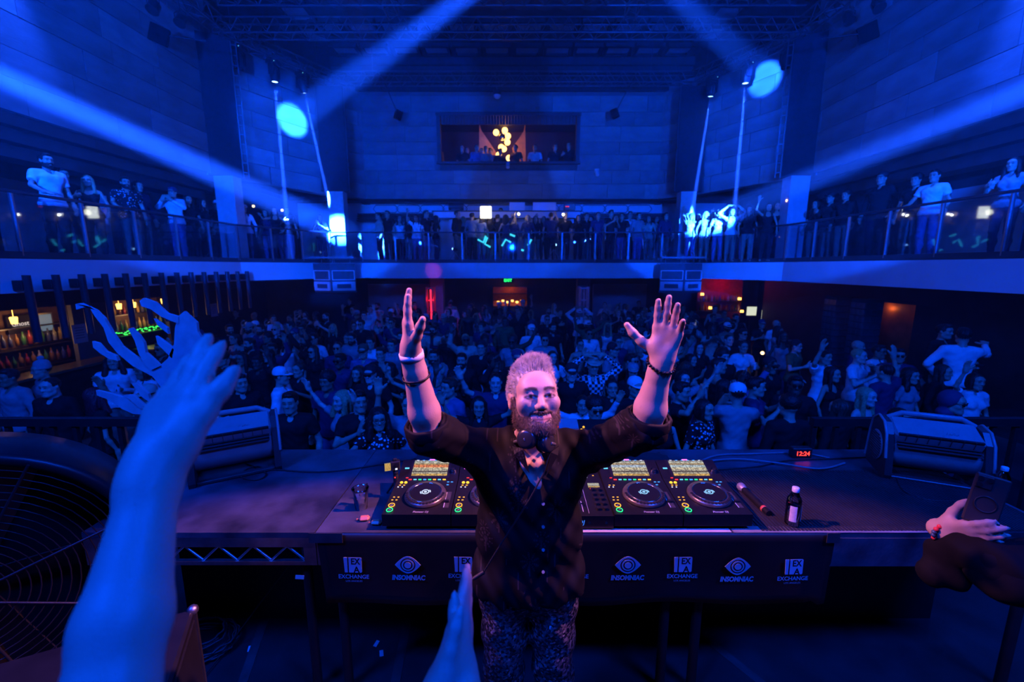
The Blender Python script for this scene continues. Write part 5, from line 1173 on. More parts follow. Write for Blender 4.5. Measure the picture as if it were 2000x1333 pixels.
shirt = link('shirt', sdf_mesh('shirt', p, .0055, SHIRT, disp=dfold), dj)
# rolled cuffs, collar wings, buttons
for s in (-1, 1):
    sh, el, wr, tip = ARMS[s]; a = Vector(lerp(el, wr, -.02)); d = (Vector(wr) - Vector(el)).normalized(); uu = d.orthogonal().normalized(); ww = d.cross(uu); b = MB()
    prof = [(.056, .004), (.060, .045), (.066, .052), (.073, .046), (.074, .014), (.071, -.004), (.062, -.006)]; n = 28; vs = []
    for r_, h_ in prof: vs += [a + d * h_ + (uu * math.cos(2 * math.pi * k / n) + ww * math.sin(2 * math.pi * k / n)) * (r_ + .0015 * math.sin(k * 1.7)) for k in range(n)]
    b.add(vs, [(i * n + k, i * n + (k + 1) % n, (i + 1) * n + (k + 1) % n, (i + 1) * n + k) for i in range(len(prof) - 1) for k in range(n)], True); b.build('cuff', SHIRT, shirt)
def on(px, py, Y): return atY(px, py, Y)
for sx, pts in ((-1, [(1000, 872, 1.44), (1004, 888, 1.405), (1034, 925, 1.375), (1022, 878, 1.40)]), (1, [(1092, 872, 1.45), (1090, 890, 1.41), (1066, 932, 1.375), (1076, 884, 1.40)])):
    b = MB(); q = [on(*t) for t in pts]; vs = q + [v + Vector((0, .006, 0)) for v in q]; b.add(vs, [(0, 1, 2, 3), (7, 6, 5, 4), (0, 4, 5, 1), (1, 5, 6, 2), (2, 6, 7, 3), (3, 7, 4, 0)]); b.build('collar', SHIRT, shirt)
for k, y in enumerate((985, 1030, 1075, 1118)): MB().cyl(on(1061, y, 1.385 - .0 * k), on(1061, y, 1.392), .006, n=10).build('button', mat('shirt_button', (.2, .2, .22), .3, noise=.1), shirt)
# sequinned trousers
m = mat('sequin_cloth', (.22, .20, .22), .3, .7, spec=.6); nt = m.node_tree; N = nt.nodes; L = nt.links; b = _bs(m)
tc = N.new('ShaderNodeTexCoord'); vo = N.new('ShaderNodeTexVoronoi'); vo.inputs['Scale'].default_value = 115; L.new(tc.outputs['Object'], vo.inputs['Vector'])
cr = N.new('ShaderNodeMix'); cr.data_type = 'RGBA'; cr.inputs[6].default_value = (.03, .03, .035, 1); cr.inputs[7].default_value = (.50, .46, .48, 1); sc_ = N.new('ShaderNodeSeparateColor'); L.new(vo.outputs['Color'], sc_.inputs[0])
mr = N.new('ShaderNodeMath'); mr.operation = 'POWER'; mr.inputs[1].default_value = 2.2; L.new(sc_.outputs[0], mr.inputs[0]); L.new(mr.outputs[0], cr.inputs[0]); L.new(cr.outputs[2], b.inputs['Base Color'])
gm = N.new('ShaderNodeNewGeometry'); vm = N.new('ShaderNodeVectorMath'); vm.operation = 'SUBTRACT'; L.new(vo.outputs['Color'], vm.inputs[0]); vm.inputs[1].default_value = (.5, .5, .5)
vs_ = N.new('ShaderNodeVectorMath'); vs_.operation = 'SCALE'; vs_.inputs['Scale'].default_value = .9; L.new(vm.outputs[0], vs_.inputs[0]); va = N.new('ShaderNodeVectorMath'); L.new(gm.outputs['Normal'], va.inputs[0]); L.new(vs_.outputs[0], va.inputs[1])
vn = N.new('ShaderNodeVectorMath'); vn.operation = 'NORMALIZE'; L.new(va.outputs[0], vn.inputs[0]); L.new(vn.outputs[0], b.inputs['Normal'])
p = xf(grow(tp[2:3], .012) + [RC((-.075, .005, .93), (.075, .005, .93), .118, .118, .05)] + [q for s in (-1, 1) for q in grow(leg_prims(False, s), .020)] + [PL((0, 0, .985), (0, 0, 1)), PL((0, 0, .05), (0, 0, -1))], None, DT, DS)
tr = link('trousers', sdf_mesh('trousers', p, .008, m, disp=lambda P: .005 * np.sin(P[..., 2] * 40 + np.sin(P[..., 0] * 30) * 2)), dj)
wbz = .965 * DS
n = 40; b = MB(); vs = []
for zz, g in ((wbz - .02, .004), (wbz - .02, .010), (wbz + .02, .010), (wbz + .02, .004)):
    vs += [(DT[0] + (.178 + g) * math.cos(2 * math.pi * k / n), DT[1] + .01 + (.140 + g) * math.sin(2 * math.pi * k / n), zz) for k in range(n)]
b.add(vs, [(i * n + k, i * n + (k + 1) % n, ((i + 1) % 4) * n + (k + 1) % n, ((i + 1) % 4) * n + k) for i in range(4) for k in range(n)], True); b.build('waistband', m, tr)
for s in (-1, 1):
    b = sdf_mesh('shoe', xf([RC((s * .1, .05, .05), (s * .128, -.16, .04), .052, .042, .03), PL((0, 0, .0), (0, 0, -1)), PL((0, 0, .11), (0, 0, 1))], None, DT, DS), .009, M_BLACK); link('shoe', b, dj)
# wristbands
def band(name, c, d, r, w, m, parent=None, n=24, t=.003):
    c = Vector(c); d = Vector(d).normalized(); q = d.to_track_quat('Z', 'Y').to_matrix().to_4x4(); b = MB()
    b.lathe([(r, -w / 2), (r + t, -w / 2), (r + t, w / 2), (r, w / 2), (r, -w / 2)], n, Matrix.Translation(c) @ q); return b.build(name, m, parent)
sh, el, wr, tip = ARMS[-1]; dd = Vector(wr - el)
tag(band('paper_wristband', lerp(el, wr, .97), dd, .034, .022, mat('band_white', (.75, .78, .8), .5, noise=.05)), 'pale paper wristband on the DJ wrist nearest the bar', 'wristband')
tag(band('thin_bracelet', lerp(el, wr, .72), dd, .0405, .006, M_BLACK), 'thin dark cord bracelet below the paper wristband', 'bracelet')
sh, el, wr, tip = ARMS[1]; dd = Vector(wr - el); bc = Vector(lerp(el, wr, .93)); qm = dd.to_track_quat('Z', 'Y').to_matrix()
br = empty('beaded_bracelet', bc, label='black glossy beaded bracelet on the DJ wrist nearest the red bar', cat='bracelet')
bead = MB().ball((0, 0, 0), .0055, 10, 7).mesh('bead', mat('black_bead', (.01, .01, .012), .12, noise=.05))
for k in range(22):
    a = 2 * math.pi * k / 22; link('bead', bead, br, loc=qm @ Vector((.041 * math.cos(a), .041 * math.sin(a), .010 * math.sin(a))))
# headphones round the neck, their lead
hp = empty('headphones', atY(1043, 860, 1.42), label='black DJ headphones resting around the DJ neck', cat='headphones'); o0 = hp.location
bp = MB(); arc = []
for k in range(19):
    a = math.pi * (-.12 + 1.24 * k / 18); arc.append(Vector((.085 * math.cos(a), .07 * math.sin(a) + .01, .03 * math.sin(a))) + Vector(dj_at((0, .02, 1.485))))
bp.tube([v - o0 for v in arc], .010, 8); bp.build('headband', M_BLACK, hp)
M_CUP = mat('headphone_shell', (.02, .02, .022), .28, noise=.15)
for (px, py, Y, nrm, ai) in ((1028, 858, 1.355, (-.35, -.85, .3), 18), (1070, 866, 1.365, (.75, -.6, .2), 0)):
    c = atY(px, py, Y); q = Vector(nrm).to_track_quat('Z', 'Y').to_matrix().to_4x4(); M = Matrix.Translation(c - o0) @ q; b = MB()
    b.lathe([(0, -.018), (.026, -.018), (.033, -.012), (.034, .002), (.030, .010), (.022, .013), (0, .0135)], 24, M); cup = b.build('ear_cup', M_CUP, hp)
    b = MB(); b.lathe([(.020, -.032), (.031, -.030), (.035, -.022), (.033, -.014), (.02, -.014)], 24, M); b.build('ear_pad', mat('ear_pad', (.012, .012, .013), .5, noise=.2), cup)
    b = MB(); b.tube([c - o0 + Vector(nrm) * .012, c - o0 + Vector(nrm) * .016 + Vector((-.012 if ai else .012, .02, -.012)), (arc[ai] + c) / 2 - o0, arc[ai] - o0], .006, 6); b.build('yoke', M_STEEL, hp)
cb = MB(); pts = [atY(x, y, Y) for x, y, Y in ((1074, 885, 1.365), (1062, 925, 1.345), (1035, 975, 1.335), (1000, 1030, 1.33), (968, 1080, 1.33), (945, 1118, 1.335))]
cb.tube(pts, .0028, 6); hc_ = empty('headphone_lead', pts[-1], label='thin dark headphone lead hanging across the DJ shirt', cat='cable')
o = cb.build('cord', M_BLACK, None); o.parent = hc_; o.location = -pts[-1]
b = MB(); pl = atY(925, 1131, 1.33); b.cyl(pts[-1], pl, .0075, .0065, 10).cyl(pl, pl + (pl - pts[-1]) * .5, .003, n=8); o = b.build('jack_plug', M_BLACK, hc_); o.location = -pts[-1]
# ------------------------------------------------------------------ people close to the camera
def fore_person(base, arms, label, tcol, h=.008, fem=False, skin=(.55, .40, .33), sc=1.0, hands=None, top_kind='tee', hair='short'):
    """base: where the figure stands; arms: {side: (shoulder, elbow, wrist)} in the room"""
    T = npv(base); tp_ = xf(torso_prims(fem), None, T, sc); p = list(tp_) + xf(neck_prims(fem), None, T, sc)
    for s in (-1, 1): p += xf(leg_prims(fem, s) + foot_prims(s), None, T, sc)
    p = grow(p, -.006)
    for s, (sh, el, wr) in arms.items(): p += arm_prims(sh, el, wr, 1.0)
    for q in hands: p += q
    hcn = HEADC * sc + T; p += xf(head_prims(fem), None, hcn, sc)
    o = link('person', sdf_mesh('body', p, h, SKIN_FINE, col=lambda V: head_feat(V, lambda v: (v - hcn) / sc, fem))); setc(o, skin); tag(o, label, 'person')
    p = grow(xf(torso_prims(fem), None, T, sc), .014)
    for s, (sh, el, wr) in arms.items():
        if top_kind == 'tee': p.append(CC(sh, lerp(sh, el, .6), .066, .064, .04))
        elif top_kind == 'robe': p += [RC(sh, el, .085, .085, .05)]
    p += xf(grow(neck_prims(fem)[1:], .01), None, T, sc) + xf([PL((0, 0, .6 if top_kind == 'robe' else .9), (0, 0, -1)), RC((0, .03, 1.515), (0, 0, 1.75), .056, .08, .012, 's')], None, T, sc)
    if top_kind == 'robe': p = [RC(npv(base) + V3(0, 0, .55), npv(base) + V3(0, 0, 1.1), .2, .15, .1)] + p
    t = link('shirt', sdf_mesh('shirt', p, .014, CLOTH, disp=lambda P: folds(P, .005)), o); setc(t, tcol)
    setc(link('trousers', sdf_mesh('trousers', xf(grow(torso_prims(fem)[2:3], .004) + [q for s in (-1, 1) for q in grow(leg_prims(fem, s), .014)] + [PL((0, 0, .98), (0, 0, 1)), PL((0, 0, .07), (0, 0, -1))], None, T, sc), .016, CLOTH), o), (.02, .02, .025))
    hh = link('hair', hair_proto(hair), o, loc=Vector(hcn)); hh.scale = (sc, sc, sc); setc(hh, HCOL['black']); return o, t
# raised arm beside the camera
wr = npv(atY(298, 925, .50)); el = npv(atY(212, 1370, .36)); tip = npv(atY(368, 700, .60)); f_ = tip - wr
sh = V3(-.64, .10, 1.46); oth = V3(-1.0, .08, 1.46)
fa, _ = fore_person((-.82, .10, 0), {1: (sh, el, wr), -1: (oth, V3(-1.06, .08, 1.2), V3(-1.0, .2, .98))}, 'person with bare arm raised beside the camera, hand open toward the stage', (.7, .72, .75),
    hands=[hand_prims(wr, f_, (.25, .92, -.2), (.85, -.3, -.5), (.10, .06, .12, .24), .06, 1.12, 1.05, (.9, .42, .1), .02), hand_prims(V3(-1.0, .2, .98), (0, .3, -1), (1, 0, 0), (0, 1, 0))], hair='short')
# hands pressed together in a clap
hA = []; bw = npv(atY(878, 1345, .60)); tp2 = npv(atY(914, 1122, .74)); ff = tp2 - bw
for sx, off in ((-1, -.015), (1, .015)): hA.append(hand_prims(bw + V3(off, .0 + .012 * sx, -.0), ff - V3(.012 * sx, 0, 0), (-sx * 1.0, .1, 0), (.0, -1, .4), (.03, .03, .05, .08), .02, 1.0, 1.0, (.75, .6, .05), .08))
cw = {-1: (V3(-.36, .12, 1.36), V3(-.28, .28, 1.22), bw + V3(-.02, -.012, 0)), 1: (V3(.02, .12, 1.36), V3(.06, .28, 1.22), bw + V3(.02, .012, 0))}
fc, _ = fore_person((-.17, .12, -.08), cw, 'person below the camera with both palms pressed together in a clap', (.03, .03, .035), hands=hA, skin=(.60, .42, .35), sc=.96)
# person filming with a phone
pc = atY(1926, 978, 1.16)                                           # phone centre
wr = npv(atY(1838, 1034, 1.24)); f_ = npv(atY(1948, 1050, 1.10)) - wr
fp_base = V3(2.02, 1.02, 0)
rob, rt = fore_person(fp_base, {-1: (fp_base + V3(-.19, 0, 1.44), npv(atY(1965, 1120, 1.10)), wr), 1: (fp_base + V3(.19, 0, 1.44), fp_base + V3(.27, .05, 1.2), fp_base + V3(.25, .2, 1.0))},
    'person in a dark wide-sleeved robe holding up a phone beside the blower', (.004, .004, .006), hands=[hand_prims(wr, f_, (.70, .70, .10), (.1, -.1, 1.0), (.20, .24, .26, .30), .06, 1.0, 1.0, (.6, .6, .5), .25),
    hand_prims(fp_base + V3(.25, .2, 1.0), (0, .3, -1), (-1, 0, 0), (0, 1, 0))], skin=(.52, .36, .30), top_kind='robe', hair='bun', fem=True)
# wide hanging sleeve
SL = CLOTH; e1 = npv(atY(1965, 1110, 1.10)); cuff = lerp(e1, wr, .55); b = MB(); n = 30; prof = []; ax = Vector(wr - e1).normalized()
slv = sdf_mesh('sleeve', [RC(e1, cuff, .075, .058, .04), RC(npv(atY(1826, 1075, 1.24)), npv(atY(1828, 1120, 1.22)), .018, .032, .05), RC(npv(atY(1850, 1085, 1.22)), npv(atY(1868, 1125, 1.20)), .040, .030, .05), RC(npv(atY(1822, 1118, 1.22)), npv(atY(1868, 1125, 1.20)), .032, .030, .04)], .007, CLOTH, disp=lambda P: .004 * np.sin(P[..., 0] * 90 + P[..., 2] * 40))
setc(link('sleeve', slv, rt), (.004, .004, .006))
phm = mat('phone_case', (.035, .030, .030), .35, noise=.1)
ph = empty('phone', pc, label='dark phone with square camera block held up beside the blower', cat='phone'); ph.rotation_euler = (math.radians(-14), math.radians(8), math.radians(-38))
MB().box((0, 0, 0), (.074, .010, .150), bev=.004).build('phone_body', phm, ph); cbk = MB().box((-.016, -.007, .050), (.036, .005, .038), bev=.003).build('camera_block', M_BLACK, ph)
for x, z in ((-.026, .059), (-.006, .059), (-.026, .041)): MB().cyl((x, -.0095, z), (x, -.012, z), .0068, n=16).build('camera_lens', M_PLAT, cbk)
MB().lathe([(.021, 0), (.025, 0), (.025, .0015), (.021, .0015), (.021, 0)], 30, Matrix.Translation((.0, -.005, -.012)) @ Matrix.Rotation(math.pi / 2, 4, 'X')).build('magnet_ring', M_BLACK, ph)
cb_ = Vector(lerp(e1, wr, .97)); qm = Vector(wr - e1).to_track_quat('Z', 'Y').to_matrix(); brc = empty('bead_bracelet', cb_, label='red wooden bead bracelet on the wrist of the phone holder', cat='bracelet')
bead = MB().ball((0, 0, 0), .0072, 12, 8).mesh('bead', mat('red_bead', (.75, .05, .06), .3, noise=.15)); bead2 = MB().ball((0, 0, 0), .0068, 12, 8).mesh('bead', mat('dark_bead', (.05, .09, .16), .25, noise=.15))
for k in range(19):
    a_ = 2 * math.pi * k / 19; link('bead', bead if k % 6 else bead2, brc, loc=qm @ Vector((.040 * math.cos(a_), .036 * math.sin(a_), .004 * math.cos(2 * a_))))
# ------------------------------------------------------------------ stage floor: coil, tape, scraps, drum fan, road case, rails
def coil(P, R0, n, label):
    rr = random.Random(9); b = MB(); pts = []
    for k in range(n * 24): a_ = 2 * math.pi * k / 24; r_ = R0 * (.72 + .32 * rr.random() * .4 + .2 * math.sin(k * .013)); pts.append(P + Vector((r_ * math.cos(a_) * 1.0, r_ * math.sin(a_) * .75, .01 + .10 * (k / (n * 24)) * (.6 + .4 * math.sin(k * .05)))))
    b.tube(pts, .006, 5); return tag(b.build('cable_coil', mat('coil_rubber', (.05, .05, .055), .4, noise=.1)), label, 'cable coil')
coil(atZ(395, 1262, 0.0) + Vector((0, .0, 0)), .20, 13, 'loose coil of black cable on the stage floor under the deck')
tag(MB().tube([atZ(x, y, z) for x, y, z in ((600, 1060, .80), (560, 1110, .55), (500, 1190, .2), (440, 1270, .02), (380, 1345, .01))], .004, 5).build('hanging_cable', M_BLACK), 'thin cable dropping from deck edge to the coil', 'cable')
rr = random.Random(12); M_PAP = mat('paper_scrap', (.7, .7, .72), .6, noise=.05)
for k, (x, y) in enumerate(((735, 1258), (745, 1277), (488, 1268), (512, 1222), (585, 1128))):
    P = atZ(x, y, .002); 
    if k == 4: P = atY(585, 1128, TY0 - .02)
    b = MB(); b.prism([(-.022, -.010), (.020, -.012), (.024, .009), (-.018, .012)], .0008, Matrix.Rotation(rr.uniform(0, 3), 4, 'Z') if k < 4 else RX); tag(b.build('paper_scrap', M_PAP, loc=P), ['white paper scrap on the stage floor near the trouser leg', 'narrow paper scrap just below the other floor scrap', 'small paper scrap beside the cable coil', 'paper scrap on the stage tape near the coil', 'white tape end hanging under the deck corner'][k], 'paper scrap', 'scraps')
for k, (x0, y0, x1, y1) in enumerate(((800, 1190, 770, 1345), (515, 1215, 470, 1345), (1330, 1210, 1500, 1345))): strip('floor_tape', atZ(x0, y0, 0), atZ(x1, y1, 0), .05, M_GAFF, ['dark tape strip on the floor below the banner logo', 'dark tape strip on the floor beside the coil', 'dark tape strip on the floor below the mixer end'][k], 'tape', .001, 'floor tapes')
# drum fan by the stage edge
df = empty('drum_fan', (-2.42, 1.70, 0), .62, 'large black drum fan with wire grille at the stage corner', 'drum fan'); R_ = .62; cz = .82
M_DF = mat('drum_black', (.016, .016, .019), .35, noise=.2)
MB().lathe([(R_ * .94, -.16), (R_, -.16), (R_ + .012, -.14), (R_ + .012, .14), (R_, .16), (R_ * .94, .16), (R_ * .94, -.16)], 56, Matrix.Translation((0, 0, cz)) @ Matrix.Rotation(math.pi / 2, 4, 'X')).build('drum_shell', M_DF, df)
for k in range(15): r_ = .12 + .032 * k; MB().tube([(r_ * math.cos(2 * math.pi * i / 40), -.165, cz + r_ * math.sin(2 * math.pi * i / 40)) for i in range(40)], .0028, 5, closed=True).build('grille_ring', M_DF, df)
for k in range(4): a_ = math.pi * k / 4 + .3; MB().cyl((R_ * .97 * math.cos(a_), -.168, cz + R_ * .97 * math.sin(a_)), (-R_ * .97 * math.cos(a_), -.168, cz - R_ * .97 * math.sin(a_)), .006, n=6).build('grille_spoke', M_DF, df)
MB().cyl((0, -.18, cz), (0, .1, cz), .09, n=24).build('hub', M_DF, df); MB().cyl((0, .14, cz), (0, .15, cz), R_ * .95, n=48).build('back_plate', M_DF, df)
for k in range(5):
    a_ = 2 * math.pi * k / 5; b = MB(); b.prism([(.08, -.05), (R_ * .9, -.13), (R_ * .92, .09), (.08, .05)], .006, Matrix.Translation((0, -.02, cz)) @ Matrix.Rotation(math.pi / 2, 4, 'X') @ Matrix.Rotation(a_, 4, 'Z') @ Matrix.Rotation(.5, 4, 'X')); b.build('blade', M_DF, df)
for xs in (-1, 1): MB().tube([(xs * .30, -.22, .02), (xs * .58, 0, .4), (xs * .63, 0, cz)], .016, 8).build('stand_bar', M_DF, df); MB().cyl((xs * .34, -.22, .02), (xs * .34, .22, .02), .018, n=8).build('foot_bar', M_DF, df)
# road case in front of it
rcx = empty('road_case', (-1.62, 1.22, 0), .45, 'black road case with metal edges and latch below the drum fan', 'road case')
MB().box((0, 0, .36), (.80, .46, .72), bev=.01).build('case_body', M_DF, rcx); MB().box((0, 0, .74), (.80, .46, .04), bev=.01).build('case_lid', M_DF, rcx)
for sx in (-1, 1):
    for sy in (-1, 1): MB().box((sx * .395, sy * .225, .37), (.022, .022, .74)).build('edge_strip', mat('case_edge', (.12, .12, .13), .35, .8, noise=.2), rcx); MB().ball((sx * .395, sy * .225, .755), .022, 10, 6).build('corner_ball', M_STEEL, rcx)
MB().box((.15, -.236, .70), (.09, .014, .09), bev=.004).build('latch', M_STEEL, rcx); MB().box((-.15, -.235, .40), (.12, .012, .09), bev=.004).build('handle_plate', M_STEEL, rcx)
# dark guard rails at the stage corners
for sx in (-1, 1):
    g = empty('guard_rail', (sx * 3.2, 3.05, 0), 0, 'black steel guard rail with upright bars %s' % ('behind the wooden claw cut-out' if sx < 0 else 'behind the blower and phone'), 'railing', 'stage guard rails')
    MB().box((0, 0, 1.05), (1.9, .05, .06)).build('top_bar', M_BLACK, g); MB().box((0, 0, .12), (1.9, .04, .04)).build('bottom_bar', M_BLACK, g)
    for k in range(12): link('upright_bar', shp('key', M_BLACK, .03, .03, .95), g, loc=(-.93 + k * .169, 0, .11))
# wooden claw cut-out fixed to the rail
def pxpoly(pts, Y): return [atY(x, y, Y) for x, y in pts]
CY = 2.99
claw = empty('claw_cutout', atY(300, 800, CY), label='large painted wooden cut-out of clawing bony hands on the guard rail', cat='cut-out'); co_ = claw.location
M_PLY = mat('painted_plywood', (.42, .42, .44), .6, noise=.15, nscale=12)
PC = {'palm_board': [(332, 800), (320, 760), (300, 735), (262, 715), (232, 690), (214, 668), (205, 640), (188, 618), (176, 598), (152, 605), (150, 594), (160, 592), (190, 606), (206, 622), (222, 650), (240, 676), (258, 690), (284, 708), (312, 716), (330, 700), (342, 672), (344, 640), (350, 618), (362, 608), (386, 630), (388, 648), (400, 668), (406, 690), (404, 716), (414, 742), (410, 790), (390, 806)],
      'upper_finger': [(276, 588), (284, 582), (306, 590), (330, 612), (352, 618), (352, 632), (336, 626), (318, 618), (298, 604), (280, 598)],
      'middle_finger': [(256, 642), (262, 640), (276, 654), (286, 668), (290, 688), (304, 700), (318, 714), (300, 722), (286, 708), (276, 690), (268, 664)],
      'short_finger': [(306, 656), (316, 662), (342, 682), (338, 700), (322, 684), (310, 672)], 'thin_finger': [(304, 622), (330, 640), (332, 652), (312, 636)],
      'low_finger': [(186, 666), (198, 670), (212, 686), (232, 694), (236, 704), (218, 700), (202, 690), (188, 678)],
      'bottom_finger': [(190, 762), (216, 768), (250, 778), (276, 800), (290, 810), (262, 808), (240, 798), (214, 780), (192, 772)], 'inner_finger': [(244, 772), (262, 770), (282, 788), (292, 800), (276, 796), (258, 780)], 'side_finger': [(262, 748), (272, 748), (294, 768), (300, 786), (282, 774)]}
for k, (nm, pts) in enumerate(PC.items()):
    q = [v - co_ for v in pxpoly(pts, CY)]; b = MB(); b.prism([(v.x, v.z) for v in q], .022, Matrix.Translation((0, -.006 * (k % 3), 0)) @ Matrix.Rotation(math.pi / 2, 4, 'X')); b.build(nm, M_PLY, claw)
MB().box((.12, .03, -.26), (.05, .03, .55)).build('post', M_BLACK, claw)
# ------------------------------------------------------------------ fixtures on the trusses
M_FIX = mat('fixture_black', (.02, .02, .023), .35, noise=.2); LENSB = emis('lens_blue', (.25, .55, 1.0), 6.0); LENSOFF = mat('lens_off', (.05, .06, .09), .08, noise=.1)
def moving_head(P, tgt, label, lit):
    o = empty('moving_head', P, label=label, cat='stage light', group='moving heads')
    MB().box((0, 0, .0), (.36, .30, .12), bev=.02).box((0, 0, .09), (.10, .10, .10)).build('base', M_FIX, o)
    d = (Vector(tgt) - (Vector(P) + Vector((0, 0, -.32)))).normalized(); ang = math.atan2(d.y, d.x)
    y = MB()
    for s in (-1, 1): y.box((s * .17, 0, -.22), (.06, .16, .34), bev=.015)
    y.box((0, 0, -.075), (.40, .16, .05), bev=.012); yo = y.build('yoke', M_FIX, o); yo.rotation_euler = (0, 0, ang - math.pi / 2)
    q = d.to_track_quat('Z', 'Y').to_matrix().to_4x4(); hd = MB().lathe([(0, -.20), (.10, -.19), (.13, -.12), (.13, .10), (.11, .20), (.115, .22), (.09, .22), (.085, .20)], 20).build('lamp_head', M_FIX, o, mtx=Matrix.Translation((0, 0, -.32)) @ q)
    MB().lathe([(0, .212), (.05, .210), (.087, .203), (.087, .19), (0, .19)], 20).build('lens', LENSB if lit else LENSOFF, hd); link('status_lamp', shp('disc', E['cyan'], .012, .004), o, mtx=Matrix.Translation((.10, -.151, .0)) @ RX); return o
HEADS = [('L', 468, 122, False, (470, 700), 'unlit moving head next to the tall dark panel above the bar'), ('L', 536, 150, True, (546, 610), 'lit moving head shining straight down above the bar corner'), ('L', 592, 176, True, (640, 385), 'lit moving head nearest the far corner column above the bar'),
         ('R', 1535, 118, False, (1540, 700), 'unlit moving head next to the tall dark panel above the red bar'), ('R', 1457, 150, True, (1459, 570), 'lit moving head shining straight down above the red bar'), ('R', 1390, 174, True, (1348, 440), 'lit moving head nearest the far corner column above the red bar')]
for side, px, py, lit, (tx, ty), lab in HEADS:
    sx = -1 if side == 'L' else 1; a = Vector((sx * 8.1, 12.9)); b = Vector((sx * 6.3, 16.0)); r_ = ray(px, py)
    # where the sight line crosses the vertical plane of the diagonal truss
    d = b - a; den = r_.x * d.y - r_.y * d.x; t = (a.x * d.y - a.y * d.x) / den; P = CAM + r_ * t; P.z = TZ - .1 - .26
    if ty > 500: tgt = Vector((P.x, P.y, -1.0)); 
    else: tgt = atY(tx, ty, 16.0)
    tgt = Vector((P.x, P.y, FZ)) if ty > 500 else tgt; moving_head(P, tgt, lab, lit)
    if lit: dd = (tgt - (P + Vector((0, 0, -.32)))).normalized(); spot('head_beam', P + Vector((0, 0, -.32)) + dd * .28, tgt, 2600000, 2.3, (.012, .08, 1), .6, .035)
def par_can(px, py, Y, label):
    P = atY(px, py, Y); o = empty('par_lamp', P, label=label, cat='stage light', group='round par lamps'); M = Matrix.Rotation(math.radians(205 if px < 1000 else 155), 4, 'Y') if False else Matrix.Rotation(math.radians(148), 4, 'X')
    MB().lathe([(0, -.14), (.09, -.13), (.115, -.08), (.12, .09), (.125, .11), (.115, .11)], 22, M).build('can', M_FIX, o); MB().lathe([(0, .098), (.112, .098), (.112, .09), (0, .09)], 22, M).build('lens_plate', mat('par_face', (.2, .25, .5), .3, noise=.1), o)
    cell = shp('disc', emis('par_cell', (.2, .42, 1), 1.6), .012, .006)
    for r_, n in ((.03, 6), (.06, 11), (.09, 16)):
        for k in range(n): a_ = 2 * math.pi * k / n; link('led_cell', cell, o, mtx=M @ Matrix.Translation((r_ * math.cos(a_), r_ * math.sin(a_), .096)))
    MB().tube([(-.13, 0, 0), (-.14, 0, .16), (0, 0, .22), (.14, 0, .16), (.13, 0, 0)], .010, 6).cyl((0, 0, .2), (0, 0, TZ - .18 - P.z), .014, n=6).build('bracket', M_FIX, o)
par_can(300, 14, 10.4, 'round par lamp closest to the stage on the bar side truss'); par_can(353, 40, 11.3, 'round par lamp next to the tall panel on the bar side truss'); par_can(1715, 10, 10.4, 'round par lamp closest to the stage above the mirrored columns'); par_can(1657, 36, 11.3, 'round par lamp next to the tall panel above mirrored columns')
# flat wall speakers on rods
for px, py, Y, lab, d in ((311, 68, 10.7, 'small square speaker on a rod by the tall panel above the bar', (1, .3, 0)), (1695, 64, 10.7, 'small square speaker on a rod by the tall panel above mirrored columns', (-1, .3, 0)), (778, 225, 16.6, 'small speaker hung on a slanted rod beside the lounge window, bar side', (-.35, -.25, .9)), (1201, 222, 16.6, 'small speaker hung on a slanted rod beside the lounge window, red bar side', (.45, -.25, .9))):
    o = empty('hung_speaker', atY(px, py, Y), .5 if px < 1000 else -.5, lab, 'speaker', 'rod hung speakers'); MB().box((0, 0, 0), (.36, .12, .36) if Y < 13 else (.24, .22, .30), Euler((.2, .3 if px < 1000 else -.3, 0)).to_matrix(), bev=.01).build('cabinet', mat('speaker_black', (.006, .006, .008), .8, noise=.1, spec=.1), o); dv = Vector(d).normalized() * (1.5 if Y > 13 else .9); MB().cyl((0, 0, 0), Matrix.Rotation(-(.5 if px < 1000 else -.5), 3, 'Z') @ dv, .018, n=6).build('rod', M_FIX, o)
dm = empty('dome_camera', atY(971, 186, 16.9), label='white dome camera under the far truss', cat='security camera'); MB().cyl((0, 0, 0), (0, 0, .16), .14, n=18).cyl((0, -.5, .16), (0, -.5, .6), .02, n=6).box((0, -.25, .16), (.05, .55, .03)).build('mount', M_FIX, dm); MB().lathe([(.13, 0), (.12, -.06), (.07, -.11), (0, -.13)], 18).build('dome', mat('dome_white', (.75, .74, .76), .3, noise=.04), dm)
for px, py, lab in ((992, 322, 'small white camera under the lounge window sill'), (1166, 337, 'small white camera on the stone wall below the lounge window')):
    o = empty('wall_camera', atY(px, py, 17.3), label=lab, cat='security camera', group='wall cameras'); MB().box((0, .06, .08), (.16, .1, .12)).build('mount', M_WHITE, o); MB().cyl((0, 0, .05), (0, -.1, -.12), .07, n=14).build('camera_body', M_WHITE, o)
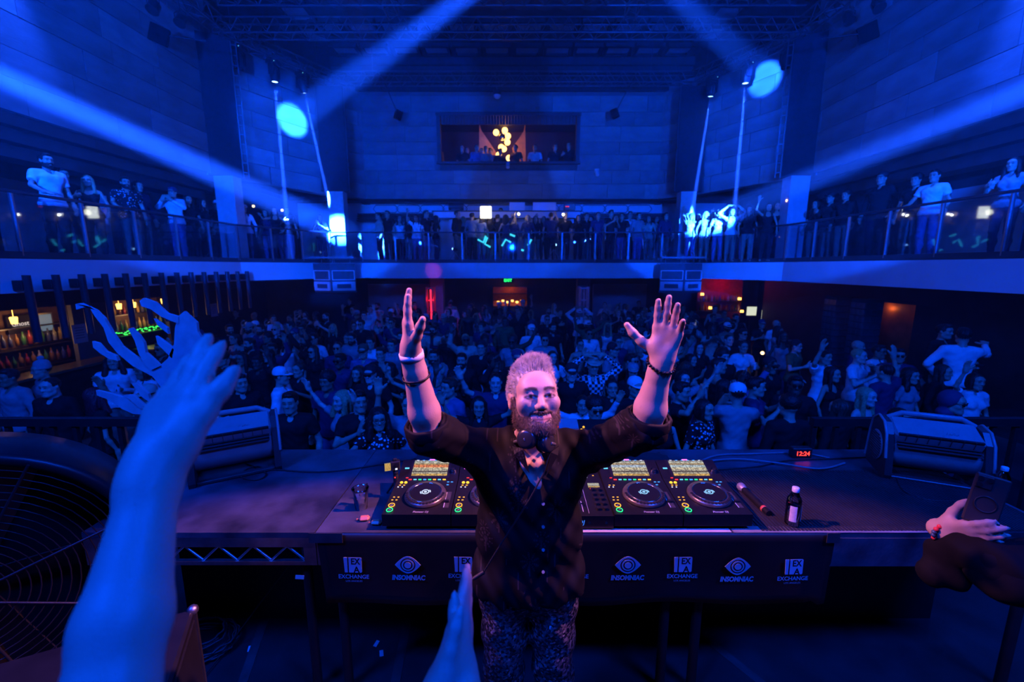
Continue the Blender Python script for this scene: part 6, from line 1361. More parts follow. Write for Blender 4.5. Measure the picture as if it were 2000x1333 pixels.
# ------------------------------------------------------------------ hung loudspeakers at the balcony corners
M_HORN = mat('speaker_pale', (.82, .82, .84), .45, noise=.08); M_CAB = mat('speaker_cabinet', (.09, .09, .10), .5, noise=.15)
def horn_box(P, rz, label):
    o = empty('horn_loudspeaker', P, rz, label, 'loudspeaker', 'horn loudspeakers'); w, h = .78, .98
    MB().box((0, .25, 0), (w, .5, h), bev=.01).build('cabinet', M_CAB, o)
    for z0, z1, nm in ((.05 - .12, .26, 'horn'), (-.42, -.12, 'port')):
        f = MB(); zz0, zz1 = z0, z1; x0 = w / 2 - .03
        for (cx, cz_, sx_, sz_) in ((0, zz1 - .015, 2 * x0, .03), (0, zz0 + .015, 2 * x0, .03), (-x0 + .015, (zz0 + zz1) / 2, .03, zz1 - zz0), (x0 - .015, (zz0 + zz1) / 2, .03, zz1 - zz0)): f.box((cx, -.012, cz_), (sx_, .05, sz_))
        fr = f.build(nm + '_frame', M_HORN, o)
        if nm == 'horn':
            b = MB(); xa, za, zb = x0 - .03, zz0 + .03, zz1 - .03; zc = (za + zb) / 2; ta = .10; tb = .045; o4 = [(-xa, 0, za), (xa, 0, za), (xa, 0, zb), (-xa, 0, zb)]; i4 = [(-ta * 2, .16, zc - tb), (ta * 2, .16, zc - tb), (ta * 2, .16, zc + tb), (-ta * 2, .16, zc + tb)]
            for k in range(4): b.add([o4[k], o4[(k + 1) % 4], i4[(k + 1) % 4], i4[k]], [(0, 1, 2, 3)])
            b.add(i4, [(0, 1, 2, 3)]); b.build('horn_flare', M_HORN, fr); b = MB(); b.prism([(-.2, 0), (-.12, .07), (.12, .07), (.2, 0), (.12, -.07), (-.12, -.07)], .04, Matrix.Translation((0, -.005, zc)) @ RX); b.build('phase_plug', M_CAB, fr)
        else: MB().box((0, .0, (zz0 + zz1) / 2), (2 * x0 - .05, .03, zz1 - zz0 - .05)).build('port_panel', M_HORN, fr); MB().box((0, -.02, (zz0 + zz1) / 2), (.44, .02, .14)).build('port_opening', M_CAB, fr)
    for xs in (-.25, .25): MB().cyl((xs, .25, h / 2), (xs, .25, h / 2 + .28), .012, n=6).build('hanger', M_STEEL, o)
    return o
for sx in (-1, 1):
    c = atY(650 if sx < 0 else 1333, 540, 14.5); who = 'above the bar end' if sx < 0 else 'beside the red bar'
    for k, (dx, rz) in enumerate(((-.36, -.42), (.36, .42))): horn_box(c + Vector((dx, 0, -.06)), rz, 'pale horned loudspeaker %s, %s one of the hung pair' % (who, 'wall-facing' if (k == 0) == (sx < 0) else 'dance floor facing'))
    t = empty('speaker_frame', c + Vector((0, .2, .62)), label='flat steel flying frame over the hung loudspeakers ' + who, cat='rigging'); MB().box((0, 0, 0), (1.5, .5, .05)).build('frame_plate', M_STEEL, t)
    for xs in (-.5, .5): MB().cyl((xs, .1, 0), (xs, .5, .25), .014, n=6).build('stay', M_STEEL, t)
# ------------------------------------------------------------------ row of pipes on brackets below the balcony, bar side
M_PIPE = mat('pipe_paint', (.05, .05, .06), .35, .3, noise=.15)
pm = MB().cyl((0, 0, 0), (0, 0, 1.08), .052, n=14).mesh('pipe', M_PIPE); bm_ = MB().box((0, 0, 0), (.16, .12, .16), bev=.008).mesh('bracket', M_BLACK)
ORD = ['first', 'second', 'third', 'fourth', 'fifth', 'sixth', 'seventh', 'eighth', 'ninth', 'tenth', 'eleventh', 'twelfth', 'thirteenth', 'fourteenth']
for k in range(14):
    o = empty('hanging_pipe', (-7.74, 6.87 + k * .442, .98), label='%s dark pipe of the row bracketed to the balcony, counted from the stage' % ORD[k], cat='pipe', group='pipe row'); link('pipe', pm, o); link('bracket', bm_, o, loc=(-.11, 0, .92))
# ------------------------------------------------------------------ bars below the balcony
M_BAR = mat('bar_front', (.03, .025, .022), .35, noise=.3); M_SHELF = mat('bar_back', (.16, .09, .05), .5, noise=.4, nscale=6)
AMB = emis('amber_lamp', (1, .45, .08), 5.0); BCOL = [mat('bottle_%d' % i, c_, .12, noise=.1) for i, c_ in enumerate(((.25, .12, .04), (.05, .18, .06), (.4, .4, .42), (.30, .04, .03), (.45, .30, .08), (.08, .1, .25)))]
btl = [MB().lathe([(0, 0), (.037, 0), (.038, .17), (.015, .22), (.014, .28), (.017, .285), (0, .287)], 10).mesh('bar_bottle', m_) for m_ in BCOL]
BN = ['amber', 'green', 'clear', 'red', 'golden', 'blue']
def bottles(P, d, n, place, step=.105, seed=0):
    r_ = random.Random(seed)
    for k in range(n):
        i = r_.randrange(6); o = link('bar_bottle', btl[i]); o.location = Vector(P) + Vector(d) * k * step; s_ = r_.uniform(.85, 1.1); o.scale = (s_, s_, s_); tag(o, '%s bottle, %s along the %s' % (BN[i], ORD[k % 14] if k < 14 else 'last', place), 'bottle', 'bottles ' + place)
def back_bar(name, x, y0, y1, z0, z1, sx, label):
    o = empty(name, (x, y0, z0), label=label, cat='bar shelves'); L_ = y1 - y0
    MB().box((sx * .2, L_ / 2, (z1 - z0) / 2), (.06, L_, z1 - z0)).build('back_panel', M_SHELF, o)
    for k in range(3): MB().box((sx * .06, L_ / 2, .02 + k * (z1 - z0) / 3), (.28, L_, .03)).build('shelf', M_BAR, o)
    for yy in (0, L_): MB().box((sx * .06, yy, (z1 - z0) / 2), (.3, .06, z1 - z0)).build('side_post', M_BAR, o)
    return o
# bar side: two lit alcoves in a dark wall, counters
XL = -10.2
bx('wall_bar', (XL - .1, 1.5, 1.32), (XL, 13.5, BB), M_DARK2); bx('wall_bar', (XL - .1, 9.85, FZ), (XL, 10.84, 1.32), mat('bar_post', (.14, .14, .15), .6, noise=.1)); bx('wall_bar', (XL - .1, 12.6, FZ), (XL, 16.0, 1.4), M_DARK)
back_bar('back_bar', XL - .75, 7.2, 10.5, -.1, 1.3, -1, 'warm lit back bar shelves nearest the stage'); back_bar('back_bar', XL - .75, 11.1, 13.4, -.1, 1.3, -1, 'warm lit back bar shelves with green lights')
bottles((XL - .7, 8.6, .0), (0, 1, 0), 14, 'near bar lower shelf', .13, 1); bottles((XL - .7, 8.6, .47), (0, 1, 0), 14, 'near bar upper shelf', .13, 6); bottles((XL - .75, 11.25, .41), (0, 1, 0), 14, 'green bar middle shelf', .15, 2); bottles((XL - .75, 11.25, .87), (0, 1, 0), 14, 'green bar top shelf', .15, 3)
for y0, y1, lab in ((6.6, 10.0, 'dark bar counter nearest the stage'), (10.8, 13.2, 'dark bar counter below the green lights')):
    o = empty('bar_counter', (-9.5, y0, FZ), label=lab, cat='bar counter', group='bar counters'); L_ = y1 - y0; MB().box((0, L_ / 2, .52), (.5, L_, 1.04)).build('counter_front', M_BAR, o); MB().box((.02, L_ / 2, 1.07), (.62, L_ + .06, .06), bev=.01).build('counter_top', mat('counter_top', (.12, .08, .05), .2, noise=.3), o)
for y, z, lab in ((9.1, 1.05, 'at the stage end of the near bar'), (10.1, .95, 'at the far end of the near bar'), (11.6, 1.12, 'at the near end of the green bar'), (12.05, 1.12, 'in the middle of the green bar'), (13.1, 1.14, 'at the far end of the green bar')): pl_ = MB().lathe([(.05, -.07), (.065, .07), (.05, .08), (0, .08)], 14).cyl((0, 0, .07), (0, 0, 1.7 - z), .006, n=5).build('wall_lamp', AMB); pl_.location = (XL - .5, y, z); tag(pl_, 'amber bar lamp ' + lab, 'lamp', 'amber bar lamps')
pointl('bar_lamp_a', (XL - .35, 9.2, .8), 9, (1, .5, .2), .1); pointl('bar_lamp_b', (XL - .35, 12.2, .8), 9, (1, .5, .2), .1)
gl = empty('green_light_strip', (XL - .42, 11.3, .34), label='sparkling green light strip along the far back bar', cat='light strip'); rr = random.Random(3); gm_ = emis('green_sparkle', (.05, 1, .12), 2.0); MB().box((-.16, .95, -.02), (.6, 1.9, .03)).build('strip_tray', M_BAR, gl)
for k in range(80): link('green_bulb', shp('disc', gm_, .018, .02), gl, loc=(rr.uniform(-.1, .1), rr.uniform(0, 1.9), rr.uniform(.0, .10)))
fr_ = empty('bar_fridge', atX(84, 632, XL - .84), label='lit white bar fridge display between the bar alcoves', cat='fridge'); MB().box((0, 0, 0), (.12, .36, .5)).build('fridge_body', M_STEEL, fr_); MB().box((.065, 0, .02), (.01, .28, .38)).build('fridge_window', emis('fridge_light', (.25, .35, .45), .4), fr_)
bs = empty('bar_screen', atX(38, 634, XL - .86), label='dark bar screen showing the word Ghost', cat='screen'); MB().box((0, 0, 0), (.04, .5, .4)).build('screen_panel', M_BLACK, bs); link('lettering', text_mesh('Ghost', .14, 'lettering', emis('white_letters', (.7, .6, .55), .9), bold=.002), bs, mtx=Matrix.Translation((.025, 0, -.03)) @ Matrix.Rotation(math.pi / 2, 4, 'Z') @ RX)
for k, (px, py) in enumerate(((156, 652), (418, 606))):
    nt_ = empty('paper_notice', atX(px, py, XL + .02), label='white paper notice %s' % ('on the wall between the two bar alcoves' if k == 0 else 'on the dark wall below the pipe row end'), cat='notice', group='paper notices'); MB().box((0, 0, 0), (.006, .34, .44)).build('sheet', M_WHITE, nt_)
    for q in range(5): MB().box((.004, 0, .14 - q * .06), (.002, .22 - .03 * (q % 2), .014)).build('text_line', M_DARK2, nt_)
# far centre bar, exit sign, light towers
cbx = atY(962, 566, 19.6).x; cbx2 = atY(1030, 566, 19.6).x
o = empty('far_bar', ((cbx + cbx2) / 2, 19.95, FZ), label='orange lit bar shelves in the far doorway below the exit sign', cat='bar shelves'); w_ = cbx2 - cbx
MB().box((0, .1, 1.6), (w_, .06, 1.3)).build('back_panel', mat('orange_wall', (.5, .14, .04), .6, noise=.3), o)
for k in range(3): MB().box((0, 0, 1.35 + k * .3), (w_, .2, .03)).build('shelf', M_BAR, o)
for k in range(6): link('amber_bulb', shp('disc', AMB, .06, .08), o, loc=(-w_ / 2 + .25 + k * (w_ - .5) / 5, -.12, 1.52 + .06 * (k % 2)))
pointl('far_bar_lamp', ((cbx + cbx2) / 2, 19.6, 1.2), 4, (1, .28, .06), .1)
ex = empty('exit_sign', atY(992, 548, 16.4), label='green EXIT sign hanging below the balcony', cat='exit sign'); MB().box((0, .03, 0), (.44, .04, .2)).build('sign_body', M_BLACK, ex); link('lettering', text_mesh('EXIT', .15, 'lettering', emis('exit_green', (.02, 1, .15), 2.5), bold=.004), ex, mtx=Matrix.Translation((0, .008, -.05)) @ RX)
for px, col, lab in ((842, 'red', 'red lit truss tower by the pillar nearer the bar'), (1140, 'steel', 'bare truss tower by the pillar nearer the red bar')):
    P = atY(px, 600, 15.9); t = empty('truss_tower', (P.x, 15.9, FZ), label=lab, cat='truss tower', group='truss towers'); tm = M_ALU if col == 'steel' else mat('red_chrome', (.75, .2, .18), .3, .9, noise=.1)
    for sx in (-.14, .14):
        for sy in (-.14, .14): MB().cyl((sx, sy, 0), (sx, sy, 2.45), .025, n=8).build('upright', tm, t)
    for k in range(6): MB().box((0, -.14, .2 + .44 * k), (.28, .03, .03)).box((0, .14, .2 + .44 * k), (.28, .03, .03)).build('crossbar', tm, t)
    if col == 'red': MB().cyl((0, 0, .1), (0, 0, 2.35), .03, n=8).build('red_tube', emis('red_tube', (1, .02, .06), 2.5), t); pointl('tower_lamp', (P.x, 15.6, 1.0), 3, (1, .03, .08), .1)
    else: MB().cyl((0, 0, .1), (0, 0, 2.35), .03, n=8).build('mast', M_ALU, t)
# red bar
rb0 = atY(1370, 575, 18.6).x; rb1 = atY(1458, 575, 18.6).x
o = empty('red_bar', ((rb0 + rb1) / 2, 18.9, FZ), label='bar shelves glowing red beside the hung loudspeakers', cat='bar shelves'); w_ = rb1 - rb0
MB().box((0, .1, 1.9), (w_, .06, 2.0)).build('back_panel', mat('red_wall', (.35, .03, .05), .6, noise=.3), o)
for k in range(2): MB().box((0, 0, 1.25 + k * .42), (w_, .25, .03)).build('shelf', M_BAR, o)
for k in range(16): link('stock_bottle', btl[(k * 5) % 6], o, loc=(-w_ / 2 + .1 + k * .12, -.05, 1.68))
for k in range(14): link('stock_bottle', btl[(k * 7 + 1) % 6], o, loc=(-w_ / 2 + .1 + k * .13, -.05, 1.265))
for x_, z_ in ((-.9, 1.95), (.75, 1.75), (-.5, 1.35), (.9, 1.2)): link('candle_lamp', shp('disc', AMB, .07, .1), o, loc=(x_, -.2, z_))
pointl('red_bar_lamp', ((rb0 + rb1) / 2, 18.4, 1.35), 9, (1, .02, .10), .15)
for px, py, lab in ((1468, 608, 'bright tilted menu screen beside the red bar'), (1497, 615, 'bright square till screen beside the red bar')):
    s_ = empty('bar_screen', atY(px, py, 17.6), label=lab, cat='screen', group='till screens'); MB().cyl((0, .05, -.1), (0, .05, FZ - s_.location.z), .03, n=8).build('stand_post', M_BLACK, s_); MB().box((0, .02, 0), (.44, .03, .40)).build('screen_panel', M_BLACK, s_); MB().box((0, 0, 0), (.40, .01, .36)).build('screen_face', emis('till_light', (.75, .8, .6), 1.0), s_)
# mirrored columns, copper doorway
M_MIR = mat('mirror_tile', (.45, .5, .6), .22, .9, noise=.35, nscale=3)
for k, (px, Y) in enumerate(((1634, 11.6), (1690, 10.6))):
    P = atY(px, 620, Y); c_ = empty('mirrored_column', (P.x, Y, FZ), 0, ['mirror tiled column farther along the side aisle', 'mirror tiled column closer to the copper doorway'][k], 'column', 'mirrored columns'); MB().box((0, 0, 1.2), (.44, .44, 2.4)).build('core', M_DARK, c_); tl_ = shp('key', M_MIR, .14, .14, .012); rr = random.Random(k)
    for r_ in range(14):
        for q in range(3): link('mirror_tile', tl_, c_, mtx=Matrix.Translation((-.145 + q * .145, -.222, .1 + r_ * .165)) @ Matrix.Rotation(math.pi / 2 + rr.uniform(-.07, .07), 4, 'X')); link('mirror_tile', tl_, c_, mtx=Matrix.Translation((-.222, -.145 + q * .145, .1 + r_ * .165)) @ Matrix.Rotation(-math.pi / 2, 4, 'Y') @ Matrix.Rotation(rr.uniform(-.07, .07), 4, 'X'))
bx('wall_aisle', (10.0, 12.0, FZ), (10.15, 17.0, BB), M_DARK2); bx('wall_aisle', (10.0, 2.0, 1.25), (10.15, 12.0, BB), M_DARK2); bx('wall_aisle', (10.0, 2.0, FZ), (10.15, 10.55, 1.25), M_DARK)
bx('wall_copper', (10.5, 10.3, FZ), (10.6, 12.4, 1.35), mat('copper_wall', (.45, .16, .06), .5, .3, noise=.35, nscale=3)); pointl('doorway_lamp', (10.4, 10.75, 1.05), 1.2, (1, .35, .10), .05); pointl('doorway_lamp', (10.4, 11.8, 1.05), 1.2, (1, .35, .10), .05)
# ------------------------------------------------------------------ lounge behind the upper window
M_DRP = mat('amber_drape', (.75, .30, .08), .8, noise=.2); lx = (hx0 + hx1) / 2
for k, (pts, nm) in enumerate((([(936, 240), (941, 256), (968, 296), (972, 318), (936, 318)], 'drape tied back beside the globes, bar side'), ([(1026, 240), (1022, 258), (1000, 290), (1006, 318), (1027, 318)], 'drape tied back beside the globes, red bar side'), ([(858, 292), (866, 298), (868, 318), (858, 318)], 'drape edge at the lounge window corner, bar side'), ([(1128, 288), (1120, 296), (1122, 318), (1128, 318)], 'drape edge at the lounge window corner, red bar side'))):
    b = MB(); q = [atY(x, y, 19.6) for x, y in pts]; b.prism([(v.x, v.z) for v in q], .06, Matrix.Translation((0, 19.6, 0)) @ RX); tag(b.build('drape', M_DRP), 'orange lit ' + nm, 'drape', 'lounge drapes')
ch = empty('globe_chandelier', atY(982, 240, 18.9), label='cluster of glowing amber globes hanging in the lounge', cat='chandelier'); gm_ = emis('amber_globe', (1, .50, .12), 5.0); MB().cyl((0, 0, .35), (0, 0, -1.3), .015, n=6).build('stem', M_BLACK, ch)
for x_, y_ in ((969, 259), (986, 255), (992, 266), (991, 278), (979, 288), (984, 291), (974, 303), (994, 309)): MB().ball(atY(x_, y_, 18.85) - ch.location, .125, 14, 9).build('globe', gm_, ch)
MB().ball(atY(981, 268, 18.75) - ch.location, .15, 14, 9).build('mirror_ball', M_RIM, ch); pointl('lounge_lamp', atY(984, 285, 18.4), 8, (1, .40, .08), .2); pointl('lounge_lamp_b', atY(984, 262, 20.2), 16, (1, .40, .08), .2)
# ------------------------------------------------------------------ rear balcony booth, signs
o = empty('lighting_booth', (atY(990, 420, 17.25).x, 17.25, BZ), label='long pale lighting control counter on the rear balcony', cat='counter'); z_ = atY(990, 413, 17.1).z - BZ
MB().box((0, .05, z_ - .12), (5.7, .3, .24)).build('counter_front', M_WHITE, o); MB().box((0, .2, z_ + .01), (5.8, .7, .04)).build('counter_top', M_DARK2, o); MB().box((0, .6, z_ / 2 - .1), (5.4, .1, z_ - .2)).build('booth_wall', M_WHITE, o)
CT = BZ + z_ + .03
for px, lab, w_ in ((1063, 'open silver laptop on the lighting booth counter', .9), (1010, 'second laptop on the lighting booth counter, farther from the operator', .6)):
    P = atY(px, 405, 17.2); l_ = empty('laptop', (P.x, 17.2, CT), label=lab, cat='laptop', group='booth laptops'); MB().box((0, .1, .01), (w_, .3, .02)).build('keyboard_base', M_STEEL, l_); MB().box((0, -.06, .16), (w_, .02, .30), Euler((.15, 0, 0)).to_matrix(), bev=.006).build('lid', mat('laptop_lid', (.5, .5, .52), .4, .3, noise=.05), l_)
P = atY(1112, 404, 17.2); o = empty('rack_unit', (P.x, 17.2, CT), label='dark rack unit with red lamps at the booth end', cat='rack unit'); MB().box((0, 0, .13), (.42, .3, .26), bev=.008).build('case', M_FIX, o); [link('lamp', shp('disc', E['red'], .02, .01), o, mtx=Matrix.Translation((-.15 + .05 * k, -.152, .14)) @ RX) for k in range(3)]
P = atY(892, 402, 17.2); o = empty('follow_spot', (P.x, 17.2, CT), label='dark spotlight lying on the booth counter beside the steel frame', cat='stage light'); MB().cyl((-.3, 0, .16), (.25, 0, .16), .14, n=16).box((0, 0, .03), (.4, .3, .06)).build('body', M_FIX, o); MB().cyl((.25, 0, .16), (.27, 0, .16), .12, n=16).build('lens', LENSOFF, o)
sg = empty('lit_placard', atY(949, 415, 15.9), label='glowing yellow-white placard held up on the rear balcony', cat='sign'); MB().box((0, 0, 0), (.40, .04, .42), bev=.02).build('placard_face', emis('placard_light', (1, .95, .75), 4.0), sg); MB().cyl((.03, 0, -.22), (.03, 0, -.7), .012, n=6).build('stick', M_BLACK, sg)
sg = empty('lit_placard', atX(1787, 414, 8.7), label='lit white message board above the balcony rail by the mirrored columns', cat='sign'); MB().box((0, 0, 0), (.04, .62, .28), bev=.01).build('placard_face', emis('placard_light_b', (.75, .80, .6), .9), sg); [MB().box((-.022, 0, .06 - .06 * k), (.002, .36, .022)).build('text_line', M_DARK, sg) for k in range(2)]
# phone torches, dotted lamps on the balcony
for k, (px, py, Y) in enumerate(((1013, 420, 16.0), (1100, 421, 16.0))): o = empty('phone_torch', atY(px, py, Y), label='phone with its torch on held up %s on the rear balcony' % ('near the placard' if k == 0 else 'near the laptops'), cat='phone', group='phone torches'); MB().box((0, 0, 0), (.07, .012, .14), bev=.004).build('phone_body', M_BLACK, o); link('torch', shp('disc', emis('torch_light', (1, .95, .8), 14), .045, .01), o, mtx=Matrix.Translation((0, -.008, .03)) @ RX)
pointl('torch_lamp', atY(1013, 420, 15.85), 1.8, (1, .93, .75), .03); pointl('torch_lamp', atY(1100, 421, 15.85), 1.8, (1, .93, .75), .03); pointl('placard_lamp', atY(949, 415, 15.7), 2, (1, .9, .6), .1)
for k, (px, py, Y) in enumerate(((495, 403, 12.4), (551, 411, 13.5), (1537, 392, 12.9), (1489, 690, 8.4))):
    o = MB().ball((0, 0, 0), .035, 10, 7).build('small_lamp', emis('small_lamp', (1, .55, .2), 6)); o.location = atY(px, py, Y); tag(o, ['tiny warm lamp at the balcony column above the bar', 'tiny warm lamp over the balcony corner above the bar', 'tiny orange lamp below the balcony soffit above the red bar', 'bright phone light shining inside the crowd'][k], 'lamp', 'tiny lamps')
# glowing teal strokes imitating a screen reflection in the rear glass; light stands
TEAL = emis('teal_reflection', (.05, .7, .85), 1.6)
nb = empty('reflected_strokes', atY(975, 470, 15.9), label='teal strokes imitating a screen reflection in the rear balcony glass', cat='reflection')
for pts in (((933, 468), (944, 474), (949, 461)), ((952, 464), (947, 477), (958, 483)), ((980, 481), (988, 468), (998, 474)), ((996, 458), (1006, 462)), ((1031, 480), (1038, 468)), ((1018, 488), (1023, 490))): MB().tube([atY(x, y, 15.9) - nb.location for x, y in pts], .035, 6).build('reflected_stroke', TEAL, nb)
for px, py, tx, ty, lab in ((888, 487, 690, 452, 'small beam lamp on a tripod behind the rear glass, bar side'), (1082, 479, 1290, 450, 'small beam lamp on a tripod behind the rear glass, red bar side')):
    P = atY(px, py, 15.95); o = empty('beam_lamp', (P.x, 15.95, BZ), label=lab, cat='stage light', group='balcony beam lamps'); h_ = P.z - BZ; tg = atY(tx, ty, 15.85); d_ = (tg - P).normalized()
    for a_ in (.5, 2.6, 4.7): MB().cyl((0, 0, h_ * .8), (.3 * math.cos(a_), .12 * math.sin(a_), 0), .014, n=6).build('leg', M_STEEL, o)
    MB().cyl((0, 0, h_ * .7), (0, 0, h_ - .05), .02, n=8).build('stem', M_FIX, o); MB().cyl(Vector((0, 0, h_)) - d_ * .12, Vector((0, 0, h_)) + d_ * .06, .05, .06, 14).build('lamp_head', M_FIX, o); MB().ball(Vector((0, 0, h_)) + d_ * .06, .04, 10, 7).build('lens', LENSB, o)
    spot('balcony_beam', P + d_ * .14, tg, 60000, 5.0, (.01, .08, 1), .4, .03)
# ------------------------------------------------------------------ the crowd on the dance floor
USED = set(); SPOTS = [(atY(px_, 560, 16.8).x, y_) for px_ in (852, 1140) for y_ in (15.9, 16.6, 17.0)] + [(atY(1634, 620, 11.6).x, 11.6), (atY(1690, 620, 10.6).x, 10.6)]
POSE_T = {'rest': 'standing still', 'wave': 'one arm raised', 'both': 'both arms raised', 'film': 'filming one-handed', 'phone': 'hands at face', 'drink': 'hand at chest', 'clap': 'clapping', 'heart': 'arms arched overhead', 'reach': 'arm stretched out', 'rail': 'hands forward', 'lean': 'leaning'}
HAIR_T = {'short': 'short', 'buzz': 'cropped', 'curly': 'curly', 'afro': 'afro', 'long': 'long', 'wavy': 'wavy', 'bob': 'bobbed', 'bun': 'bunned', 'pony': 'ponytailed', None: 'no'}
TOP_T = {'tee': 'T-shirt', 'long': 'jacket', 'tank': 'tank top'}
HAT_T = {'cap': 'cap', 'capback': 'reversed cap', 'beanie': 'beanie', 'pom': 'bobble hat', 'bucket': 'bucket hat', 'brim': 'brimmed hat', 'hood': 'hood'}
def place_of(px, Y):
    z = 'by the near bar' if px < 230 else 'below the pipes' if px < 420 else 'before the far bar' if px < 560 else 'toward the hung speakers' if px < 700 else 'beside the red tower' if px < 850 else 'below the EXIT sign' if px < 1010 else 'behind the DJ' if px < 1130 else 'beside the steel tower' if px < 1270 else 'before the red bar' if px < 1440 else 'by the tills' if px < 1560 else 'by the mirrored columns' if px < 1720 else 'by the copper doorway' if px < 1850 else 'by the corner rail'
    return ('front, ' if Y < 5.2 else 'near rows, ' if Y < 7.2 else 'middle rows, ' if Y < 10.5 else 'rear rows, ' if Y < 14 else 'far back, ') + z
def lab_of(kw, px, Y):
    hat = kw.get('hat'); a = '%s %s' % ('patterned' if kw.get('pattern') else kw['tcol'], TOP_T[kw['top']])
    b = HAT_T[hat] if hat else (('%s %s hair' % (kw['hcol'], HAIR_T[kw['hair']])) if kw.get('hair') else 'shaved head')
    if hat: b = kw.get('hatcol', 'black') + ' ' + b
    g = {'sun': ' sunglasses', 'clear': ' glasses', None: ''}[kw.get('glasses')]
    s = '%s%s%s, %s, %s, %s' % (b, ',' if g else '', g, a, POSE_T[kw['pose']], place_of(px, Y)); return s[0] + s[1:]
def put_person(px, py, need=True, lab=None, face=0.0, **kw):
    kw.setdefault('pose', 'rest'); kw.setdefault('top', 'tee'); kw.setdefault('tcol', 'black'); kw.setdefault('hair', 'long' if kw.get('fem') else 'short'); kw.setdefault('hcol', 'black'); sc = kw.get('scale', 1.0) * (.95 if kw.get('fem') else 1.0)
    if kw.get('hat') and kw['hair'] in ('short', 'curly', 'afro', 'bun'): kw['hair'] = 'buzz'
    P = atZ(px, py, FZ + 1.665 * sc); P.z = FZ
    for _ in range(14):
        if not any((P.x - a) ** 2 + (P.y - b_) ** 2 < .36 ** 2 for a, b_ in SPOTS): break
        P.x *= 1.025; P.y *= 1.025
    l = lab or lab_of(kw, px, P.y)
    if l in USED:
        if not need: return None
        l = l + ', seen close by' 
    if l in USED: return None
    USED.add(l); SPOTS.append((P.x, P.y)); rz = math.atan2(-P.x, P.y) * -.55 + math.radians(face)
    o = person(P, rz, label=l, group='dance floor crowd', **kw)
    return o
C = put_person
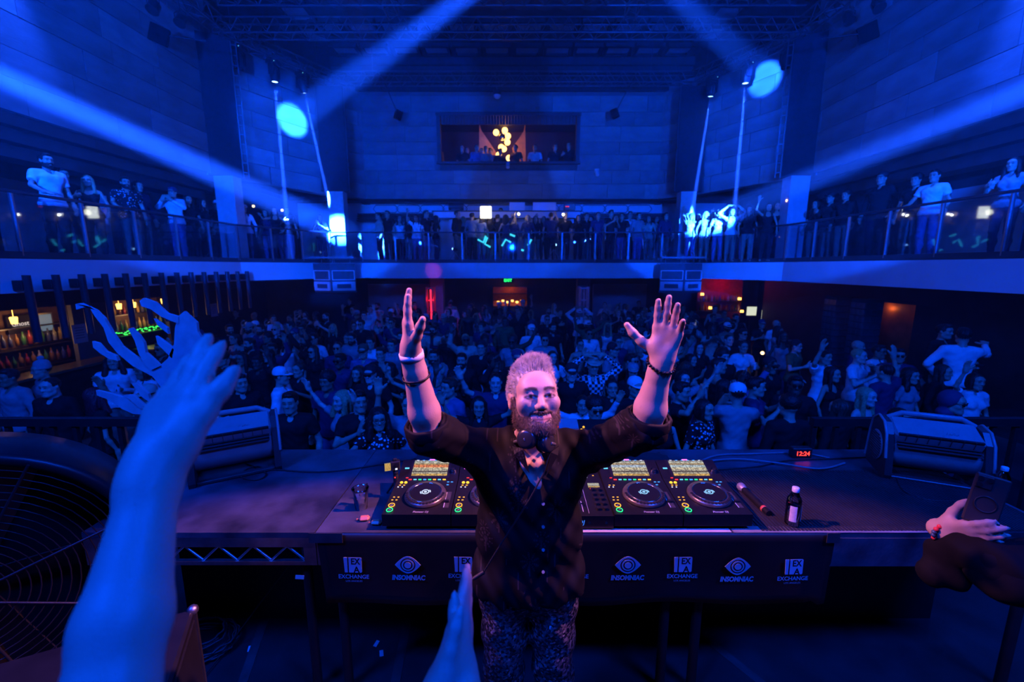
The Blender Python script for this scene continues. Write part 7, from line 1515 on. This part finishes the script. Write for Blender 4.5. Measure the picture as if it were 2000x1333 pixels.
HAND = [ # px, py of the head, turn, looks
 (434, 701, 5, dict(top='long', glasses='sun', hair='curly', hcol='brown')), (474, 710, 10, dict(fem=True, pose='film', top='tank', tcol='grey', pattern=FLORAL, tone='brown')), (469, 748, 70, dict(tcol='black')), (548, 736, 120, dict(top='long', tcol='white', hat='cap', hatcol='white')),
 (567, 786, 25, dict(pose='drink', tone='tan', beard=False)), (584, 723, 0, dict(fem=True, pose='clap', pattern=None, hair='bun', hcol='brown')), (665, 705, -5, dict(tone='dark', glasses='sun', tcol='navy')), (724, 731, 5, dict(hat='cap', glasses='sun', tcol='black', tone='pale')),
 (701, 751, 0, dict(fem=True, hair='wavy', hcol='brown', tcol='black')), (703, 784, 40, dict(pose='clap', tcol='black')), (739, 818, 35, dict(fem=True, hair='wavy', hcol='black', glasses='clear', pattern=FLORAL, tcol='black', pose='reach')), (668, 782, -20, dict(fem=True, pose='both', hair='wavy', hcol='blonde', tcol='grey', tone='pale')),
 (488, 672, -10, dict(beard=True, pose='reach', tcol='black')), (525, 695, 0, dict(fem=True, glasses='clear', hair='long', tcol='black')), (561, 667, 5, dict(fem=True, top='tank', tcol='white')), (613, 662, 0, dict(glasses='sun', tcol='white')), (612, 687, 0, dict(fem=True, glasses='sun', hair='long', hcol='brown', tcol='black')),
 (710, 687, 10, dict(hat='cap', hatcol='brown', glasses='clear', top='long', tcol='denim')), (744, 692, 5, dict(tcol='black', hcol='brown')), (688, 662, 0, dict(beard=True, glasses='clear', tcol='grey')), (660, 680, 15, dict(glasses='sun', tcol='navy', hair='buzz')), (510, 644, 5, dict(beard=True, top='long', tcol='navy')), (488, 647, -5, dict(hat='cap', hatcol='grey', beard=True, tcol='grey')),
 (533, 624, 60, dict(top='long', tcol='white', pose='drink')), (568, 637, -40, dict(tcol='white', pose='drink')), (576, 653, 0, dict(hat='cap', hatcol='navy', tcol='beige')), (448, 644, 70, dict(beard=True, tcol='black')), (461, 611, 20, dict(tcol='black')), (497, 617, 10, dict(hair=None, top='long', tcol='black', tone='brown')),
 (585, 610, 60, dict(fem=True, tcol='black')), (596, 616, 10, dict(fem=True, pose='film', tcol='beige', top='tank')), (683, 588, 0, dict(top='long', tcol='black', hair='buzz')), (722, 604, 0, dict(tcol='white')), (706, 634, 0, dict(glasses='sun', tcol='black')), (765, 631, 0, dict(glasses='sun', tcol='navy', hair='short', hcol='brown')), (766, 675, 0, dict(tcol='grey', hcol='brown')), (724, 670, 5, dict(top='long', tcol='white', hair='short')), (761, 723, -10, dict(fem=True, pose='clap', hair='bob', tcol='black')),
 (847, 697, 10, dict(beard=True, top='long', tcol='grey')), (902, 704, 0, dict(beard=True, top='long', tcol='black')), (878, 757, -40, dict(pose='wave', top='long', tcol='denim', hcol='brown')), (968, 747, 5, dict(pose='both', tcol='navy', tone='pale', hair='buzz')), (940, 680, 0, dict(hat='beanie', tcol='black')), (877, 659, 0, dict(hat='cap', tcol='black', tone='brown')), (846, 646, 0, dict(glasses='sun', tcol='beige', beard=True)), (918, 602, 0, dict(top='long', tcol='black', hat='cap', hatcol='navy')), (948, 608, 60, dict(fem=True, tcol='pink', hair='long')),
 (935, 793, 10, dict(fem=True, pose='both', hair='long', tcol='black', scale=.98)), (1116, 728, -5, dict(hat='cap', tcol='black', tone='pale', scale=1.0)), (1158, 716, 0, dict(hat='brim', hatcol='beige', pose='heart', top='long', tcol='white', pattern=PLAID, beard=False)), (1157, 746, 20, dict(fem=True, pose='wave', hair='long', tcol='black')), (1195, 757, -10, dict(fem=True, hair='bun', tcol='black', hcol='black')),
 (1064, 664, 0, dict(glasses='sun', tcol='grey', hair='short')), (1079, 641, 20, dict(tcol='black', beard=True)), (1038, 645, 10, dict(hat='cap', hatcol='white', tcol='white')), (1150, 652, 0, dict(glasses='sun', top='long', tcol='white', tone='brown')), (1214, 646, 0, dict(glasses='sun', top='tank', tcol='white', beard=True)), (1205, 668, 10, dict(hat='beanie', glasses='clear', tcol='navy')), (1131, 612, 0, dict(hat='cap', hatcol='white', pose='heart', top='long', tcol='white', tone='brown')), (1072, 607, 0, dict(tcol='white', beard=True)), (1012, 614, 0, dict(hair=None, tcol='black')),
 (1239, 652, 10, dict(pose='drink', tcol='grey')), (1196, 684, 50, dict(hat='cap', tcol='grey', hatcol='black')), (1232, 706, 30, dict(glasses='sun', top='long', tcol='black')), (1236, 726, -20, dict(hat='cap', hatcol='grey', tcol='black', fem=True)), (1162, 799, 0, dict(glasses='sun', tcol='black', hair='curly', tone='tan')), (1291, 806, -5, dict(fem=True, top='tank', tcol='black', hair='long', hcol='brown', tone='pale')), (1240, 757, 10, dict(hat='cap', hatcol='white', tcol='black')),
 (1339, 721, 160, dict(fem=True, hair='wavy', hcol='brown', top='tank', tcol='black')), (1403, 715, 60, dict(top='tank', tcol='black', pose='reach')), (1440, 770, 150, dict(hat='cap', hatcol='white', tcol='grey', pose='phone')), (1503, 715, 0, dict(hat='cap', glasses='sun', tcol='black', tone='brown')), (1553, 752, -40, dict(glasses='sun', tcol='black', tone='dark')), (1625, 731, 10, dict(fem=True, hair='long', tcol='black', top='tank')), (1356, 626, 0, dict(hair='afro', tcol='black', tone='dark')), (1450, 653, 0, dict(glasses='sun', top='long', tcol='black')), (1415, 758, 60, dict(fem=True, hair='long', top='tank', tcol='black')), (1475, 756, 40, dict(pose='phone', tcol='navy', tone='tan')), (1516, 634, 0, dict(hair=None, tcol='white')), (1610, 698, 0, dict(tcol='white', pose='wave')),
 (1675, 677, 20, dict(hair=None, beard=True, top='long', tcol='navy')), (1716, 687, 0, dict(glasses='clear', top='long', tcol='white', tone='brown')), (1757, 695, -60, dict(glasses='sun', pose='reach', tcol='navy')), (1730, 727, 170, dict(pose='wave', tcol='navy', hair='buzz')), (1775, 750, -10, dict(fem=True, hair='wavy', tcol='grey')), (1842, 727, 0, dict(fem=True, hair='long', hcol='brown', top='long', tcol='black')), (1692, 775, 0, dict(fem=True, hair='long', hcol='blonde', top='tank', tcol='black', tone='pale')), (1757, 819, 0, dict(fem=True, hair='long', top='tank', tcol='white')), (1860, 787, 0, dict(hat='hood', hatcol='navy', glasses='sun', top='long', tcol='navy')), (1640, 800, 175, dict(fem=True, hair='long', hcol='brown', top='long', tcol='black')), (1542, 795, 165, dict(hair='curly', top='long', tcol='black')), (1905, 745, -30, dict(fem=True, hair='bob', pose='wave', tcol='white')), (1888, 733, 0, dict(hat='cap', tcol='black', beard=True)), (1330, 765, 30, dict(pose='film', tcol='black')),
 (18, 738, 20, dict(top='long', tcol='grey', tone='brown')), (99, 756, 30, dict(top='long', tcol='black', hair='buzz', hcol='black', tone='pale')), (84, 733, 0, dict(hat='pom', hatcol='grey', tcol='grey')), (187, 776, 175, dict(fem=True, hair='wavy', hcol='red', tcol='black')), (221, 706, 60, dict(hair='wavy', tcol='white')), (420, 735, 0, dict(fem=True, hair='pony', tcol='white', top='tee')), (640, 745, 0, dict(hair='curly', tcol='navy', tone='brown')), (815, 735, 0, dict(fem=True, pose='both', top='tank', tcol='white', hair='bun')), (800, 790, 10, dict(tcol='grey', pose='wave', hair='buzz')), (1010, 700, 0, dict(hat='cap', hatcol='navy', glasses='sun', tcol='black')), (1375, 800, 20, dict(fem=True, pattern=FLORAL, tcol='black', hair='bob'))]
for px, py, fc_, kw in HAND: C(px, py, True, None, fc_, **kw)
HELD = []
rr = random.Random(21); tries = 0; made = 0
while made < 140 and tries < 6000:
    tries += 1; Y = 4.6 + 13.2 * rr.random() ** .8; X = rr.uniform(-1, 1) * min(7.2, 1.05 * Y)
    if X > 6.3 and Y < 10 or (X < -5.8 and Y > 14): continue
    gap = .46 if Y < 9 else .52
    if any((X - a) ** 2 + (Y - b_) ** 2 < gap * gap for a, b_ in SPOTS): continue
    if abs(X) > .95 * Y + .3: continue
    fem = rr.random() < .42; kw = dict(fem=fem, tone=rr.choice(('pale', 'tan', 'tan', 'brown', 'dark')), scale=rr.uniform(.93, 1.04), mirror=rr.random() < .5)
    kw['pose'] = rr.choices(('rest', 'wave', 'both', 'film', 'drink', 'clap', 'phone', 'reach'), (34, 12, 9, 9, 14, 8, 6, 5))[0]; kw['top'] = rr.choice(('tank', 'tee', 'tank', 'long') if fem else ('tee', 'tee', 'long', 'tank' if kw['pose'] == 'rest' else 'tee'))
    kw['tcol'] = rr.choices(('black', 'white', 'grey', 'navy', 'beige', 'denim', 'red', 'olive', 'brown'), (40, 14, 9, 12, 4, 6, 1, 4, 5))[0]; kw['hair'] = rr.choice(('long', 'long', 'wavy', 'bob', 'bun', 'pony') if fem else ('short', 'short', 'buzz', 'curly', 'short')); kw['hcol'] = rr.choices(('black', 'brown', 'blonde', 'grey'), (50, 30, 12, 3))[0]
    if not fem:
        kw['beard'] = rr.random() < .3
        if rr.random() < .24: kw['hat'] = rr.choice(('cap', 'cap', 'capback', 'beanie', 'bucket')); kw['hatcol'] = rr.choice(('black', 'white', 'grey', 'navy', 'beige'))
    if rr.random() < .2: kw['glasses'] = rr.choice(('sun', 'sun', 'clear'))
    zc = FZ + 1.665 * kw['scale'] * (.95 if fem else 1); v = Vector((X, Y, zc)) - CAM; dp = v.y * cp - v.z * sp
    px = 1000 + FPX * v.x / dp; py = 666.5 + FPX * (-(v.y * sp + v.z * cp)) / dp
    o = put_person(px, py, False, None, rr.uniform(-30, 30), **kw)
    if o is None: continue
    made += 1
    if kw['pose'] in ('film', 'drink') and Y < 13: HELD.append((o, kw, px, Y))
# phones and cups in some hands
bpy.context.view_layer.update()
phs = MB().box((0, 0, 0), (.072, .009, .145), bev=.003).mesh('phone_body', M_BLACK); phf = MB().box((0, .0055, 0), (.066, .001, .138)).mesh('phone_screen', emis('phone_glow', (.45, .6, .9), 1.2)); cpm = MB().lathe([(.026, 0), (.038, .10), (.036, .10), (.025, .004), (0, .004)], 14).mesh('cup', mat('cup_plastic', (.55, .6, .66), .25, noise=.1))
for o, kw, px, Y in HELD[:34]:
    a = POSES[kw['pose']][0][-1]; p_ = Vector(a[1] + unit(a[2]) * .10 + unit(a[3]) * .035); w_ = o.matrix_world @ p_; who = ' '.join(o['label'].split(', ')[0].split()[:4])
    pl_ = place_of(px, Y).replace(', ', ' ')
    if kw['pose'] == 'film': q = empty('phone', w_, o.rotation_euler.z, 'phone held up by the person with %s, %s' % (who, pl_), 'phone', 'phones in the crowd'); link('phone_body', phs, q); link('phone_screen', phf, q)
    else: q = link('drink_cup', cpm); q.location = w_ - Vector((0, 0, .05)); tag(q, 'drink cup held by the person with %s, %s' % (who, pl_), 'cup', 'cups in the crowd')
# ------------------------------------------------------------------ people on the balcony, in the booth and in the lounge
BSPOTS = [(sx_ * x_, y_, BZ) for sx_ in (-1, 1) for x_, y_ in ((8.25, 12.9), (8.25, 13.15), (6.35, 16.1), (6.35, 16.35), (8.45, 13.0), (6.6, 16.2), (6.1, 16.2))]
def bal(px, py, Y=None, X=None, face=0.0, place='', hc=1.665, base=BZ, **kw):
    """py is the head; the figure stands on the balcony floor, Y or X gives how far back it stands"""
    kw.setdefault('pose', 'rest'); kw.setdefault('top', 'tee'); kw.setdefault('tcol', 'black'); kw.setdefault('hair', 'long' if kw.get('fem') else 'short'); kw.setdefault('hcol', 'black')
    if kw.get('hat') and kw['hair'] in ('short', 'curly'): kw['hair'] = 'buzz'
    P = atY(px, py, Y) if Y else atX(px, py, X); P.z = base
    for _ in range(10):
        if not any((P.x - a) ** 2 + (P.y - b_) ** 2 < .33 ** 2 and abs(P.z - c_) < 1 for a, b_, c_ in BSPOTS): break
        P.x *= 1.008; P.y *= 1.008
    BSPOTS.append(tuple(P)); rz = math.radians(face); k = lab_of(kw, 1000, 6).split(', near rows')[0].split(', middle')[0]
    l = k + ', ' + place
    n_ = 2
    while l in USED: l = k + ', ' + place + ', ' + ('farther along', 'at the end', 'in the gap', 'half hidden')[n_ - 2]; n_ += 1
    USED.add(l); return person(P, rz, label=l, group='balcony guests', **kw)
pl1 = 'balcony above the bar'
bal(92, 330, X=-8.4, face=75, place=pl1, tcol='white', beard=True, pose='lean', scale=1.04); bal(124, 345, X=-9.0, face=60, place=pl1, tcol='black', glasses='clear'); bal(172, 358, X=-8.7, face=30, place=pl1, fem=True, hcol='blonde', top='tank', pose='drink'); bal(245, 366, X=-8.5, face=60, place=pl1, pattern=FLORAL, tcol='black', pose='lean', beard=True)
bal(272, 392, X=-8.6, face=80, place=pl1, top='long', tcol='navy'); bal(338, 383, X=-8.45, face=10, place=pl1, hat='cap', hatcol='navy', top='long', tcol='white', pose='phone'); bal(369, 410, X=-8.5, face=60, place=pl1, fem=True, tcol='black'); bal(394, 402, X=-8.6, face=90, place=pl1, fem=True, hair='wavy', tcol='black', top='long'); bal(425, 408, X=-8.4, face=60, place=pl1, hat='cap', hatcol='white', top='long', tcol='black')
pl2 = 'balcony corner above the bar'
bal(478, 418, Y=13.5, face=30, place=pl2, fem=True, pose='wave', top='long', tcol='white', hat='cap', hatcol='white'); bal(537, 421, Y=14.0, face=20, place=pl2, fem=True, top='tank', pose='reach'); bal(560, 424, Y=14.6, face=40, place=pl2, tcol='black', pose='drink'); bal(520, 428, Y=14.6, face=0, place=pl2, fem=True, tcol='navy'); bal(626, 430, Y=15.9, face=0, place=pl2, fem=True, pose='clap')
pl3 = 'rear balcony near the corner column'
bal(740, 433, Y=16.1, face=-60, place=pl3, tcol='beige', top='long', pose='lean'); bal(757, 426, Y=16.3, face=-10, place=pl3, tcol='black', pose='drink', scale=1.05); bal(780, 434, Y=16.2, face=30, place=pl3, fem=True, tcol='white', top='tank'); bal(797, 437, Y=16.4, face=10, place=pl3, fem=True, tcol='black'); bal(813, 431, Y=16.0, face=0, place=pl3, fem=True, pose='wave', tcol='white', hat='cap'); bal(832, 426, Y=16.2, face=60, place=pl3, tcol='black', scale=1.05); bal(852, 434, Y=16.2, face=120, place=pl3, fem=True, tcol='black'); bal(893, 424, Y=16.2, face=70, place='rear balcony under the booth', top='long', tcol='black', scale=1.05)
pl4 = 'rear balcony below the booth counter'; rb = random.Random(5)
for i, px in enumerate((905, 922, 940, 957, 972, 988, 1003, 1031, 1046, 1062, 1076, 1086, 1104)): f_ = rb.random() < .7; bal(px, 434 + rb.uniform(-4, 5), Y=16.1 + rb.uniform(-.2, .4), face=rb.choice((0, 160, 30, -30, 175)), place=pl4, fem=f_, tcol=rb.choice(('black', 'black', 'navy', 'grey', 'white')), hcol=rb.choice(('black', 'brown', 'black', 'blonde')), pose=rb.choice(('rest', 'drink', 'film', 'rest', 'wave')), hair=rb.choice(('long', 'wavy', 'bob')) if f_ else 'short', top=rb.choice(('tank', 'long')) if f_ else 'tee')
pl5 = 'rear balcony toward the red bar'
for i, (px, kw) in enumerate(((1130, dict(fem=True)), (1145, dict(tcol='black')), (1155, dict(fem=True, hair='wavy')), (1168, dict(tcol='navy')), (1193, dict(tcol='black', pose='clap', scale=1.05)), (1215, dict(glasses='clear')), (1230, dict(tcol='white', scale=1.04)), (1247, dict(tcol='grey', top='long')), (1268, dict(fem=True, pose='drink', tcol='beige')), (1282, dict(fem=True, tcol='white', top='tank')), (1300, dict(top='long', tcol='navy')))): bal(px, 432 - 3 * (i % 3), Y=16.0 + .12 * (i % 3), face=(0, 20, -30)[i % 3], place=pl5, **kw)
pl6 = 'corner balcony above red bar'
for i, (px, py, kw) in enumerate(((1350, 430, dict(fem=True, hcol='blonde', pose='wave', top='tank', tcol='white')), (1364, 428, dict(fem=True, pose='both', top='tank', tcol='white')), (1378, 432, dict(fem=True, hcol='blonde', top='tank', tcol='beige')), (1392, 430, dict(fem=True, hcol='blonde', tcol='white', pose='clap')), (1404, 432, dict(fem=True, hair='wavy', hcol='blonde', tcol='white')), (1430, 424, dict(fem=True, tcol='white', pose='heart', top='long')), (1446, 428, dict(fem=True, top='tank', pose='drink')), (1462, 430, dict(fem=True, tcol='black')), (1500, 420, dict(fem=True, pose='wave', top='tank', tcol='black')), (1517, 412, dict(fem=True, top='tank', tcol='black', hcol='brown', scale=1.03)))): bal(px, py, Y=15.6 - (px - 1340) * .0155, face=-20, place=pl6, **kw)
pl7 = 'balcony above the mirrored columns'
for px, py, kw in ((1592, 418, dict(fem=True)), (1622, 396, dict(hat='brim', top='long', pose='drink')), (1652, 393, dict(hair='curly', top='long')), (1720, 372, dict(top='long', tcol='black', scale=1.12, hat='cap')), (1818, 398, dict(tcol='white', hair='short', pose='lean')), (1780, 420, dict(hair='curly')), (1965, 398, dict(fem=True, tcol='grey', pose='drink')), (1540, 408, dict(fem=True, tcol='navy'))): bal(px, py, X=8.6 if px > 1560 else 8.3, face=-70, place=pl7, **kw)
o = bal(1070, 391, Y=17.55, place='operating the lighting booth behind the laptop', base=BZ + .55, beard=True, hcol='brown'); o = bal(978, 405, Y=17.6, place='second booth operator beside the placard', base=BZ + .35, tcol='navy')
pl8 = 'lounge window above the balcony'
for px, py, kw in ((903, 291, dict(hair=None)), (912, 289, dict(tcol='navy')), (931, 288, dict(tcol='denim', top='long')), (941, 290, dict()), (949, 291, dict(tcol='grey')), (958, 291, dict(tcol='denim')), (977, 294, dict(top='long')), (1007, 287, dict(scale=1.04, tcol='brown')), (1045, 288, dict(tcol='white')), (1084, 287, dict()), (1111, 284, dict(top='long', pose='drink'))): bal(px, py, Y=18.1 + .1 * (px % 3), face=rb.uniform(-30, 30), place=pl8, base=lf, **dict(kw, scale=(atY(px, py, 18.1).z - lf) / 1.665))
# platform by the corner rail with two guests
bx('floor_platform', (6.6, 4.4, FZ), (10.0, 8.0, FZ + .45), M_DARK)
bal(1888, 622, X=6.9, face=150, place='raised platform at the side aisle', base=FZ + .45, tcol='white', top='long', pose='reach', scale=1.02); bal(1845, 640, X=7.3, face=20, place='raised platform at the side aisle', base=FZ + .45, tcol='black', top='long')
